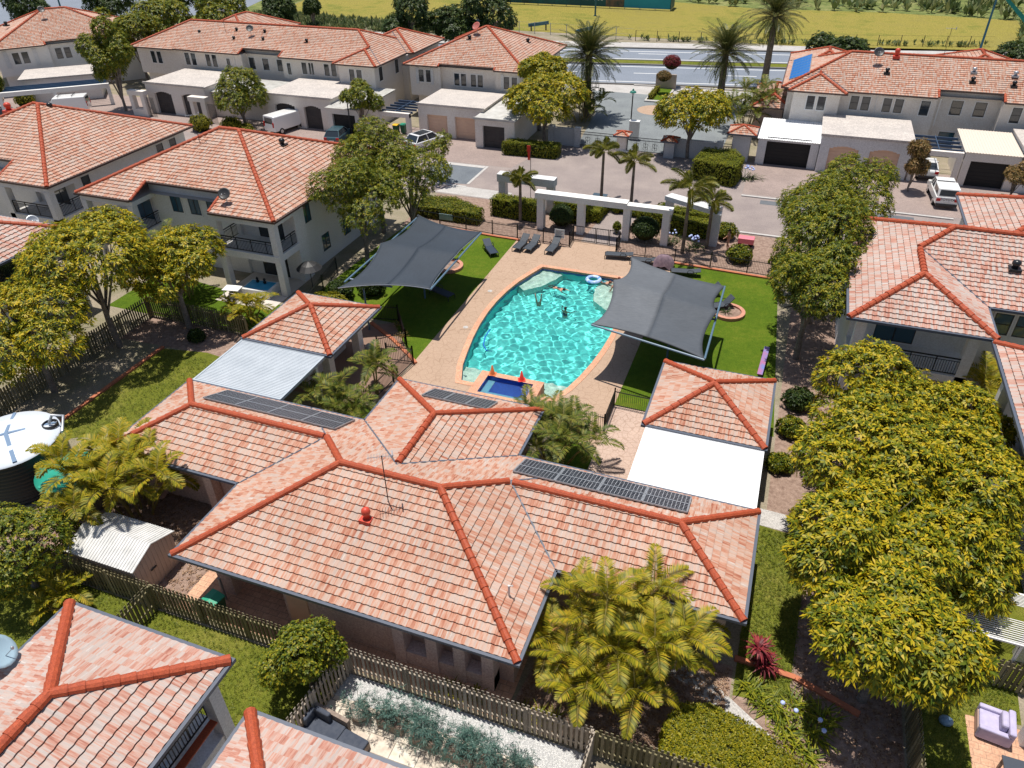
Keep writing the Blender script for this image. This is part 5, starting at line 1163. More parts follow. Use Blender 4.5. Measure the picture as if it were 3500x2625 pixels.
# ================================================================ VEHICLES AND SMALL THINGS
MTYRE = M('tyre', (.015, .015, .016), None, rough=.8); MRIM = M('alloy', (.5, .5, .52), None, rough=.3, metal=.7); MTAIL = M('tail_light', (.5, .01, .01), None, rough=.25); MHEAD = M('head_light', (.75, .78, .8), None, rough=.15); MPLATE = M('plate', (.75, .75, .7), None)
def paint(name, c):
    m = M(name, c, None, rough=.28, spec=.6); m.node_tree.nodes['Principled BSDF'].inputs['Coat Weight'].default_value = .6; return m
def vehicle(name, lab, cat, x, y, rz, col, L, W, prof_body, cabin, roofz, wheels, tall=.0, plate_text=None):
    """front faces -y locally; prof_body (y,z) outline of lower body, cabin [(y_base0,y_top0,y_top1,y_base1), zbase, ztop, inset]"""
    t = thing(name, lab, cat, (x, y, .01), rz); p = col if not isinstance(col, tuple) else paint(name + '_paint', col)
    b = MB(); n = len(prof_body); st = [(-W / 2, .93), (-W / 2 + .10, 1.), (W / 2 - .10, 1.), (W / 2, .93)]
    i = 0
    for xx, s in st:
        zc = .55
        b.v += [(xx, yy * (1 if abs(xx) < W / 2 - .01 else .985), zc + (zz - zc) * s) for yy, zz in prof_body]
    for k in range(3):
        for j in range(n): a, c = k * n + j, k * n + (j + 1) % n; b.f.append((a, c, c + n, a + n))
    b.f.append(tuple(range(n - 1, -1, -1))); b.f.append(tuple(range(3 * n, 4 * n))); obj(b, 'body', p, t, local=True, bevel=.05)
    (yb0, yt0, yt1, yb1), zb, zt, ins = cabin; w0, w1 = W / 2 - .06, W / 2 - ins
    g = MB(); P0 = [(-w0, yb0, zb), (w0, yb0, zb), (w0, yb1, zb), (-w0, yb1, zb)]; P1 = [(-w1, yt0, zt), (w1, yt0, zt), (w1, yt1, zt), (-w1, yt1, zt)]
    g.v = P0 + P1; g.f = [(0, 1, 5, 4), (1, 2, 6, 5), (2, 3, 7, 6), (3, 0, 4, 7), (4, 5, 6, 7)]; obj(g, 'glasshouse', MGLASS, t, local=True)
    r_ = MB(); r_.box(-w1 - .02, yt0 - .03, zt, w1 + .02, yt1 + .03, zt + .05)
    for a, c in zip(P0, P1): r_.bar(a, c, .09, .09)
    for s in (-1, 1):
        for f in (.45,): r_.bar((s * w0, yb0 + (yb1 - yb0) * f, zb), (s * w1, yt0 + (yt1 - yt0) * f, zt), .09, .07)
    obj(r_, 'roof', p, t, local=True, bevel=.02)
    for wy in wheels:
        for s in (-1, 1):
            q = MB().cyl(0, 0, -.1, .1, .33, 18); q.v = [(z + s * (W / 2 - .10), yy + wy, xx + .33) for xx, yy, z in q.v]; wo = obj(q, 'wheel', MTYRE, t, local=True)
            q = MB().cyl(0, 0, -.012, .012, .21, 14); q.v = [(z + s * (W / 2 + .005), yy + wy, xx + .33) for xx, yy, z in q.v]; obj(q, 'rim', MRIM, wo, local=True)
    yr = max(q[0] for q in prof_body); yf = min(q[0] for q in prof_body)
    for s in (-1, 1):
        obj(MB().box(s * (W / 2 - .2) - .16, yr - .06, .72, s * (W / 2 - .2) + .16, yr + .015, .95 + tall), 'tail_light', MTAIL, t, local=True); obj(MB().box(s * (W / 2 - .25) - .2, yf - .015, .62, s * (W / 2 - .25) + .2, yf + .06, .78), 'headlight', MHEAD, t, local=True)
        obj(MB().box(s * (W / 2 + .02) - .1, yb0 + .25, zb, s * (W / 2 + .02) + .1, yb0 + .38, zb + .14), 'mirror', p, t, local=True)
    obj(MB().box(-.26, yr, .55, .26, yr + .02, .68), 'number_plate', MPLATE, t, local=True)
    obj(MB().box(-W / 2 + .08, yr - .1, .32, W / 2 - .08, yr + .07, .5).box(-W / 2 + .08, yf - .06, .32, W / 2 - .08, yf + .1, .5), 'bumper', MFRAME if plate_text is None else MSTEEL, t, local=True)
    return t
HB = [(-2.0, .35), (-2.05, .62), (-1.9, .80), (-.95, .95), (1.9, 1.0), (2.0, .85), (1.95, .35)]
vehicle('hatchback', 'dark teal hatchback parked in front of the ribbed carport', 'car', -45.6, 69.4, R(190), (.03, .075, .095), 4, 1.75, HB, ((-1.0, -.35, 1.35, 1.85), .95, 1.48, .24), 1.5, (-1.25, 1.25))
vehicle('hatchback', 'dark red car parked inside the shaded carport', 'car', -46.2, 74.2, R(182), (.22, .012, .02), 4, 1.75, HB, ((-1.0, -.35, 1.35, 1.85), .95, 1.46, .24), 1.5, (-1.25, 1.25))
SUV = [(-2.25, .38), (-2.3, .72), (-2.1, .9), (-1.1, 1.05), (2.15, 1.1), (2.28, .9), (2.2, .38)]
vehicle('suv', 'white car with black glass roof parked before the peach garage doors', 'car', -35.7, 70.4, R(160), (.78, .79, .8), 4.5, 1.85, SUV, ((-1.15, -.45, 1.6, 2.15), 1.05, 1.62, .24), 1.6, (-1.4, 1.4))
t = bpy.data.objects['suv']; obj(MB().box(-.6, -.3, 1.672, .6, 1.3, 1.68), 'sunroof', MGLASS, t, local=True)
VAN = [(-2.4, .4), (-2.45, .8), (-2.2, 1.15), (-1.6, 1.45), (-1.2, 2.0), (2.35, 2.05), (2.45, .9), (2.4, .4)]
def van(lab, x, y, rz):
    t = thing('van', lab, 'van', (x, y, .01), rz); p = paint('van_white', (.80, .80, .79)); W = 1.8; b = MB(); st = [(-.9, .94), (-.78, 1.), (.78, 1.), (.9, .94)]; n = len(VAN)
    for xx, s in st: b.v += [(xx, yy, .8 + (zz - .8) * s) for yy, zz in VAN]
    for k in range(3):
        for j in range(n): a, c = k * n + j, k * n + (j + 1) % n; b.f.append((a, c, c + n, a + n))
    b.f.append(tuple(range(n - 1, -1, -1))); b.f.append(tuple(range(3 * n, 4 * n))); obj(b, 'body', p, t, local=True, bevel=.06)
    for s in (-1, 1):
        obj(MB().quad((s * .895, -1.5, 1.15), (s * .895, -.5, 1.15), (s * .88, -.5, 1.75), (s * .87, -1.25, 1.75)), 'side_window', MGLASS, t, local=True); obj(MB().quad((s * .897, 1.0, 1.2), (s * .897, 2.1, 1.2), (s * .88, 2.1, 1.75), (s * .88, 1.0, 1.75)), 'side_window', MGLASS, t, local=True)
        for wy in (-1.5, 1.5):
            q = MB().cyl(0, 0, -.1, .1, .34, 18); q.v = [(z + s * .82, yy + wy, xx + .34) for xx, yy, z in q.v]; wo = obj(q, 'wheel', MTYRE, t, local=True); q = MB().cyl(0, 0, -.012, .012, .2, 12); q.v = [(z + s * .925, yy + wy, xx + .34) for xx, yy, z in q.v]; obj(q, 'rim', MRIM, wo, local=True)
        obj(MB().box(s * .75 - .1, 2.38, .9, s * .75 + .1, 2.47, 1.4), 'tail_light', MTAIL, t, local=True); obj(MB().box(s * .6 - .2, -2.47, .7, s * .6 + .2, -2.38, .95), 'headlight', MHEAD, t, local=True)
    obj(MB().quad((-.7, -2.18, 1.2), (.7, -2.18, 1.2), (.65, -1.28, 1.95), (-.65, -1.28, 1.95)), 'windscreen', MGLASS, t, local=True); obj(MB().quad((.65, 2.46, 1.25), (-.65, 2.46, 1.25), (-.62, 2.4, 1.85), (.62, 2.4, 1.85)), 'rear_window', MGLASS, t, local=True)
van('white van parked at the arched door behind the dark tree', -53.4, 71.3, R(165))
t = thing('van', 'silver van with roof racks seen over the left villa ridge', 'van', (-83.0, 69.0, 0), R(-58)); q = bpy.data.objects['van']
for ch in list(q.children):
    c = ch.copy(); COL.objects.link(c); c.parent = t
    for g_ in ch.children: d_ = g_.copy(); COL.objects.link(d_); d_.parent = c
obj(MB().bar((-.8, -.6, 2.15), (.8, -.6, 2.15), .06).bar((-.8, 1.0, 2.15), (.8, 1.0, 2.15), .06).bar((-.8, -.6, 2.08), (-.8, 1, 2.12), .05), 'roof_rack', MFRAME, t, local=True)
# pickup with canopy, tail to the camera
UT = [(-2.4, .45), (-2.45, .75), (-2.25, .95), (-1.3, 1.08), (2.4, 1.08), (2.42, .5), (2.3, .45)]
u = vehicle('pickup', 'white pickup with canopy parked beside the bronze cone tree', 'pickup', 13.4, 71.2, R(5), (.82, .82, .8), 5, 1.8, UT, ((-1.35, -.75, .05, .35), 1.08, 1.68, .2), 1.7, (-1.5, 1.35))
obj(MB().extr([(.38, 1.08), (2.36, 1.08), (2.15, 1.72), (.40, 1.74)], -.84, .84), 'canopy', bpy.data.materials['pickup_paint'], u, local=True, bevel=.05)
obj(MB().quad((.72, 2.345, 1.16), (-.72, 2.345, 1.16), (-.68, 2.20, 1.62), (.68, 2.20, 1.62)), 'rear_window', MGLASS, u, local=True)
for s in (-1, 1): obj(MB().quad((s * .848, .6, 1.2), (s * .848, 2.0, 1.2), (s * .848, 1.95, 1.6), (s * .848, .6, 1.6)), 'side_window', MGLASS, u, local=True)
me = text_mesh('TOYOTA', .27); o = finish(me, 'lettering', MFRAME, u, False); o.rotation_euler = (math.pi / 2, 0, math.pi); o.location = (0, 2.43, .86)
u.rotation_euler.z = R(183)
s_ = vehicle('sedan', 'white sedan reversed under the blue pergola beside the pickup', 'car', 12.6, 77.6, R(180), (.72, .73, .73), 4.4, 1.75, HB, ((-1.0, -.3, 1.0, 1.6), .95, 1.42, .24), 1.5, (-1.25, 1.25))
# ---- bins, shed, tanks
def bin_(lab, x, y, rz, body, lid, h=1.0):
    t = thing('wheelie_bin', lab, 'bin', (x, y, .01), rz, 'wheelie bins'); b = MB(); b.v = [(-.22, -.26, .1), (.22, -.26, .1), (.22, .26, .1), (-.22, .26, .1), (-.28, -.34, h), (.28, -.34, h), (.28, .34, h), (-.28, .34, h)]; b.f = [(0, 3, 2, 1), (4, 5, 6, 7), (0, 1, 5, 4), (1, 2, 6, 5), (2, 3, 7, 6), (3, 0, 4, 7)]
    obj(b, 'body', body, t, local=True); obj(MB().extr([(-.38, h), (.36, h), (.34, h + .05), (0, h + .1), (-.36, h + .04)], -.3, .3), 'lid', lid, t, local=True, bevel=.015)
    for s in (-1, 1): q = MB().cyl(0, 0, -.03, .03, .11, 10); q.v = [(z + s * .22, yy + .28, xx + .11) for xx, yy, z in q.v]; obj(q, 'wheel', MTYRE, t, local=True)
MBING = M('bin_green', (.02, .10, .05), None, rough=.5); MBINL = M('lid_green', (.03, .30, .18), None, rough=.4); MLIDY = M('lid_yellow', (.72, .42, .02), None, rough=.4)
bin_('green wheelie bin behind the fence left of the clubhouse', -18.1, 13.9, R(80), MBING, MBINL); bin_('yellow lidded bin under the slatted pergola', -40.8, 73.6, 0, MBING, MLIDY); bin_('green lidded bin beside the yellow lidded one', -40.1, 74.0, 0, MBING, MBINL); bin_('yellow lidded bin by the tiled entry tower', -4.0, 79.2, 0, MBING, MLIDY)
t = thing('garden_shed', 'white corrugated garden shed under the left palms', 'shed', (-23.2, 14.5, 0))
MSHED = M('shed_sheet', (.60, .47, .38), (.55, .43, .35), 2, .5); MSHR = M('shed_roof', (.66, .65, .63), (.46, .46, .44), 2.2, .5, lo=.4, hi=.75)
b = ribs(-24.9, 13.45, -21.45, 15.75, 0, 0, 2, 'y'); b = MB().box(-24.85, 13.5, 0, -21.5, 15.7, 1.75); b.quad((-21.5, 13.5, 1.75), (-21.5, 15.7, 1.75), (-21.5, 14.6, 2.15)); b.quad((-24.85, 15.7, 1.75), (-24.85, 13.5, 1.75), (-24.85, 14.6, 2.15)); obj(b, 'wall', MSHED, t)
b = MB()
for k in range(11): y = 13.55 + k * .2; b.box(-21.5, y, 0.02, -21.485, y + .1, 1.74 + .4 * (1 - abs(y + .05 - 14.6) / 1.1))
obj(b, 'wall_rib', MSHED, t)
r_ = ribs(-25.0, 13.38, -21.4, 14.6, 1.72, 2.18, 26, 'y'); obj(r_, 'roof', MSHR, t); r2 = ribs(-25.0, 14.6, -21.4, 15.82, 2.18, 1.72, 26, 'y'); obj(r2, 'roof', MSHR, t); obj(MB().box(-21.48, 14.2, .95, -21.44, 14.5, 1.0), 'latch', MFRAME, t)
t = thing('water_tank', 'large dark water tank with blue white cover at the left edge', 'water tank', (-32.4, 17.5, 0))
b = MB(); P = [(2.2, 0)]
for k in range(12): P += [(2.2, .2 * k), (2.16, .2 * k + .05), (2.2, .2 * k + .1)]
P += [(2.2, 2.45)]; b.lathe(P, -32.4, 17.5, 40); obj(b, 'tank_wall', M('tank_navy', (.02, .025, .03), None, rough=.5), t, smooth=True)
b = MB().lathe([(2.25, 2.42), (2.2, 2.5), (1.2, 2.72), (.01, 2.82)], -32.4, 17.5, 40); obj(b, 'lid', M('tank_lid', (.66, .70, .76), (.58, .64, .72), 1.2, .4), t, smooth=True)
b = MB(); b.bar((-32.4, 17.5, 2.84), (-30.6, 16.3, 2.55), .18, .06).bar((-32.4, 17.5, 2.84), (-33.8, 19.1, 2.55), .14, .05).bar((-32.4, 17.5, 2.84), (-33.9, 16.2, 2.55), .14, .05).bar((-32.4, 17.5, 2.84), (-31.2, 19.2, 2.55), .14, .05); obj(b, 'lid_rib', M('tank_rib', (.16, .24, .36), None), t)
obj(MB().lathe([(.36, 2.56), (.36, 2.72), (.3, 2.72)], -31.2, 18.9, 18), 'inlet', MFRAME, t); obj(MB().tube([(-31.25, 18.9, 2.7), (-31.1, 19.1, 3.1), (-30.6, 19.3, 3.05), (-30.2, 18.7, 2.7), (-30.2, 18.6, 0)], .07, 8), 'pipe', MSTEEL, t)
t = thing('water_tank', 'round green water tank half hidden by the left palms', 'water tank', (-28.6, 17.2, 0))
obj(MB().lathe([(1.42, 0), (1.42, 1.75)], -28.6, 17.2, 32), 'tank_wall', M('tank_grey', (.26, .24, .19), (.20, .19, .15), 2, .6), t, smooth=True); MTG = M('tank_green', (.02, .27, .18), (.03, .33, .23), 1, .35); obj(MB().lathe([(1.5, 1.72), (1.48, 1.85), (.6, 2.08), (.01, 2.1)], -28.6, 17.2, 32), 'lid', MTG, t, smooth=True)
b = MB()
for k in range(6): a = k * math.pi / 3 + .3; b.bar((-28.6 + .3 * math.cos(a), 17.2 + .3 * math.sin(a), 2.09), (-28.6 + 1.44 * math.cos(a), 17.2 + 1.44 * math.sin(a), 1.87), .16, .09)
obj(b, 'lid_rib', MTG, t)
# ---- front gravel garden
MSOFA = M('slate_cushion', (.045, .055, .08), (.07, .08, .105), 5, .9); MWICK = M('wicker', (.20, .15, .12), (.30, .24, .2), 9, .8)
t = thing('outdoor_sofa', 'slate blue corner sofa tucked under the bottom roof edge', 'sofa', (-11.3, 11.0, 0), R(-8))
obj(MB().box(-.75, -.45, 0, .75, .45, .32).box(-.78, .32, .3, .78, .46, .72).box(-.8, -.45, .3, -.66, .4, .62), 'frame', MWICK, t, local=True); obj(MB().box(-.62, -.42, .32, .72, .3, .47), 'seat_cushion', MSOFA, t, local=True, bevel=.04)
q = MB().box(-.5, .12, .46, .15, .3, .92); obj(q, 'back_cushion', MSOFA, t, local=True, bevel=.06); obj(MB().box(-.64, -.35, .46, -.48, .2, .86), 'back_cushion', MSOFA, t, local=True, bevel=.06)
t = thing('ottoman', 'slate blue ottoman beside the corner sofa on pale slabs', 'ottoman', (-10.1, 10.75, 0), R(-8)); obj(MB().box(-.5, -.35, 0, .5, .35, .34), 'frame', MWICK, t, local=True); obj(MB().box(-.5, -.35, .34, .5, .35, .46), 'cushion', MSOFA, t, local=True, bevel=.04)
MTROUGH = M('trough', (.22, .17, .14), (.30, .25, .21), 3, .7)
TROUGHS = [(-9.2, 12.0, 1.0), (-7.85, 11.85, 1.05), (-6.55, 11.75, 1.05), (-5.4, 11.8, 1.0)]
for k, (x, y, L) in enumerate(TROUGHS):
    t = thing('planter_trough', '%s of the four brown trough planters along the white gravel' % ('leftmost', 'second', 'third', 'rightmost')[k], 'planter', (x, y, 0), R(-2), 'brown trough planters'); obj(MB().box(-L / 2, -.24, 0, L / 2, -.2, .45).box(-L / 2, .2, 0, L / 2, .24, .45).box(-L / 2, -.2, 0, -L / 2 + .04, .2, .45).box(L / 2 - .04, -.2, 0, L / 2, .2, .45), 'trough', MTROUGH, t, local=True); obj(MB().box(-L / 2 + .03, -.2, 0, L / 2 - .03, .2, .38), 'soil', MMULCH, t, local=True)
t = thing('plant_pot', 'round beige pot on the pale slabs near the sofa', 'pot', (-10.45, 11.95, 0)); obj(MB().lathe([(.2, 0), (.32, .15), (.36, .45), (.33, .45), (.3, .36), (.01, .34)], 0, 0, 20), 'pot', M('beige_pot', (.48, .42, .36), (.4, .35, .3), 3, .6), t, local=True, smooth=True)
t = thing('table', 'white table edge peeking from the bottom roof on the patio', 'table', (-8.7, 9.45, 0)); obj(MB().box(-.9, -.5, .68, .9, .5, .73), 'top', MWHITE, t, local=True); 
for sx in (-.8, .8):
    for sy in (-.4, .4): obj(MB().box(sx - .04, sy - .04, 0, sx + .04, sy + .04, .68), 'leg', MWHITE, t, local=True)
# lilac armchair, dark table, bucket at lower right
MLIL = M('lilac_fabric', (.42, .38, .55), (.50, .46, .62), 4, .9)
t = thing('armchair', 'pale lilac armchair on the terracotta patio at lower right', 'armchair', (10.45, 18.85, 0), R(-97))
obj(MB().box(-.5, -.5, .05, .5, .5, .40), 'base', M('peach_fabric', (.55, .38, .33), None, rough=.9), t, local=True, bevel=.03); obj(MB().box(-.36, -.48, .40, .36, .34, .52), 'seat', MLIL, t, local=True, bevel=.05); obj(MB().box(-.52, .34, .05, .52, .56, .82), 'backrest', MLIL, t, local=True, bevel=.06)
for s in (-1, 1): obj(MB().box(s * .44 - .09, -.5, .05, s * .44 + .09, .5, .62), 'armrest', MLIL, t, local=True, bevel=.05)
obj(MB().box(-.33, .1, .5, .33, .32, .9), 'cushion', MLIL, t, local=True, bevel=.08)
t = thing('table', 'dark topped table at the bottom right corner', 'table', (10.9, 17.0, 0)); obj(MB().box(-.5, -.5, .66, .6, .5, .72), 'top', M('slate_top', (.06, .07, .09), None, rough=.4), t, local=True)
for sx in (-.42, .5):
    for sy in (-.42, .42): obj(MB().box(sx - .04, sy - .04, 0, sx + .04, sy + .04, .66), 'leg', MWICK, t, local=True)
t = thing('bucket', 'small blue bag on the shaded lawn beneath the right trees', 'bag', (9.0, 18.6, 0)); obj(MB().ell((0, 0, .16), (.24, .2, .17), 12, 8), 'sack', M('blue_bag', (.25, .38, .48), (.12, .2, .3), 6, .5), t, local=True, smooth=True)
# spa tub and table at balcony villa
t = thing('spa_tub', 'white tub with bright blue water on the balcony villa patio', 'tub', (-32.9, 37.6, 0), R(4)); obj(MB().box(-1.1, -.75, 0, 1.1, .75, .62), 'shell', MWHITE, t, local=True, bevel=.06); obj(MB().box(-.95, -.6, .6, .95, .6, .632), 'cover', M('tub_blue', (.02, .30, .55), (.05, .38, .62), 2, .3), t, local=True)
for k, (x, y) in enumerate(((-33.3, 37.9), (-32.7, 37.9))): tag(obj(MB().lathe([(.001, .63), (.09, .65), (.13, .75), (.06, .84), (.1, .93), (.04, 1.04), (.001, 1.08)], x, y, 12), 'ornament', MBLACK, None, smooth=True), ('left dark ornament standing on the blue tub', 'right dark ornament standing on the blue tub')[k], 'ornament', 'dark ornaments on the tub')
t = thing('garden_table', 'white garden table by the tub on the balcony villa patio', 'table', (-34.4, 36.5, 0), R(10)); obj(MB().box(-.6, -.4, .66, .6, .4, .7), 'top', MWHITE, t, local=True)
for sx in (-.5, .5):
    for sy in (-.32, .32): obj(MB().box(sx - .03, sy - .03, 0, sx + .03, sy + .03, .66), 'leg', MWHITE, t, local=True)
t = thing('barbecue', 'grey kettle barbecue by the column of the left pavilion', 'barbecue', (-21.4, 32.6, 0)); obj(MB().ell((0, 0, .85), (.3, .3, .26), 14, 10), 'bowl', MSTEEL, t, local=True, smooth=True)
for k in range(3): a = k * 2.1; obj(MB().tube([(.15 * math.cos(a), .15 * math.sin(a), .7), (.3 * math.cos(a), .3 * math.sin(a), 0)], .02, 5), 'leg', MFRAME, t, local=True)
t = thing('umbrella', 'folded dark green umbrella canopy behind the villa column', 'umbrella', (-29.7, 39.2, 0)); obj(MB().lathe([(.9, 1.7), (.55, 2.0), (.001, 2.2)], 0, 0, 14), 'canopy', MFRAME, t, local=True); obj(MB().tube([(0, 0, 0), (0, 0, 2.1)], .03, 6), 'pole', MFRAME, t, local=True)
t = thing('swim_noodle', 'blue and pink slide ramp lying under the right tree', 'slide', (1.0, 39.4, 0)); obj(MB().bar((0, -1.4, .35), (.15, 1.2, .7), .3, .08), 'ramp', M('pink_slide', (.45, .12, .22), (.12, .2, .5), 1.5, .5), t, local=True)
t = thing('toy_cart', 'pink toy cart beside the walking woman behind the fence', 'cart', (-1.6, 56.2, 0)); obj(MB().box(-.6, -.35, .3, .6, .35, .75), 'tub', M('pink_plastic', (.75, .2, .25), None, rough=.4), t, local=True, bevel=.05)
for s in (-1, 1): q = MB().cyl(0, 0, -.04, .04, .2, 12); q.v = [(xx + s * .4, z, yy + .2) for xx, yy, z in q.v]; obj(q, 'wheel', MTYRE, t, local=True)
t = thing('red_flag', 'red flag on a thin pole standing behind the left portico palm', 'flag', (-19.9, 58.2, 0)); obj(MB().tube([(0, 0, 0), (0, 0, 5.4)], .025, 5), 'pole', MFRAME, t, local=True); obj(MB().box(-.32, -.02, 4.9, .02, .02, 5.4).box(-.25, -.02, 4.2, -.05, .02, 4.9), 'cloth', MCONE, t, local=True)
t = thing('garden_tap', 'grey post with meter standing behind the fence by the bin', 'post', (-18.3, 14.6, 0)); obj(MB().box(-.05, -.05, 0, .05, .05, 1.3), 'post', MSTEEL, t, local=True)
# ---- people: one continuous skinned surface each
MSKIN = M('skin', (.50, .26, .17), None, rough=.6); MHAIR1 = M('auburn_hair', (.22, .055, .025), None, rough=.6); MHAIR2 = M('dark_hair', (.02, .014, .012), None, rough=.6); MTEAL = M('teal_swimwear', (.02, .17, .24), None, rough=.7); MNAVY = M('navy_swimwear', (.015, .02, .05), None, rough=.7)
def skin(pts, edges, name, mat, parent, lv=2):
    me = bpy.data.meshes.new(name); me.from_pydata([p[:3] for p in pts], edges, []); o = finish(me, name, mat, parent, False); o.modifiers.new('skin', 'SKIN'); sv = me.skin_vertices[0].data
    for k, p in enumerate(pts): sv[k].radius = (p[3], p[3] if len(p) < 5 else p[4])
    sv[0].use_root = True; md = o.modifiers.new('sub', 'SUBSURF'); md.levels = md.render_levels = lv; return o
def person(lab, loc, rz, J, cloth=None, hair=MHAIR2, hairlen=.0, cl_name='swimsuit', head=True):
    """J: joints in local metres: pelvis, chest, neck, head, and l/r shoulder elbow hand hip knee foot"""
    t = thing('person', lab, 'person', loc, rz, 'people at the pool'); N = ['pelvis', 'waist', 'chest', 'neck', 'head']; pts = []; ed = []; ix = {}
    rad = dict(pelvis=.135, waist=.115, chest=.135, neck=.05, head=.088, sh=.055, el=.042, wr=.03, ha=.036, hi=.085, kn=.058, an=.04, to=.04)
    def add(k, key, par=None):
        if k not in J: return
        pts.append((*J[k], rad[key])); ix[k] = len(pts) - 1
        if par in ix: ed.append((ix[par], ix[k]))
    prev = None
    for k in N: add(k, k, prev); prev = k
    if 'head' in J: h = J['head']; pts.append((h[0], h[1] * 1 + 0, h[2] + .09, .085)); ed.append((ix['head'], len(pts) - 1))
    for s in 'lr':
        for a, key, par in (('sh', 'sh', 'chest'), ('el', 'el', s + 'sh'), ('wr', 'wr', s + 'el'), ('ha', 'ha', s + 'wr'), ('hi', 'hi', 'pelvis'), ('kn', 'kn', s + 'hi'), ('an', 'an', s + 'kn'), ('to', 'to', s + 'an')): add(s + a, key, par)
        if s + 'ha' in J:
            hx, hy, hz = J[s + 'ha']; wx, wy, wz = J[s + 'wr']; d = (Vector((hx, hy, hz)) - Vector((wx, wy, wz))).normalized(); sd = d.cross(Vector((0, 0, 1)))
            if sd.length < .1: sd = Vector((1, 0, 0))
            sd.normalize()
            for q, ln in ((-.03, .065), (-.01, .08), (.01, .075), (.03, .06)): p = Vector((hx, hy, hz)) + d * (.03 + ln) + sd * q * 1.3; pts.append((*p, .009)); ed.append((ix[s + 'ha'], len(pts) - 1))
            p = Vector((hx, hy, hz)) + d * .03 + sd * .06; pts.append((*p, .01)); ed.append((ix[s + 'ha'], len(pts) - 1))
    skin(pts, ed, 'body', MSKIN, t)
    if head and 'head' in J:
        h = Vector(J['head']); b = MB(); b.ell((h.x, h.y + .02, h.z + .075), (.10, .11, .105), 12, 9)
        if hairlen: b.ell((h.x, h.y + .05, h.z - hairlen / 2 + .04), (.085, .06, hairlen / 2 + .06), 10, 8)
        obj(b, 'hair', hair, t, local=True, smooth=True)
        obj(MB().ell((h.x - .035, h.y - .083, h.z + .045), (.012, .01, .009), 8, 6).ell((h.x + .035, h.y - .083, h.z + .045), (.012, .01, .009), 8, 6), 'eyes', MBLACK, t, local=True); obj(MB().ell((h.x, h.y - .095, h.z + .01), (.014, .022, .02), 8, 6), 'nose', MSKIN, t, local=True)
    if cloth:
        pc = [(*J['pelvis'], .15), (*J['waist'], .13), (*J['chest'], .15)]; skin(pc, [(0, 1), (1, 2)], cl_name, cloth, t)
    return t
person('girl with auburn hair in a teal top sitting on the pool edge', (-9.35, 46.3, .035), R(-80), dict(pelvis=(0, .1, .12), waist=(0, .12, .28), chest=(0, .1, .44), neck=(0, .08, .58), head=(0, .05, .68), lsh=(.17, .1, .5), lel=(.22, .0, .3), lwr=(.16, -.18, .18), lha=(.13, -.26, .16), rsh=(-.17, .1, .5), rel=(-.22, .02, .3), rwr=(-.16, -.16, .18), rha=(-.13, -.24, .16), lhi=(.09, 0, .1), lkn=(.10, -.38, .08), lan=(.10, -.46, -.3), lto=(.10, -.6, -.36), rhi=(-.09, 0, .1), rkn=(-.10, -.38, .08), ran=(-.10, -.44, -.3), rto=(-.10, -.58, -.36)), MTEAL, MHAIR1, .22, 'top')
person('swimmer with dark wet hair facing away in the pool middle', (-12.0, 42.4, -.16), R(160), dict(pelvis=(0, .05, -.75), waist=(0, .05, -.55), chest=(0, .02, -.25), neck=(0, 0, -.02), head=(0, -.02, .1), lsh=(.17, .02, -.16), lel=(.38, -.1, -.2), lwr=(.5, -.28, -.12), lha=(.53, -.36, -.1), rsh=(-.17, .02, -.16), rel=(-.36, -.1, -.2), rwr=(-.46, -.28, -.12), rha=(-.48, -.36, -.1), lhi=(.09, .05, -.8), lkn=(.1, .05, -1.05), rhi=(-.09, .05, -.8), rkn=(-.1, .05, -1.05)), MNAVY, MHAIR2, 0, 'rash_vest')
person('diver doing a handstand with both legs out of the water', (-14.1, 43.0, -.16), R(20), dict(pelvis=(0, 0, -.35), waist=(0, 0, -.55), chest=(0, .02, -.8), lhi=(.1, 0, -.25), lkn=(.15, .03, .1), lan=(.19, .0, .46), lto=(.2, -.06, .6), rhi=(-.1, 0, -.25), rkn=(-.16, .0, .1), ran=(-.22, .05, .44), rto=(-.24, .12, .56)), None, head=False)
person('swimmer floating face down near the far left ledge', (-13.3, 45.2, -.16), R(70), dict(pelvis=(0, .2, -.02), waist=(0, .0, 0), chest=(0, -.2, .0), neck=(0, -.36, .02), head=(0, -.46, .02), lsh=(.17, -.26, 0), lel=(.3, -.5, -.04), lwr=(.26, -.72, -.06), lha=(.24, -.8, -.06), rsh=(-.17, -.26, 0), rel=(-.3, -.5, -.04), rwr=(-.28, -.72, -.06), rha=(-.26, -.8, -.06), lhi=(.09, .26, -.04), lkn=(.1, .62, -.1), lan=(.1, .98, -.12), lto=(.1, 1.1, -.12), rhi=(-.09, .26, -.04), rkn=(-.1, .62, -.1), ran=(-.1, .98, -.12), rto=(-.1, 1.1, -.12)), MNAVY, MHAIR2, 0, 'trunks')
person('swimmer beside the blue ring at the far pool edge', (-10.5, 47.2, -.16), R(80), dict(pelvis=(0, .2, -.1), waist=(0, .0, -.06), chest=(0, -.2, -.04), neck=(0, -.36, .0), head=(0, -.46, .04), lsh=(.17, -.26, -.02), lel=(.3, -.45, -.04), lwr=(.3, -.66, -.02), lha=(.3, -.75, -.02), rsh=(-.17, -.26, -.02), rel=(-.3, -.45, -.04), rwr=(-.3, -.66, -.02), rha=(-.3, -.75, -.02), lhi=(.09, .26, -.14), lkn=(.1, .62, -.25), rhi=(-.09, .26, -.14), rkn=(-.1, .62, -.25)), MTEAL, MHAIR1, 0, 'trunks')
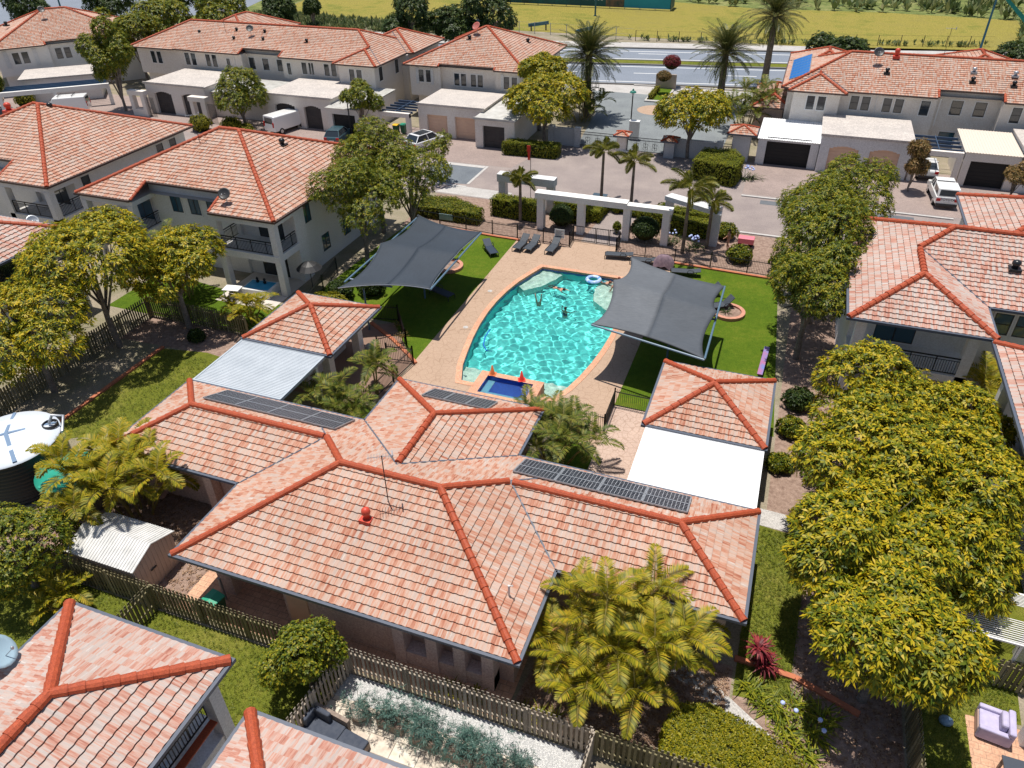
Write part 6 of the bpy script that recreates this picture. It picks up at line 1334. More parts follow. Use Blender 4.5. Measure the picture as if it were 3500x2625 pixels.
person('woman in orange top walking behind the fence at the right', (-2.85, 55.0, 0), R(-60), dict(pelvis=(0, 0, .92), waist=(0, .0, 1.08), chest=(0, -.01, 1.27), neck=(0, -.02, 1.45), head=(0, -.03, 1.56), lsh=(.17, 0, 1.36), lel=(.22, .03, 1.1), lwr=(.2, -.12, .92), lha=(.2, -.18, .86), rsh=(-.17, 0, 1.36), rel=(-.22, -.02, 1.1), rwr=(-.2, -.2, .96), rha=(-.19, -.27, .93), lhi=(.09, 0, .86), lkn=(.1, -.1, .48), lan=(.1, -.02, .09), lto=(.1, -.15, .04), rhi=(-.09, 0, .86), rkn=(-.1, .03, .48), ran=(-.1, .22, .12), rto=(-.1, .12, .04)), M('orange_top', (.55, .2, .08), None), MHAIR2, .2, 'top')
# ================================================================ VEGETATION
LY = leaf_mat('yellow_green_leaf', [(.14, (.04, .075, .006)), (.36, (.13, .165, .008)), (.56, (.34, .30, .010)), (.80, (.56, .40, .014))])
LG = leaf_mat('olive_leaf', [(.14, (.032, .06, .007)), (.40, (.085, .125, .009)), (.62, (.21, .22, .012)), (.84, (.38, .30, .016))])
LD = leaf_mat('dark_leaf', [(.12, (.012, .03, .008)), (.45, (.03, .06, .012)), (.75, (.07, .10, .015)), (.92, (.13, .14, .02))])
LB = leaf_mat('bronze_leaf', [(.12, (.05, .05, .012)), (.4, (.14, .10, .02)), (.65, (.30, .17, .06)), (.88, (.48, .33, .16))])
LH = leaf_mat('hedge_leaf', [(.12, (.045, .075, .006)), (.4, (.13, .165, .009)), (.66, (.26, .26, .014)), (.88, (.40, .34, .02))])
LGOLD = leaf_mat('golden_shrub_leaf', [(.12, (.06, .08, .006)), (.4, (.16, .17, .008)), (.7, (.32, .27, .012)), (.9, (.44, .36, .02))])
LBLUE = leaf_mat('blue_green_leaf', [(.12, (.03, .075, .065)), (.45, (.07, .15, .125)), (.8, (.17, .27, .22)), (.95, (.26, .34, .26))])
LRED = leaf_mat('red_leaf', [(.12, (.05, .008, .012)), (.5, (.20, .02, .03)), (.85, (.40, .06, .06))])
LCANE = leaf_mat('cane_palm_leaf', [(.10, (.05, .08, .006)), (.30, (.18, .19, .010)), (.52, (.30, .27, .014)), (.76, (.46, .34, .02)), (.93, (.52, .26, .06))], trans=.3)
LCANEG = leaf_mat('green_palm_leaf', [(.10, (.03, .055, .008)), (.4, (.085, .12, .014)), (.7, (.19, .19, .025)), (.92, (.34, .26, .05))], trans=.25)
LPHX = leaf_mat('date_palm_leaf', [(.12, (.025, .04, .012)), (.45, (.065, .085, .02)), (.75, (.13, .13, .03)), (.93, (.22, .18, .06))], trans=.15)
LFOX = leaf_mat('foxtail_leaf', [(.12, (.05, .075, .012)), (.4, (.13, .155, .02)), (.7, (.26, .24, .03)), (.92, (.40, .30, .05))], trans=.25)
LDEAD = leaf_mat('dry_frond', [(.12, (.20, .09, .03)), (.5, (.36, .17, .07)), (.85, (.48, .28, .14))], trans=.1)
MBARK = M('grey_bark', (.26, .22, .19), (.14, .115, .095), 3, .9, .5, fine=14); MPTRUNK = M('palm_trunk', (.24, .19, .14), (.13, .10, .08), 2.5, .9, .5, fine=10); MCANEST = M('cane_stem', (.22, .22, .06), (.30, .22, .07), 3, .6)
MCORE = M('dark_core', (.035, .04, .012), (.02, .022, .01), 3, 1., spec=0)  # dark colour of the solid cores added inside hedges and shrubs
def frame_of(d):
    """two unit vectors square to each direction row"""
    up = np.where(np.abs(d[:, 2:3]) < .9, np.array([[0, 0, 1.]]), np.array([[1., 0, 0]]))
    a = np.cross(up, d); a /= np.linalg.norm(a, axis=1, keepdims=True); return a, np.cross(d, a)
def rosettes(P, N, nl, L, W, r, el=(.15, .75), jit=.25, droop=.25):
    """leaf rosettes: P centres, N axes; returns leaf quads"""
    n = len(P); a, b = frame_of(N); ph = (np.arange(nl)[None] * 2 * np.pi / nl * 1.0 + r.uniform(0, 6.28, (n, 1)) + r.uniform(-.3, .3, (n, nl))); e = r.uniform(*el, (n, nl)); ln = L * r.uniform(.7, 1.15, (n, nl))
    d = (np.cos(ph) * np.cos(e))[..., None] * a[:, None] + (np.sin(ph) * np.cos(e))[..., None] * b[:, None] + np.sin(e)[..., None] * N[:, None]
    sd = np.cross(d, N[:, None] + .01); sd /= np.linalg.norm(sd, axis=2, keepdims=True) + 1e-9
    p = P[:, None] + r.normal(0, jit * L * .3, (n, nl, 3)); l = ln[..., None]
    tip = p + d * l; tip[..., 2] -= droop * ln * np.cos(e); mid = p + d * l * .52
    w_ = W * r.uniform(.8, 1.2, (n, nl))[..., None]
    return np.stack([p + d * l * .04, mid - sd * w_ * .5, tip, mid + sd * w_ * .5], 2).reshape(-1, 4, 3)
def blob_points(blobs, n, r, low=-.35, shell=(.72, 1.05), cull=.78):
    B = np.array(blobs, float); wgt = B[:, 3] ** 2; k = r.choice(len(B), n * 2, p=wgt / wgt.sum())
    d = r.normal(size=(n * 2, 3)); d /= np.linalg.norm(d, axis=1, keepdims=True); ok = d[:, 2] > low; k, d = k[ok], d[ok]
    rr = r.uniform(*shell, len(d))[:, None]; rad = B[k][:, [3, 3, 4]] if B.shape[1] > 4 else B[k][:, [3, 3, 3]]
    p = B[k, :3] + d * rad * rr; keep = np.ones(len(p), bool)
    for j, b in enumerate(B):
        rj = np.array([b[3], b[3], b[4]]) if B.shape[1] > 4 else np.full(3, b[3]); q = ((p - b[:3]) / rj); keep &= ~((np.einsum('ij,ij->i', q, q) < cull ** 2) & (k != j))
    p, d = p[keep][:n], d[keep][:n]; nrm = d + np.array([0, 0, .55]); return p, nrm / np.linalg.norm(nrm, axis=1, keepdims=True)
def quads_obj(Q, name, mat, parent, local=True):
    Q = np.asarray(Q).reshape(-1, 4, 3); return nobj(name, Q.reshape(-1, 3), np.arange(len(Q) * 4).reshape(-1, 4), mat, parent, local=local)
def tree(lab, x, y, top, rad, name='tree', mat=None, n=1500, nl=8, L=.30, W=.085, nb=11, trunk=.16, base=.32, seed=None, group=None, cat='tree', sparse=0, squash=1., leanx=0, leany=0, lean=None, ell=(.15, .75), low=-.35, tmat=None, rz=0):
    """tapered trunk with limbs and a crown of leaf rosettes over many sub-crowns"""
    sd = seed if seed is not None else int(abs(x * 131 + y * 17 + top * 7)); r = np.random.default_rng(sd); t = thing(name, lab, cat, (x, y, 0), 0, group)
    zb = top * base; zc = (top + zb) / 2; hz = (top - zb) / 2; blobs = []
    for k in range(nb):
        a = k * 2.4 + r.uniform(-.4, .4); f = math.sqrt((k + .3) / nb); u = r.uniform(-.55, .75) * (1 - .35 * f)
        br = rad * r.uniform(.34, .52); blobs.append((math.cos(a) * rad * .68 * f * squash + leanx * u, math.sin(a) * rad * .68 * f + leany * u, zc + u * hz * .9 + (1 - f) * hz * .25, br, min(br, hz * .7)))
    B = np.array(blobs); B[:, 2] = np.minimum(B[:, 2], top - B[:, 4])
    n = int(n * 1.45); L *= .8; W *= .85; p, nrm = blob_points(B, n, r, low=low)
    p += r.normal(0, .05, p.shape)
    quads_obj(rosettes(p, nrm, nl, L, W, r, ell), 'crown', mat or LY, t)
    b = MB(); z1 = zc - hz * .1; b.tube([(0, 0, -.1), (r.uniform(-.1, .1), r.uniform(-.1, .1), zb * .6), (leanx * .1, leany * .1, z1)], [trunk * 1.25, trunk, trunk * .7], 8)
    obj(b, 'trunk', tmat or MBARK, t, local=True)
    b = MB()
    for k in range(min(nb, 9)):
        c = B[k]; s = Vector((0, 0, zb * r.uniform(.75, 1.0))); m = Vector((c[0] * .5, c[1] * .5, (s.z + c[2]) / 2 + .2)); b.tube([s, m, (c[0] * .95, c[1] * .95, c[2] + c[4] * .5)], [trunk * .55, trunk * .38, trunk * .15], 5)
        for j in range(3): e = Vector((c[0], c[1], c[2])) + Vector(r.normal(size=3)) * c[3] * .55; b.tube([m, m.lerp(e, .5) + Vector((0, 0, .1)), e], [trunk * .25, trunk * .16, trunk * .06], 4)
    obj(b, 'limb', tmat or MBARK, t, local=True); return t
def dome(lab, x, y, z0, rx, ry, rz_, name='shrub', mat=None, n=900, L=.12, W=.06, nl=5, group=None, cat='shrub', lump=.12, rot=0):
    t = thing(name, lab, cat, (x, y, 0), rot, group); r = np.random.default_rng(int(abs(x * 91 + y * 13)))
    b = MB().ell((0, 0, z0), (rx * .86, ry * .86, rz_ * .86), 16, 10); b.v = [(a, c, max(0, d)) for a, c, d in b.v]; obj(b, 'stem_or_core', MCORE, t, local=True)  # solid dark core added inside, keeps the leaf shell opaque
    d = r.normal(size=(n, 3)); d[:, 2] = np.abs(d[:, 2]) * 1.0 - .25; d /= np.linalg.norm(d, axis=1, keepdims=True); f = 1 + lump * np.sin(d[:, 0:1] * 5 + x) * np.cos(d[:, 1:2] * 6 + y) * 1.2 - r.uniform(0, .12, (n, 1))
    p = d * f * np.array([rx, ry, rz_]) + np.array([0, 0, z0]); p[:, 2] = np.maximum(p[:, 2], .03); nr = d / np.array([rx, ry, rz_]); nr /= np.linalg.norm(nr, axis=1, keepdims=True)
    quads_obj(rosettes(p, nr, nl, L, W, r, (.2, 1.0)), 'foliage', mat or LH, t); return t
def hedge(lab, poly, h, mat=None, dens=90, L=.11, W=.055, name='hedge', group='clipped hedges', z=0, topk=.0):
    """clipped hedge over a plan polygon"""
    cx_, cy_ = sum(p[0] for p in poly) / len(poly), sum(p[1] for p in poly) / len(poly); t = thing(name, lab, 'hedge', (cx_, cy_, 0), 0, group); r = np.random.default_rng(int(abs(cx_ * 37 + cy_ * 11)))
    P = [(x - cx_, y - cy_) for x, y in poly]; inn = [(x * .94, y * .94) for x, y in P]; obj(MB().prism(inn, .02, h - .08), 'stem_or_core', MCORE, t, local=True)  # prism is an added dark core that stops see-through gaps
    xs, ys = [p[0] for p in P], [p[1] for p in P]; A = (max(xs) - min(xs)) * (max(ys) - min(ys)); n = int(A * dens * 1.3)
    q = np.stack([r.uniform(min(xs), max(xs), n), r.uniform(min(ys), max(ys), n)], 1); q = q[inside(q[:, 0], q[:, 1], P)]
    pts = [np.c_[q, h + .05 * np.sin(q[:, 0] * 2.3) * np.cos(q[:, 1] * 2.9) - r.uniform(0, .08, len(q))]]; nrm = [np.tile([0, 0, 1.], (len(q), 1))]
    for a, c in zip(P, P[1:] + P[:1]):
        L_ = math.hypot(c[0] - a[0], c[1] - a[1]); m = int(L_ * h * dens * .8); u = r.uniform(0, 1, m); pts.append(np.c_[a[0] + (c[0] - a[0]) * u, a[1] + (c[1] - a[1]) * u, r.uniform(.05, h, m)] + r.normal(0, .03, (m, 3)))
        nn = np.array([(c[1] - a[1]) / L_, -(c[0] - a[0]) / L_, .25]); nrm.append(np.tile(nn / np.linalg.norm(nn), (m, 1)))
    quads_obj(rosettes(np.concatenate(pts), np.concatenate(nrm), 5, L, W, r, (.2, 1.1)), 'foliage', mat or LH, t); return t
# ---- palms
def fronds(base, n, length, r, el=(.2, 1.3), bend=1.1, leaf=.5, nlf=34, width=.05, plume=False, lift=.35, az=None, twist=.0, droopl=.4):
    """pinnate fronds from one point; returns leaflet quads and rachis point lists"""
    Q = []; RA = []
    for k in range(n):
        a = (k * 2.39996 + r.uniform(-.25, .25)) if az is None else az[k]; e0 = el[0] + (el[1] - el[0]) * ((k + .5) / n) ** .9 + r.uniform(-.1, .1); ln = length * r.uniform(.82, 1.1); S = np.linspace(0, 1, 13)
        th = e0 - bend * (S ** 1.25) * r.uniform(.85, 1.2); ds = ln / 12; rr = np.concatenate([[0], np.cumsum(np.cos(th[:-1]) * ds)]); zz = np.concatenate([[0], np.cumsum(np.sin(th[:-1]) * ds)])
        ca, sa = math.cos(a), math.sin(a); R_ = np.stack([rr * ca, rr * sa, zz], 1) + np.array(base); RA.append(R_)
        s = np.linspace(.16, .985, nlf); ctr = np.stack([np.interp(s, S, R_[:, i]) for i in range(3)], 1); tt = np.interp(s, S, th); T = np.stack([np.cos(tt) * ca, np.cos(tt) * sa, np.sin(tt)], 1); side = np.array([-sa, ca, 0.]); up = np.cross(T, side); up *= np.sign(up[:, 2:3] + 1e-6)
        ll = leaf * np.sin(np.pi * np.clip(s * .88 + .1, 0, 1)) ** .6 * r.uniform(.85, 1.1, nlf)
        rows = ((1, lift), (-1, lift)) if not plume else tuple((math.cos(q), math.sin(q)) for q in np.linspace(0, 2 * np.pi, 7)[:-1])
        for sg, lf in rows:
            if plume: d = side * sg + up * lf + T * r.uniform(.5, .8, (nlf, 1))
            else: d = side * sg * 1.0 + up * (lf + r.normal(0, .12, (nlf, 1))) + T * (.45 + .5 * s[:, None])
            d /= np.linalg.norm(d, axis=1, keepdims=True); d2 = d.copy(); d2[:, 2] -= droopl; d2 /= np.linalg.norm(d2, axis=1, keepdims=True)
            wv = np.cross(d, up if not plume else T + .01); wv /= np.linalg.norm(wv, axis=1, keepdims=True) + 1e-9; l = ll[:, None]; m = ctr + d * l * .5; tip = m + d2 * l * .5; wd = width
            Q.append(np.stack([ctr, m - wv * wd * .5, tip, m + wv * wd * .5], 1))
    return np.concatenate(Q), RA
def rach(b, RA, r0=.022):
    for q in RA: b.tube([tuple(p) for p in q[::3]], [r0, r0 * .85, r0 * .65, r0 * .45, r0 * .25], 4, caps=False)
def cane_clump(lab, x, y, h, n, spread=.9, nf=7, L=1.9, leaf=.55, mat=None, seed=1, group='golden cane palm clumps', name='cane_palm', width=.052, dead=2, nlf=32, cat='palm', hmin=.45):
    """clump of slender stems, each with its own crown of arching fronds"""
    r = np.random.default_rng(seed); t = thing(name, lab, cat, (x, y, 0), 0, group); Q = []; st = MB(); rb = MB(); D = []
    for k in range(n):
        a = k * 2.4 + r.uniform(-.3, .3); f = math.sqrt((k + .4) / n); bx, by = math.cos(a) * spread * .45 * f, math.sin(a) * spread * .45 * f; hh = h * r.uniform(hmin, 1) * (1 - .25 * f); tx, ty = bx + math.cos(a) * spread * .7 * f, by + math.sin(a) * spread * .7 * f
        st.tube([(bx, by, 0), ((bx * .6 + tx * .4), (by * .6 + ty * .4), hh * .5), (tx, ty, hh)], [.06, .05, .045], 6)
        q, ra = fronds((tx, ty, hh), nf, L, r, (.35, 1.45), 1.55, leaf, nlf, width, lift=.42, droopl=.35); Q.append(q); rach(rb, ra)
        if k < dead: q, ra = fronds((tx, ty, hh), 1, L * .9, r, (-.2, .1), 1.2, leaf * .8, 24, width, az=[a]); D.append(q)
    quads_obj(np.concatenate(Q), 'frond', mat or LCANE, t); obj(st, 'stem_or_core', MCANEST, t, local=True); obj(rb, 'frond_stalk', MCANEST, t, local=True)
    if D: quads_obj(np.concatenate(D), 'dry_frond', LDEAD, t)
    return t
def palm(lab, x, y, h, nf, L, leaf, name, mat, el, bend, nlf=40, width=.045, tr=.2, seed=1, group=None, plume=False, lift=.35, skirt=0, droopl=.4, shaft=None, lean=(0, 0)):
    r = np.random.default_rng(seed); t = thing(name, lab, 'palm', (x, y, 0), 0, group); top = (lean[0], lean[1], h)
    q, ra = fronds(top, nf, L, r, el, bend, leaf, nlf, width, plume, lift, droopl=droopl); quads_obj(q, 'frond', mat, t); b = MB(); rach(b, ra, .03 if not plume else .022); obj(b, 'frond_stalk', MCANEST, t, local=True)
    if skirt: q, ra = fronds((0, 0, h - .35), skirt, L * .8, r, (-.9, -.3), .8, leaf * .8, 26, width, lift=.1); quads_obj(q, 'hanging_frond', LCANEG, t)
    b = MB(); zs = np.linspace(0, h, 9); b.tube([(lean[0] * (z / h) ** 1.5, lean[1] * (z / h) ** 1.5, z) for z in zs], [tr * (1.15 - .3 * z / h) * (1.0 if i % 2 else .94) for i, z in enumerate(zs)], 9); obj(b, 'trunk', MPTRUNK, t, local=True)
    if shaft: obj(MB().tube([(lean[0], lean[1], h - shaft), (lean[0], lean[1], h + .05)], [tr * .9, tr * .5], 8), 'crownshaft', MCANEST, t, local=True)
    return t
def strappy(lab, x, y, n, L, W, mat, name='strap_plant', group=None, cat='plant', el=(.4, 1.45), spread=.05, flowers=None, seed=0, bend=.9, z=0):
    """tuft of arching sword leaves"""
    r = np.random.default_rng(seed or int(abs(x * 53 + y * 29))); t = thing(name, lab, cat, (x, y, z), 0, group); Q = []
    for k in range(n):
        a = r.uniform(0, 6.28); e = r.uniform(*el); ln = L * r.uniform(.7, 1.1); p = np.array([*r.normal(0, spread, 2), .02]); w_ = np.array([-math.sin(a), math.cos(a), 0]) * W / 2; pr = (p - w_ * .6, p + w_ * .6)
        for s in range(1, 4):
            th = e - bend * s / 3; p = p + np.array([math.cos(a) * math.cos(th), math.sin(a) * math.cos(th), math.sin(th)]) * ln / 3; q = w_ * (1.0, .8, .08)[s - 1]; c = (p - q, p + q); Q.append(np.stack([pr[0], pr[1], c[1], c[0]])); pr = c
    quads_obj(np.array(Q), 'leaves', mat, t)
    if flowers:
        b = MB()
        for k in range(flowers[0]):
            a = r.uniform(0, 6.28); d = r.uniform(.1, L * .6); fx, fy, fz = math.cos(a) * d, math.sin(a) * d, L * r.uniform(.85, 1.2); b.ell((fx, fy, fz), (.09, .09, .08), 7, 5)
        obj(b, 'flower_head', flowers[1], t, local=True)
    return t
MAGAP = M('agapanthus_flower', (.35, .45, .85), (.6, .66, .9), 8)
# big yellow-green trees, right side
G1 = 'yellow green trees down the right side'
tree('big yellow green tree at bottom right overhanging the lilac armchair lawn', 6.3, 18.6, 5.6, 2.5, n=2600, nl=9, L=.36, W=.10, nb=14, group=G1, base=.35)
tree('big yellow green tree between clubhouse lawn and right edge balcony, lower one', 5.5, 21.8, 6.2, 2.6, n=2600, nl=9, L=.35, W=.10, nb=14, group=G1)
tree('big yellow green tree leaning over the right edge balcony', 8.6, 23.4, 5.6, 2.5, n=2200, nl=9, L=.35, W=.10, nb=13, group=G1)
tree('big yellow green tree in the middle of the right hand row', 5.7, 26.3, 6.8, 3.1, n=2400, nl=9, L=.33, W=.10, nb=14, group=G1)
tree('yellow green tree in front of the right villa, right of the row', 9.0, 26.8, 6.4, 2.8, n=2000, nl=9, L=.33, W=.10, nb=12, group=G1)
tree('topmost tree of the right hand row, crown below the right villa eave', 6.4, 31.3, 6.6, 3.1, n=2200, nl=9, L=.33, W=.095, nb=13, group=G1)
tree('yellow green tree right of the row top, before the villa columns', 9.6, 31.6, 5.6, 2.2, n=1200, nl=9, L=.33, W=.095, nb=9, group=G1)
G2 = 'olive green trees right of the pool lawn'
tree('olive tree leaning over the right lawn, with pale trunk beside the slide', 2.9, 41.0, 7.6, 2.7, mat=LG, n=1800, L=.30, W=.085, nb=13, group=G2, base=.33)
tree('olive tree in the middle of the row right of the shade sail', 3.4, 45.6, 8.2, 2.9, mat=LG, n=2000, L=.30, W=.085, nb=13, group=G2, base=.3)
tree('olive tree at the top of the row right of the shade sail', 3.0, 50.3, 8.0, 3.0, mat=LG, n=1900, L=.30, W=.085, nb=13, group=G2, base=.3)
tree('yellowish olive tree by the road at the top of the right row', 4.8, 55.2, 7.6, 3.0, mat=LG, n=1700, L=.30, W=.085, nb=12, group=G2)
G3 = 'dark olive trees left of the shade sail'
tree('dark olive tree between balcony villa and left shade sail, nearest', -28.0, 44.0, 8.2, 3.1, mat=LG, n=2100, L=.28, W=.08, nb=14, group=G3, base=.3)
tree('dark olive tree behind the left shade sail, right one', -26.3, 48.6, 7.6, 3.2, mat=LG, n=2000, L=.28, W=.08, nb=14, group=G3, base=.28)
tree('dark olive tree hiding the right end of the balcony villa roof', -29.6, 49.6, 9.2, 3.0, mat=LG, n=2000, L=.28, W=.08, nb=13, group=G3, base=.3)
G4 = 'yellow trees at the left'
tree('largest yellow tree at the left below the balcony villa', -37.2, 28.7, 8.3, 3.9, n=3000, nl=9, L=.36, W=.10, nb=16, group=G4, base=.36)
tree('yellow tree with forked pale trunk in front of the timber fence', -34.4, 31.9, 6.4, 3.0, n=1900, nl=9, L=.34, W=.10, nb=12, group=G4, base=.38)
tree('brighter yellow green tree at the left edge above the water tanks', -37.2, 23.6, 6.6, 3.5, n=2400, nl=9, L=.34, W=.09, nb=14, group=G4, base=.3)
tree('glossy green bush tree at the left edge beside the metal shed', -26.4, 12.5, 4.2, 2.3, mat=LG, n=1700, nl=7, L=.2, W=.085, nb=12, base=.1, low=-.7)
tree('round glossy bush at the fence corner below the clubhouse', -12.75, 12.35, 3.3, 1.45, mat=LG, n=1500, nl=7, L=.15, W=.07, nb=9, base=.12, low=-.7, trunk=.1, name='bush', cat='bush')
G5 = 'round yellow trees by the gates'
tree('large round yellow tree left of the iron gates', -24.2, 75.3, 6.9, 4.0, n=2400, nl=8, L=.42, W=.14, nb=15, group=G5, base=.3)
tree('upper part tree behind the round yellow tree, by the tall palm', -26.2, 79.6, 8.0, 2.5, n=1100, nl=8, L=.42, W=.14, nb=9, group=G5, base=.35)
tree('round yellow tree right of the iron gates', -9.2, 75.4, 6.6, 3.5, n=2200, nl=8, L=.42, W=.14, nb=14, group=G5, base=.32)
tree('small dark green tree beside the ribbed carport lamp', -43.7, 71.6, 5.8, 2.1, mat=LG, n=1100, L=.3, W=.1, nb=9, base=.32, trunk=.1)
tree('dark bronze green tree hiding the left of the white van', -58.6, 70.6, 6.4, 3.0, mat=LG, n=1700, L=.32, W=.1, nb=12, base=.2, low=-.6)
tree('thin sparse young tree beside the grey asphalt bay', -30.0, 61.6, 4.6, 1.5, mat=LG, n=330, L=.22, W=.08, nb=7, base=.35, trunk=.06)
tree('tall dark tree between the top left house and the long terrace', -77.0, 71.8, 10.5, 2.9, mat=LG, n=2000, L=.36, W=.12, nb=14, base=.12, low=-.7)
tree('bushy tree behind the tall dark tree near the top left house', -85.0, 84.5, 9.5, 3.6, mat=LG, n=1500, L=.45, W=.16, nb=12, base=.2)
tree('bushy tree at the left edge in front of the top left house', -93.0, 66.5, 4.8, 2.6, mat=LG, n=1100, L=.36, W=.13, nb=9, base=.1, low=-.7)
G6 = 'dark trees behind the top row of houses'
for x, y, h, r_, m, lab in ((-94.6, 100.5, 8, 4.2, LG, 'leafy tree behind the left end of the long terrace'), (-89, 107, 8.5, 4.2, LG, 'pale flowering tree behind the terrace, by the footpath'), (-98, 92, 7.5, 3.2, LG, 'bushy tree just right of the top left house roof'), (-82, 113, 7, 2.6, LD, 'dark tree at the footpath bend behind the terrace'),
                            (-55.8, 107.5, 9.5, 4.2, LD, 'left dark tree of the clump behind the pyramid roofed house'), (-49.8, 110.2, 8.6, 3.8, LD, 'middle dark tree of the clump behind the pyramid roofed house'), (-45.6, 113.6, 10.5, 4.6, LD, 'right dark tree of the clump behind the pyramid roofed house'),
                            (3.6, 107.6, 6.6, 3.5, LD, 'dark tree behind the blue solar array terrace'), (22.8, 106, 6.6, 3.6, LD, 'dark tree at the right edge behind the terrace roof'), (-118, 113, 9, 4.5, LD, 'dark street tree above the top left house, left'), (-108, 118, 9, 4.5, LD, 'dark street tree above the top left house ridge'), (-101, 121, 8, 4, LD, 'dark street tree above the top left house, right'), (-126, 104, 9, 4, LD, 'dark tree in the top left corner'), (-84.5, 126, 5, 1.6, LD, 'small conical tree by the far footpath fence')):
    tree(lab, x, y, h, r_, mat=m, n=1100, L=.55, W=.22, nl=7, nb=11, group=G6, base=.12, low=-.6)
# cone and small trees
t = tree('bronze leaved cone tree beside the white pickup', 10.9, 72.4, 3.4, 1.15, mat=LB, n=900, nl=6, L=.22, W=.08, nb=8, base=.12, low=-.7, trunk=.07, name='cone_tree'); t.scale.z = 1.45
tree('bronze leaved small tree at the right edge before the carport', 18.6, 71.4, 4.0, 1.3, mat=LB, n=700, nl=6, L=.22, W=.08, nb=8, base=.3, trunk=.07)
dome('golden round bush below the terrace gatehouse', -62.6, 68.0, .75, 1.25, 1.15, 1.0, mat=LGOLD, n=900, group='round golden bushes'); dome('golden bush at the foot of the dark bronze green tree', -58.8, 68.6, .7, 1.3, 1.1, 1.0, mat=LGOLD, n=700, group='round golden bushes'); dome('second golden bush at the foot of the dark bronze green tree', -56.8, 68.4, .5, .9, .9, .7, mat=LGOLD, n=450, group='round golden bushes')
dome('clipped golden bush at the right edge by the carport pillar', 17.8, 70.2, .5, .9, .8, .75, mat=LGOLD, n=500, group='round golden bushes'); dome('dark bush at the right edge below the bronze tree', 18.2, 67.6, .9, 1.5, 1.3, 1.2, mat=LG, n=800); dome('golden bush in front of the top left house', -90.6, 69.6, .8, 1.3, 1.2, 1.1, mat=LGOLD, n=500, group='round golden bushes')
dome('golden hedge bush by the black fence of the balcony villa', -26.6, 36.6, .6, 1.5, 1.0, .9, mat=LGOLD, n=1000, group='round golden bushes')
# hedges round the portico and drive
hedge('big clipped box hedge left of the agapanthus clump', [(-7.9, 69.4), (-3.9, 68.4), (-3.5, 71.5), (-4.6, 73.6), (-7.4, 73.3)], 1.9, dens=70); hedge('low clipped hedge under the round yellow entry tree', [(-27.2, 70.6), (-21.5, 70.9), (-21.5, 72.3), (-27.0, 72.2)], 1.3, LG)
hedge('clipped hedge left of the portico behind the slim palm', [(-22.6, 55.6), (-18.3, 55.3), (-18.3, 56.7), (-22.4, 57.0)], 1.5); hedge('tall clipped hedge seen through the left portico bay', [(-17.2, 56.2), (-14.4, 56.0), (-14.3, 57.8), (-17.0, 58.0)], 1.7)
hedge('clipped hedge strip left of the portico path', [(-14.4, 56.8), (-13.5, 56.8), (-13.3, 60.2), (-14.2, 60.2)], 1.0); hedge('clipped hedge seen through the right portico bay', [(-10.4, 57.5), (-8.2, 57.4), (-8.2, 58.6), (-10.4, 58.6)], 1.2)
hedge('long clipped hedge behind the two right palms, near row', [(-7.6, 56.6), (-4.3, 56.4), (-4.3, 57.6), (-7.6, 57.8)], 1.25); hedge('long clipped hedge behind the two right palms, far row', [(-7.8, 58.6), (-4.4, 58.4), (-4.4, 59.5), (-7.8, 59.7)], 1.2)
hedge('low dark hedge behind the notice board fence', [(-28.8, 53.4), (-22.8, 53.2), (-22.8, 54.6), (-26, 56.2), (-28.9, 55.8)], 1.0, LG)
hedge('clipped broad hedge in the bottom right foreground', [(-.1, 13.55), (5.6, 13.55), (4.4, 14.6), (3.0, 15.5), (1.2, 15.9), (.2, 15.6), (-.2, 14.6)], 1.0, LGOLD, dens=210, L=.12, W=.05, group='clipped hedges')
t = dome('dark green ball topiary in the left portico bay', -16.2, 55.2, .95, .95, .9, .95, mat=LD, n=1200, lump=.02, group='ball topiaries'); dome('dark green ball topiary behind the towel by the right portico column', -9.2, 54.6, 1.0, 1.1, 1.0, 1.0, mat=LD, n=1200, lump=.02, group='ball topiaries')
dome('small pot topiary beside the portico path', -11.6, 55.4, .5, .3, .3, .5, mat=LG, n=200, group='ball topiaries')
dome('crimson ball topiary on the traffic island', -15.9, 102.5, 3.0, 1.15, 1.1, .95, mat=LRED, n=800, lump=.03); dome('bronze mop topiary on the traffic island', -16.1, 98.5, 2.2, .9, .9, .7, mat=LB, n=600, lump=.03); tag(obj(MB().box(-17.5, 101.0, .1, -14.9, 101.25, 1.9), 'island_wall', M('island_render', (.45, .36, .3), (.36, .29, .25), 2)), 'beige sign wall behind the bronze topiary on the island', 'wall'); hedge('low hedge on the traffic island by the kerb', [(-17.3, 95.2), (-16.7, 95.2), (-16.7, 100), (-17.3, 100)], .7, LGOLD, dens=40)
# phoenix palms by the highway
G7 = 'stout date palms by the highway'
palm('stout date palm left of the entry forecourt', -22.6, 86.2, 6.6, 90, 4.3, .62, 'date_palm', LPHX, (-.35, 1.45), .85, 46, .06, .42, 11, G7, lift=.45, skirt=14); palm('stout date palm right of the forecourt, nearer of the pair', -8.6, 94.5, 6.0, 80, 4.1, .6, 'date_palm', LPHX, (-.35, 1.45), .85, 44, .06, .42, 12, G7, lift=.45, skirt=12); palm('tallest date palm beside the highway, farther of the pair', -4.4, 106.8, 8.2, 80, 4.3, .6, 'date_palm', LPHX, (-.5, 1.45), .85, 42, .06, .42, 13, G7, lift=.45, skirt=16)
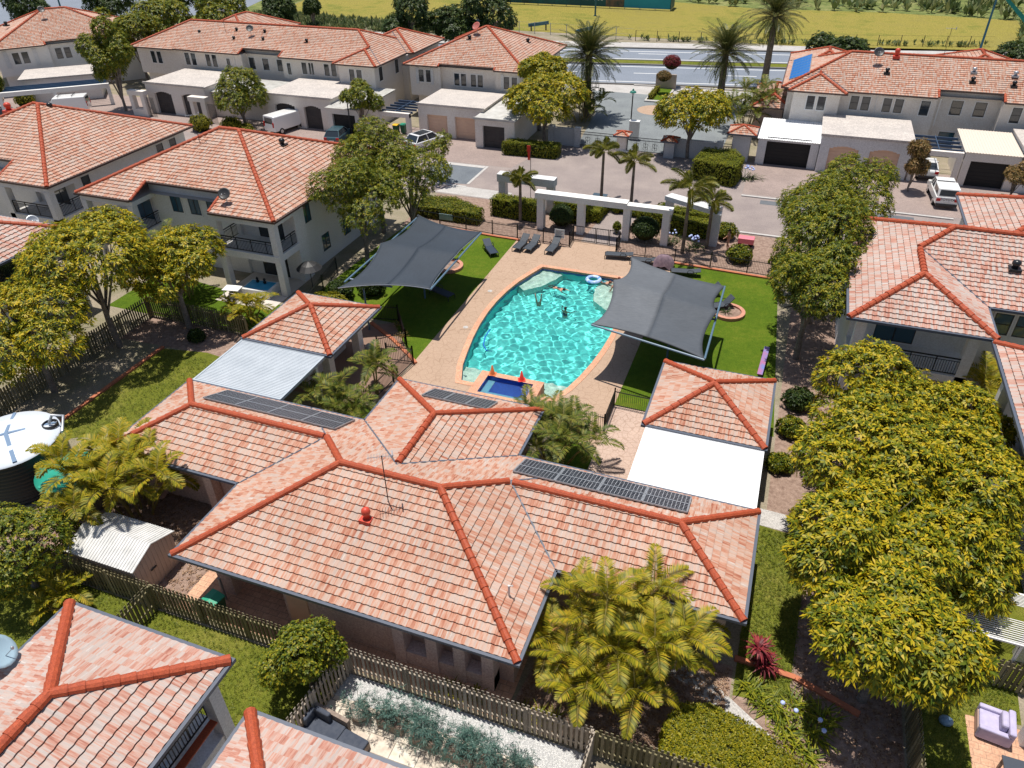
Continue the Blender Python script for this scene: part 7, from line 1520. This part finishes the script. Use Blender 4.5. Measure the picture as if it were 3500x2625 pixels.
# foxtails
G8 = 'foxtail palms round the portico'
for k, (x, y, h, n_, L_, lab) in enumerate(((-14.6, 62.0, 4.2, 8, 2.1, 'yellowish foxtail palm on the road side, left of its pair'), (-11.9, 62.0, 3.6, 8, 2.1, 'yellowish foxtail palm on the road side, right of its pair'), (-6.0, 53.4, 5.0, 10, 2.4, 'tall foxtail palm in front of the right portico columns'), (-4.4, 54.9, 3.7, 8, 2.0, 'shorter foxtail palm beside the right portico frame'), (-19.8, 55.3, 3.5, 8, 1.6, 'slim foxtail palm left of the portico'))):
    palm(lab, x, y, h, n_, L_, .46, 'foxtail_palm', LFOX, (.0, 1.3), 1.35, 44, .05, .13, 20 + k, G8, plume=True, droopl=.25, shaft=.7)
# cane palms
cane_clump('huge yellow cane palm clump in front of the clubhouse right wing', -2.3, 16.7, 4.0, 18, 2.2, 8, 1.75, .48, seed=3, dead=5, nlf=38, width=.045)
cane_clump('yellow cane palm clump beside the water tanks', -25.6, 17.6, 4.2, 16, 2.3, 8, 1.75, .48, seed=4, dead=4, nlf=36, width=.06)
cane_clump('cane palm clump between clubhouse roof and the right deck fence', -8.0, 27.2, 2.9, 10, 1.6, 7, 1.75, .5, mat=LCANEG, seed=5, dead=1, group='green cane palms in the courts')
cane_clump('young cane palm on the court lawn by the grey metal roof', -20.1, 26.7, 2.0, 6, 1.2, 6, 1.9, .55, mat=LCANEG, seed=6, dead=0, group='green cane palms in the courts')
cane_clump('small palm with a red drooping frond by the black gate', -19.3, 29.4, 2.5, 2, .4, 7, 1.6, .48, mat=LCANEG, seed=7, dead=2, group='green cane palms in the courts')
cane_clump('small yellow palm behind the left pavilion by the villa patio', -31.0, 33.7, 1.5, 5, 1.0, 6, 1.5, .45, seed=8, dead=0)
cane_clump('yellow cane palm at the right edge under the villa columns', 13.0, 38.0, 3.2, 8, 1.5, 7, 1.9, .55, seed=9, dead=1); cane_clump('cane palm showing behind the yellow tree by the balcony villa', -37.6, 35.4, 4.4, 7, 1.4, 7, 1.8, .5, mat=LCANEG, seed=10, dead=0, group='green cane palms in the courts')
cane_clump('cane palm thicket between the date palms and the white carport', -4.6, 86.0, 4.8, 12, 2.4, 7, 2.4, .6, mat=LCANEG, seed=14, dead=2, group='green cane palms in the courts', nlf=24, width=.08); cane_clump('cane palm thicket at the foot of the left date palm', -22.8, 84.6, 3.0, 9, 2.0, 7, 2.0, .55, mat=LCANEG, seed=15, dead=1, group='green cane palms in the courts', nlf=24, width=.08)
cane_clump('low yellow palm at the fence by the metal shed', -24.6, 12.1, .9, 4, .6, 5, 1.1, .35, seed=16, dead=0)
# strappy plants and garden plants
for k, (x, y) in enumerate(((-7.9, 13.9), (-6.9, 14.0), (-5.0, 13.85), (-4.4, 14.0), (-3.9, 14.1), (-7.5, 13.8))): strappy('spiky yellow green plant behind the fence, %s along the clubhouse' % ('third', 'fourth', 'fifth', 'sixth', 'last', 'second')[k], x, y, 34, .62, .05, LGOLD, 'spiky_plant', 'spiky plants behind the gravel fence', el=(.3, 1.4))
for k, (x, y, s) in enumerate(((3.0, 17.2, 1), (3.6, 16.8, 1.1), (4.2, 17.5, 1.1), (3.9, 16.2, 1), (4.7, 16.6, 1), (2.5, 17.6, .9), (4.6, 15.7, .9), (5.0, 17.3, 1))): strappy('agapanthus clump by the curved path, %s' % ('left of the group', 'front of the group', 'centre back', 'right front', 'right of the group', 'upper left end', 'lower right end', 'in the tree shade')[k], x, y, 70, .75 * s, .05, LH, 'agapanthus', 'agapanthus clumps by the curved path', el=(.2, 1.3), spread=.18, flowers=(2, MAGAP) if k in (1, 4) else None)
strappy('agapanthus with pale blue flowers beside the clipped box hedge', -2.9, 71.3, 90, 1.0, .06, LD, 'agapanthus', 'agapanthus clumps by the drive', el=(.2, 1.3), spread=.4, flowers=(16, MAGAP)); strappy('agapanthus with white blue flowers behind the right pool fence', -5.3, 54.6, 80, .8, .05, LD, 'agapanthus', 'agapanthus clumps by the drive', el=(.2, 1.3), spread=.4, flowers=(12, MAGAP)); strappy('dark agapanthus at the foot of the right portico column', -7.2, 55.2, 80, .8, .05, LD, 'agapanthus', 'agapanthus clumps by the drive', el=(.2, 1.3), spread=.4, flowers=(6, MAGAP))
for k, (x, y, z) in enumerate(((2.7, 18.9, .7), (2.9, 18.6, .4), (2.5, 18.7, 1.1))): strappy('crimson cordyline by the corner of the clubhouse, %s head' % ('middle', 'lower', 'upper')[k], x, y, 46, .7, .07, LRED, 'cordyline', 'crimson cordylines', el=(-.1, 1.4), z=z, bend=1.3)
obj(MB().tube([(2.7, 18.9, 0), (2.7, 18.9, .72)], .03, 5).tube([(2.5, 18.7, 0), (2.5, 18.7, 1.12)], .03, 5), 'stem_or_core', MBARK, bpy.data.objects['cordyline'])
strappy('pale green agave rosette by the right edge path', 12.6, 36.4, 26, 1.0, .20, leaf_mat('agave_leaf', [(.1, (.16, .25, .13)), (.9, (.34, .42, .26))]), 'agave', 'agaves', el=(.1, 1.2), bend=.6); strappy('second agave rosette at the pale timber fence', 13.3, 35.6, 22, .8, .16, bpy.data.materials['agave_leaf'], 'agave', 'agaves', el=(.1, 1.2), bend=.6)
strappy('dark strappy plant in the round ring on the right lawn', -1.7, 45.1, 30, .6, .05, LD, 'spiky_plant', 'spiky plants in the lawns'); strappy('pink tipped spiky plant by the small fence bed, upper', -21.5, 36.2, 26, .5, .045, LB, 'spiky_plant', 'spiky plants in the lawns', z=.3); strappy('pink tipped spiky plant by the small fence bed, lower', -20.4, 34.9, 26, .55, .045, LB, 'spiky_plant', 'spiky plants in the lawns', z=.4)
strappy('red cordyline at the far portico bed, left', -17.2, 58.8, 30, .9, .07, LRED, 'cordyline', 'red cordylines by the road'); strappy('red cordyline at the far portico bed, right', -7.3, 60.0, 30, 1.0, .07, LRED, 'cordyline', 'red cordylines by the road')
# blue-green planting in the troughs and pot
r = np.random.default_rng(77)
def feathery(lab, x, y, z, n, s, grp):
    t = thing('feathery_plant', lab, 'plant', (x, y, z), 0, grp); C = r.normal(0, 1, (n, 3)) * np.array([s * .5, s * .32, s * .3]) + np.array([0, 0, s * .55]); C[:, 2] = np.maximum(C[:, 2], .08); N = C - np.array([0, 0, s * .2]); N /= np.linalg.norm(N, axis=1, keepdims=True)
    quads_obj(rosettes(C, N, 13, .20, .022, r, (-.1, 1.1)), 'foliage', LBLUE, t); b = MB()
    for c in C[:14]: b.tube([(c[0] * .2, c[1] * .2, 0), tuple(c)], .008, 4)
    obj(b, 'stem_or_core', MBARK, t, local=True)
for k, (x, y, L) in enumerate(TROUGHS): feathery('blue green feathery shrub in the %s brown trough' % ('leftmost', 'second', 'third', 'rightmost')[k], x, y, .38, 150, .95, 'feathery shrubs in the troughs')
feathery('blue green feathery shrub growing in gravel behind the left trough', -8.4, 12.6, 0, 60, .8, 'feathery shrubs in the gravel'); feathery('small blue green shrub at the right end of the gravel', -4.5, 12.25, 0, 60, .6, 'feathery shrubs in the gravel'); feathery('blue green shrub leaning in the round beige pot', -10.45, 11.95, .34, 60, .75, 'feathery shrub in the pot'); feathery('blue green feathery shrub in gravel behind the third trough', -6.3, 12.5, 0, 50, .6, 'feathery shrubs in the gravel')
# shrubs under the trees and round the beds
for x, y, s, m, lab in ((3.2, 36.0, .8, LD, 'dark shrub at the trunk foot by the right pavilion'), (3.0, 33.4, .7, LG, 'green shrub beside the right pavilion corner'), (2.6, 30.4, .6, LG, 'small green shrub right of the white metal roof'), (-33, 30.9, .5, LD, 'dark low shrub under the forked yellow tree'), (-11.2, 59.4, .6, LG, 'pale shrub behind the portico path'), (-8.6, 59.6, .9, LG, 'loose shrub seen above the right portico bay'), (-3.3, 57.2, .9, LG, 'shrub at the right end of the portico frame'), (-1.8, 53.3, .9, LG, 'shrub behind the fence near the walking woman'), (1.5, 52.6, 1.2, LG, 'leafy shrub under the top of the right olive row'), (-25.4, 40.0, .9, LD, 'dark shrub under the left sail edge'), (-27.2, 38.8, .9, LD, 'dark shrub by the balcony villa fence'), (-12.5, 59.8, .7, LG, 'shrub at the road end of the portico path')):
    dome(lab, x, y, s * .6, s, s * .9, s * .8, mat=m, n=450, L=.16, W=.07, group='loose shrubs in the beds')
# far scrub, tall grass and weeds: uncountable
def scatter_tufts(name, poly, n, L, W, mat, lab, seed, el=(.5, 1.4), nl=6):
    r = np.random.default_rng(seed); xs, ys = [p[0] for p in poly], [p[1] for p in poly]; q = np.stack([r.uniform(min(xs), max(xs), n), r.uniform(min(ys), max(ys), n)], 1); q = q[inside(q[:, 0], q[:, 1], poly)]; s = r.uniform(.6, 1.4, len(q))
    P = np.c_[q, np.full(len(q), .05)]; Q = rosettes(P, np.tile([0, 0, 1.], (len(P), 1)), nl, L, W, r, el, droop=.1); o = quads_obj(Q, name, mat, None); tag(o, lab, 'ground cover'); return stuff(o)
LSCR = leaf_mat('scrub_leaf', [(.1, (.05, .08, .03)), (.45, (.11, .15, .05)), (.75, (.22, .23, .09)), (.92, (.36, .32, .16))])
scatter_tufts('scrub', [(-260, 160), (-104, 150), (-110, 190), (-60, 200), (-34, 172), (-10, 166.6), (12, 168.5), (34, 166), (60, 170), (90, 260), (-80, 260)], 5200, 2.2, .8, LSCR, 'rough green scrub beyond the field', 5)
scatter_tufts('weeds', [(-103, 126), (-80, 124.6), (-58, 127), (-58, 133), (-80, 134), (-103, 137)], 1500, 1.1, .3, LSCR, 'dry weeds along the fence behind the terrace', 6); scatter_tufts('weeds', [(-28, 130.4), (-9.4, 132.8), (27, 140.4), (27, 142), (-9.4, 134.4), (-28, 132)], 800, .9, .25, LSCR, 'weedy strip along the highway fence', 7)
scatter_tufts('weeds', [(30, 140), (60, 146), (60, 175), (34, 166)], 700, 1.4, .4, LSCR, 'scrub at the right edge beyond the blue pole', 8)
LGR = leaf_mat('lawn_blade', [(.1, (.05, .09, .008)), (.5, (.12, .16, .015)), (.9, (.26, .24, .04))], trans=.2)
for k, (poly, n, nm) in enumerate((([(-34, 7), (-12, 8), (-11.9, 13.2), (-34, 13.2)], 9000, 'fine grass blades of the lawn below the clubhouse fence'), ([(1.9, 17.4), (3.9, 17.6), (4.2, 26), (1.9, 26)], 3000, 'grass blades on the strip right of the clubhouse'), ([(7.9, 14), (9.6, 14), (9.7, 19.3), (11.4, 19.5), (11.4, 20.8), (7.9, 20.7)], 3000, 'grass blades on the lawn by the lilac armchair'), ([(-34, 19.8), (-27.2, 24.6), (-27.2, 29.2), (-34, 29.2)], 4000, 'grass blades on the shaded left lawn'))):
    scatter_tufts('grass', poly, n, .085, .02, LGR, nm, 30 + k, (.3, 1.2), 5)
LLIT = leaf_mat('leaf_litter', [(.1, (.10, .05, .03)), (.5, (.26, .15, .09)), (.9, (.42, .30, .2))], trans=0)
for k, (poly, n, nm) in enumerate((([(-5.5, 13.6), (1.7, 13.6), (1.7, 18.2), (-5, 18.2)], 2600, 'leaf litter and bark chips under the big cane palm'), ([(2, 13.6), (7.5, 13.6), (7.6, 40), (4.4, 40), (4.2, 26), (4, 18)], 5000, 'leaf litter under the right hand trees'), ([(-30, 13.6), (-20, 13.6), (-20, 20), (-30, 20)], 2500, 'leaf litter round the tanks and shed'))):
    scatter_tufts('leaf_litter', poly, n, .10, .05, LLIT, nm, 50 + k, (-.1, .35), 4)
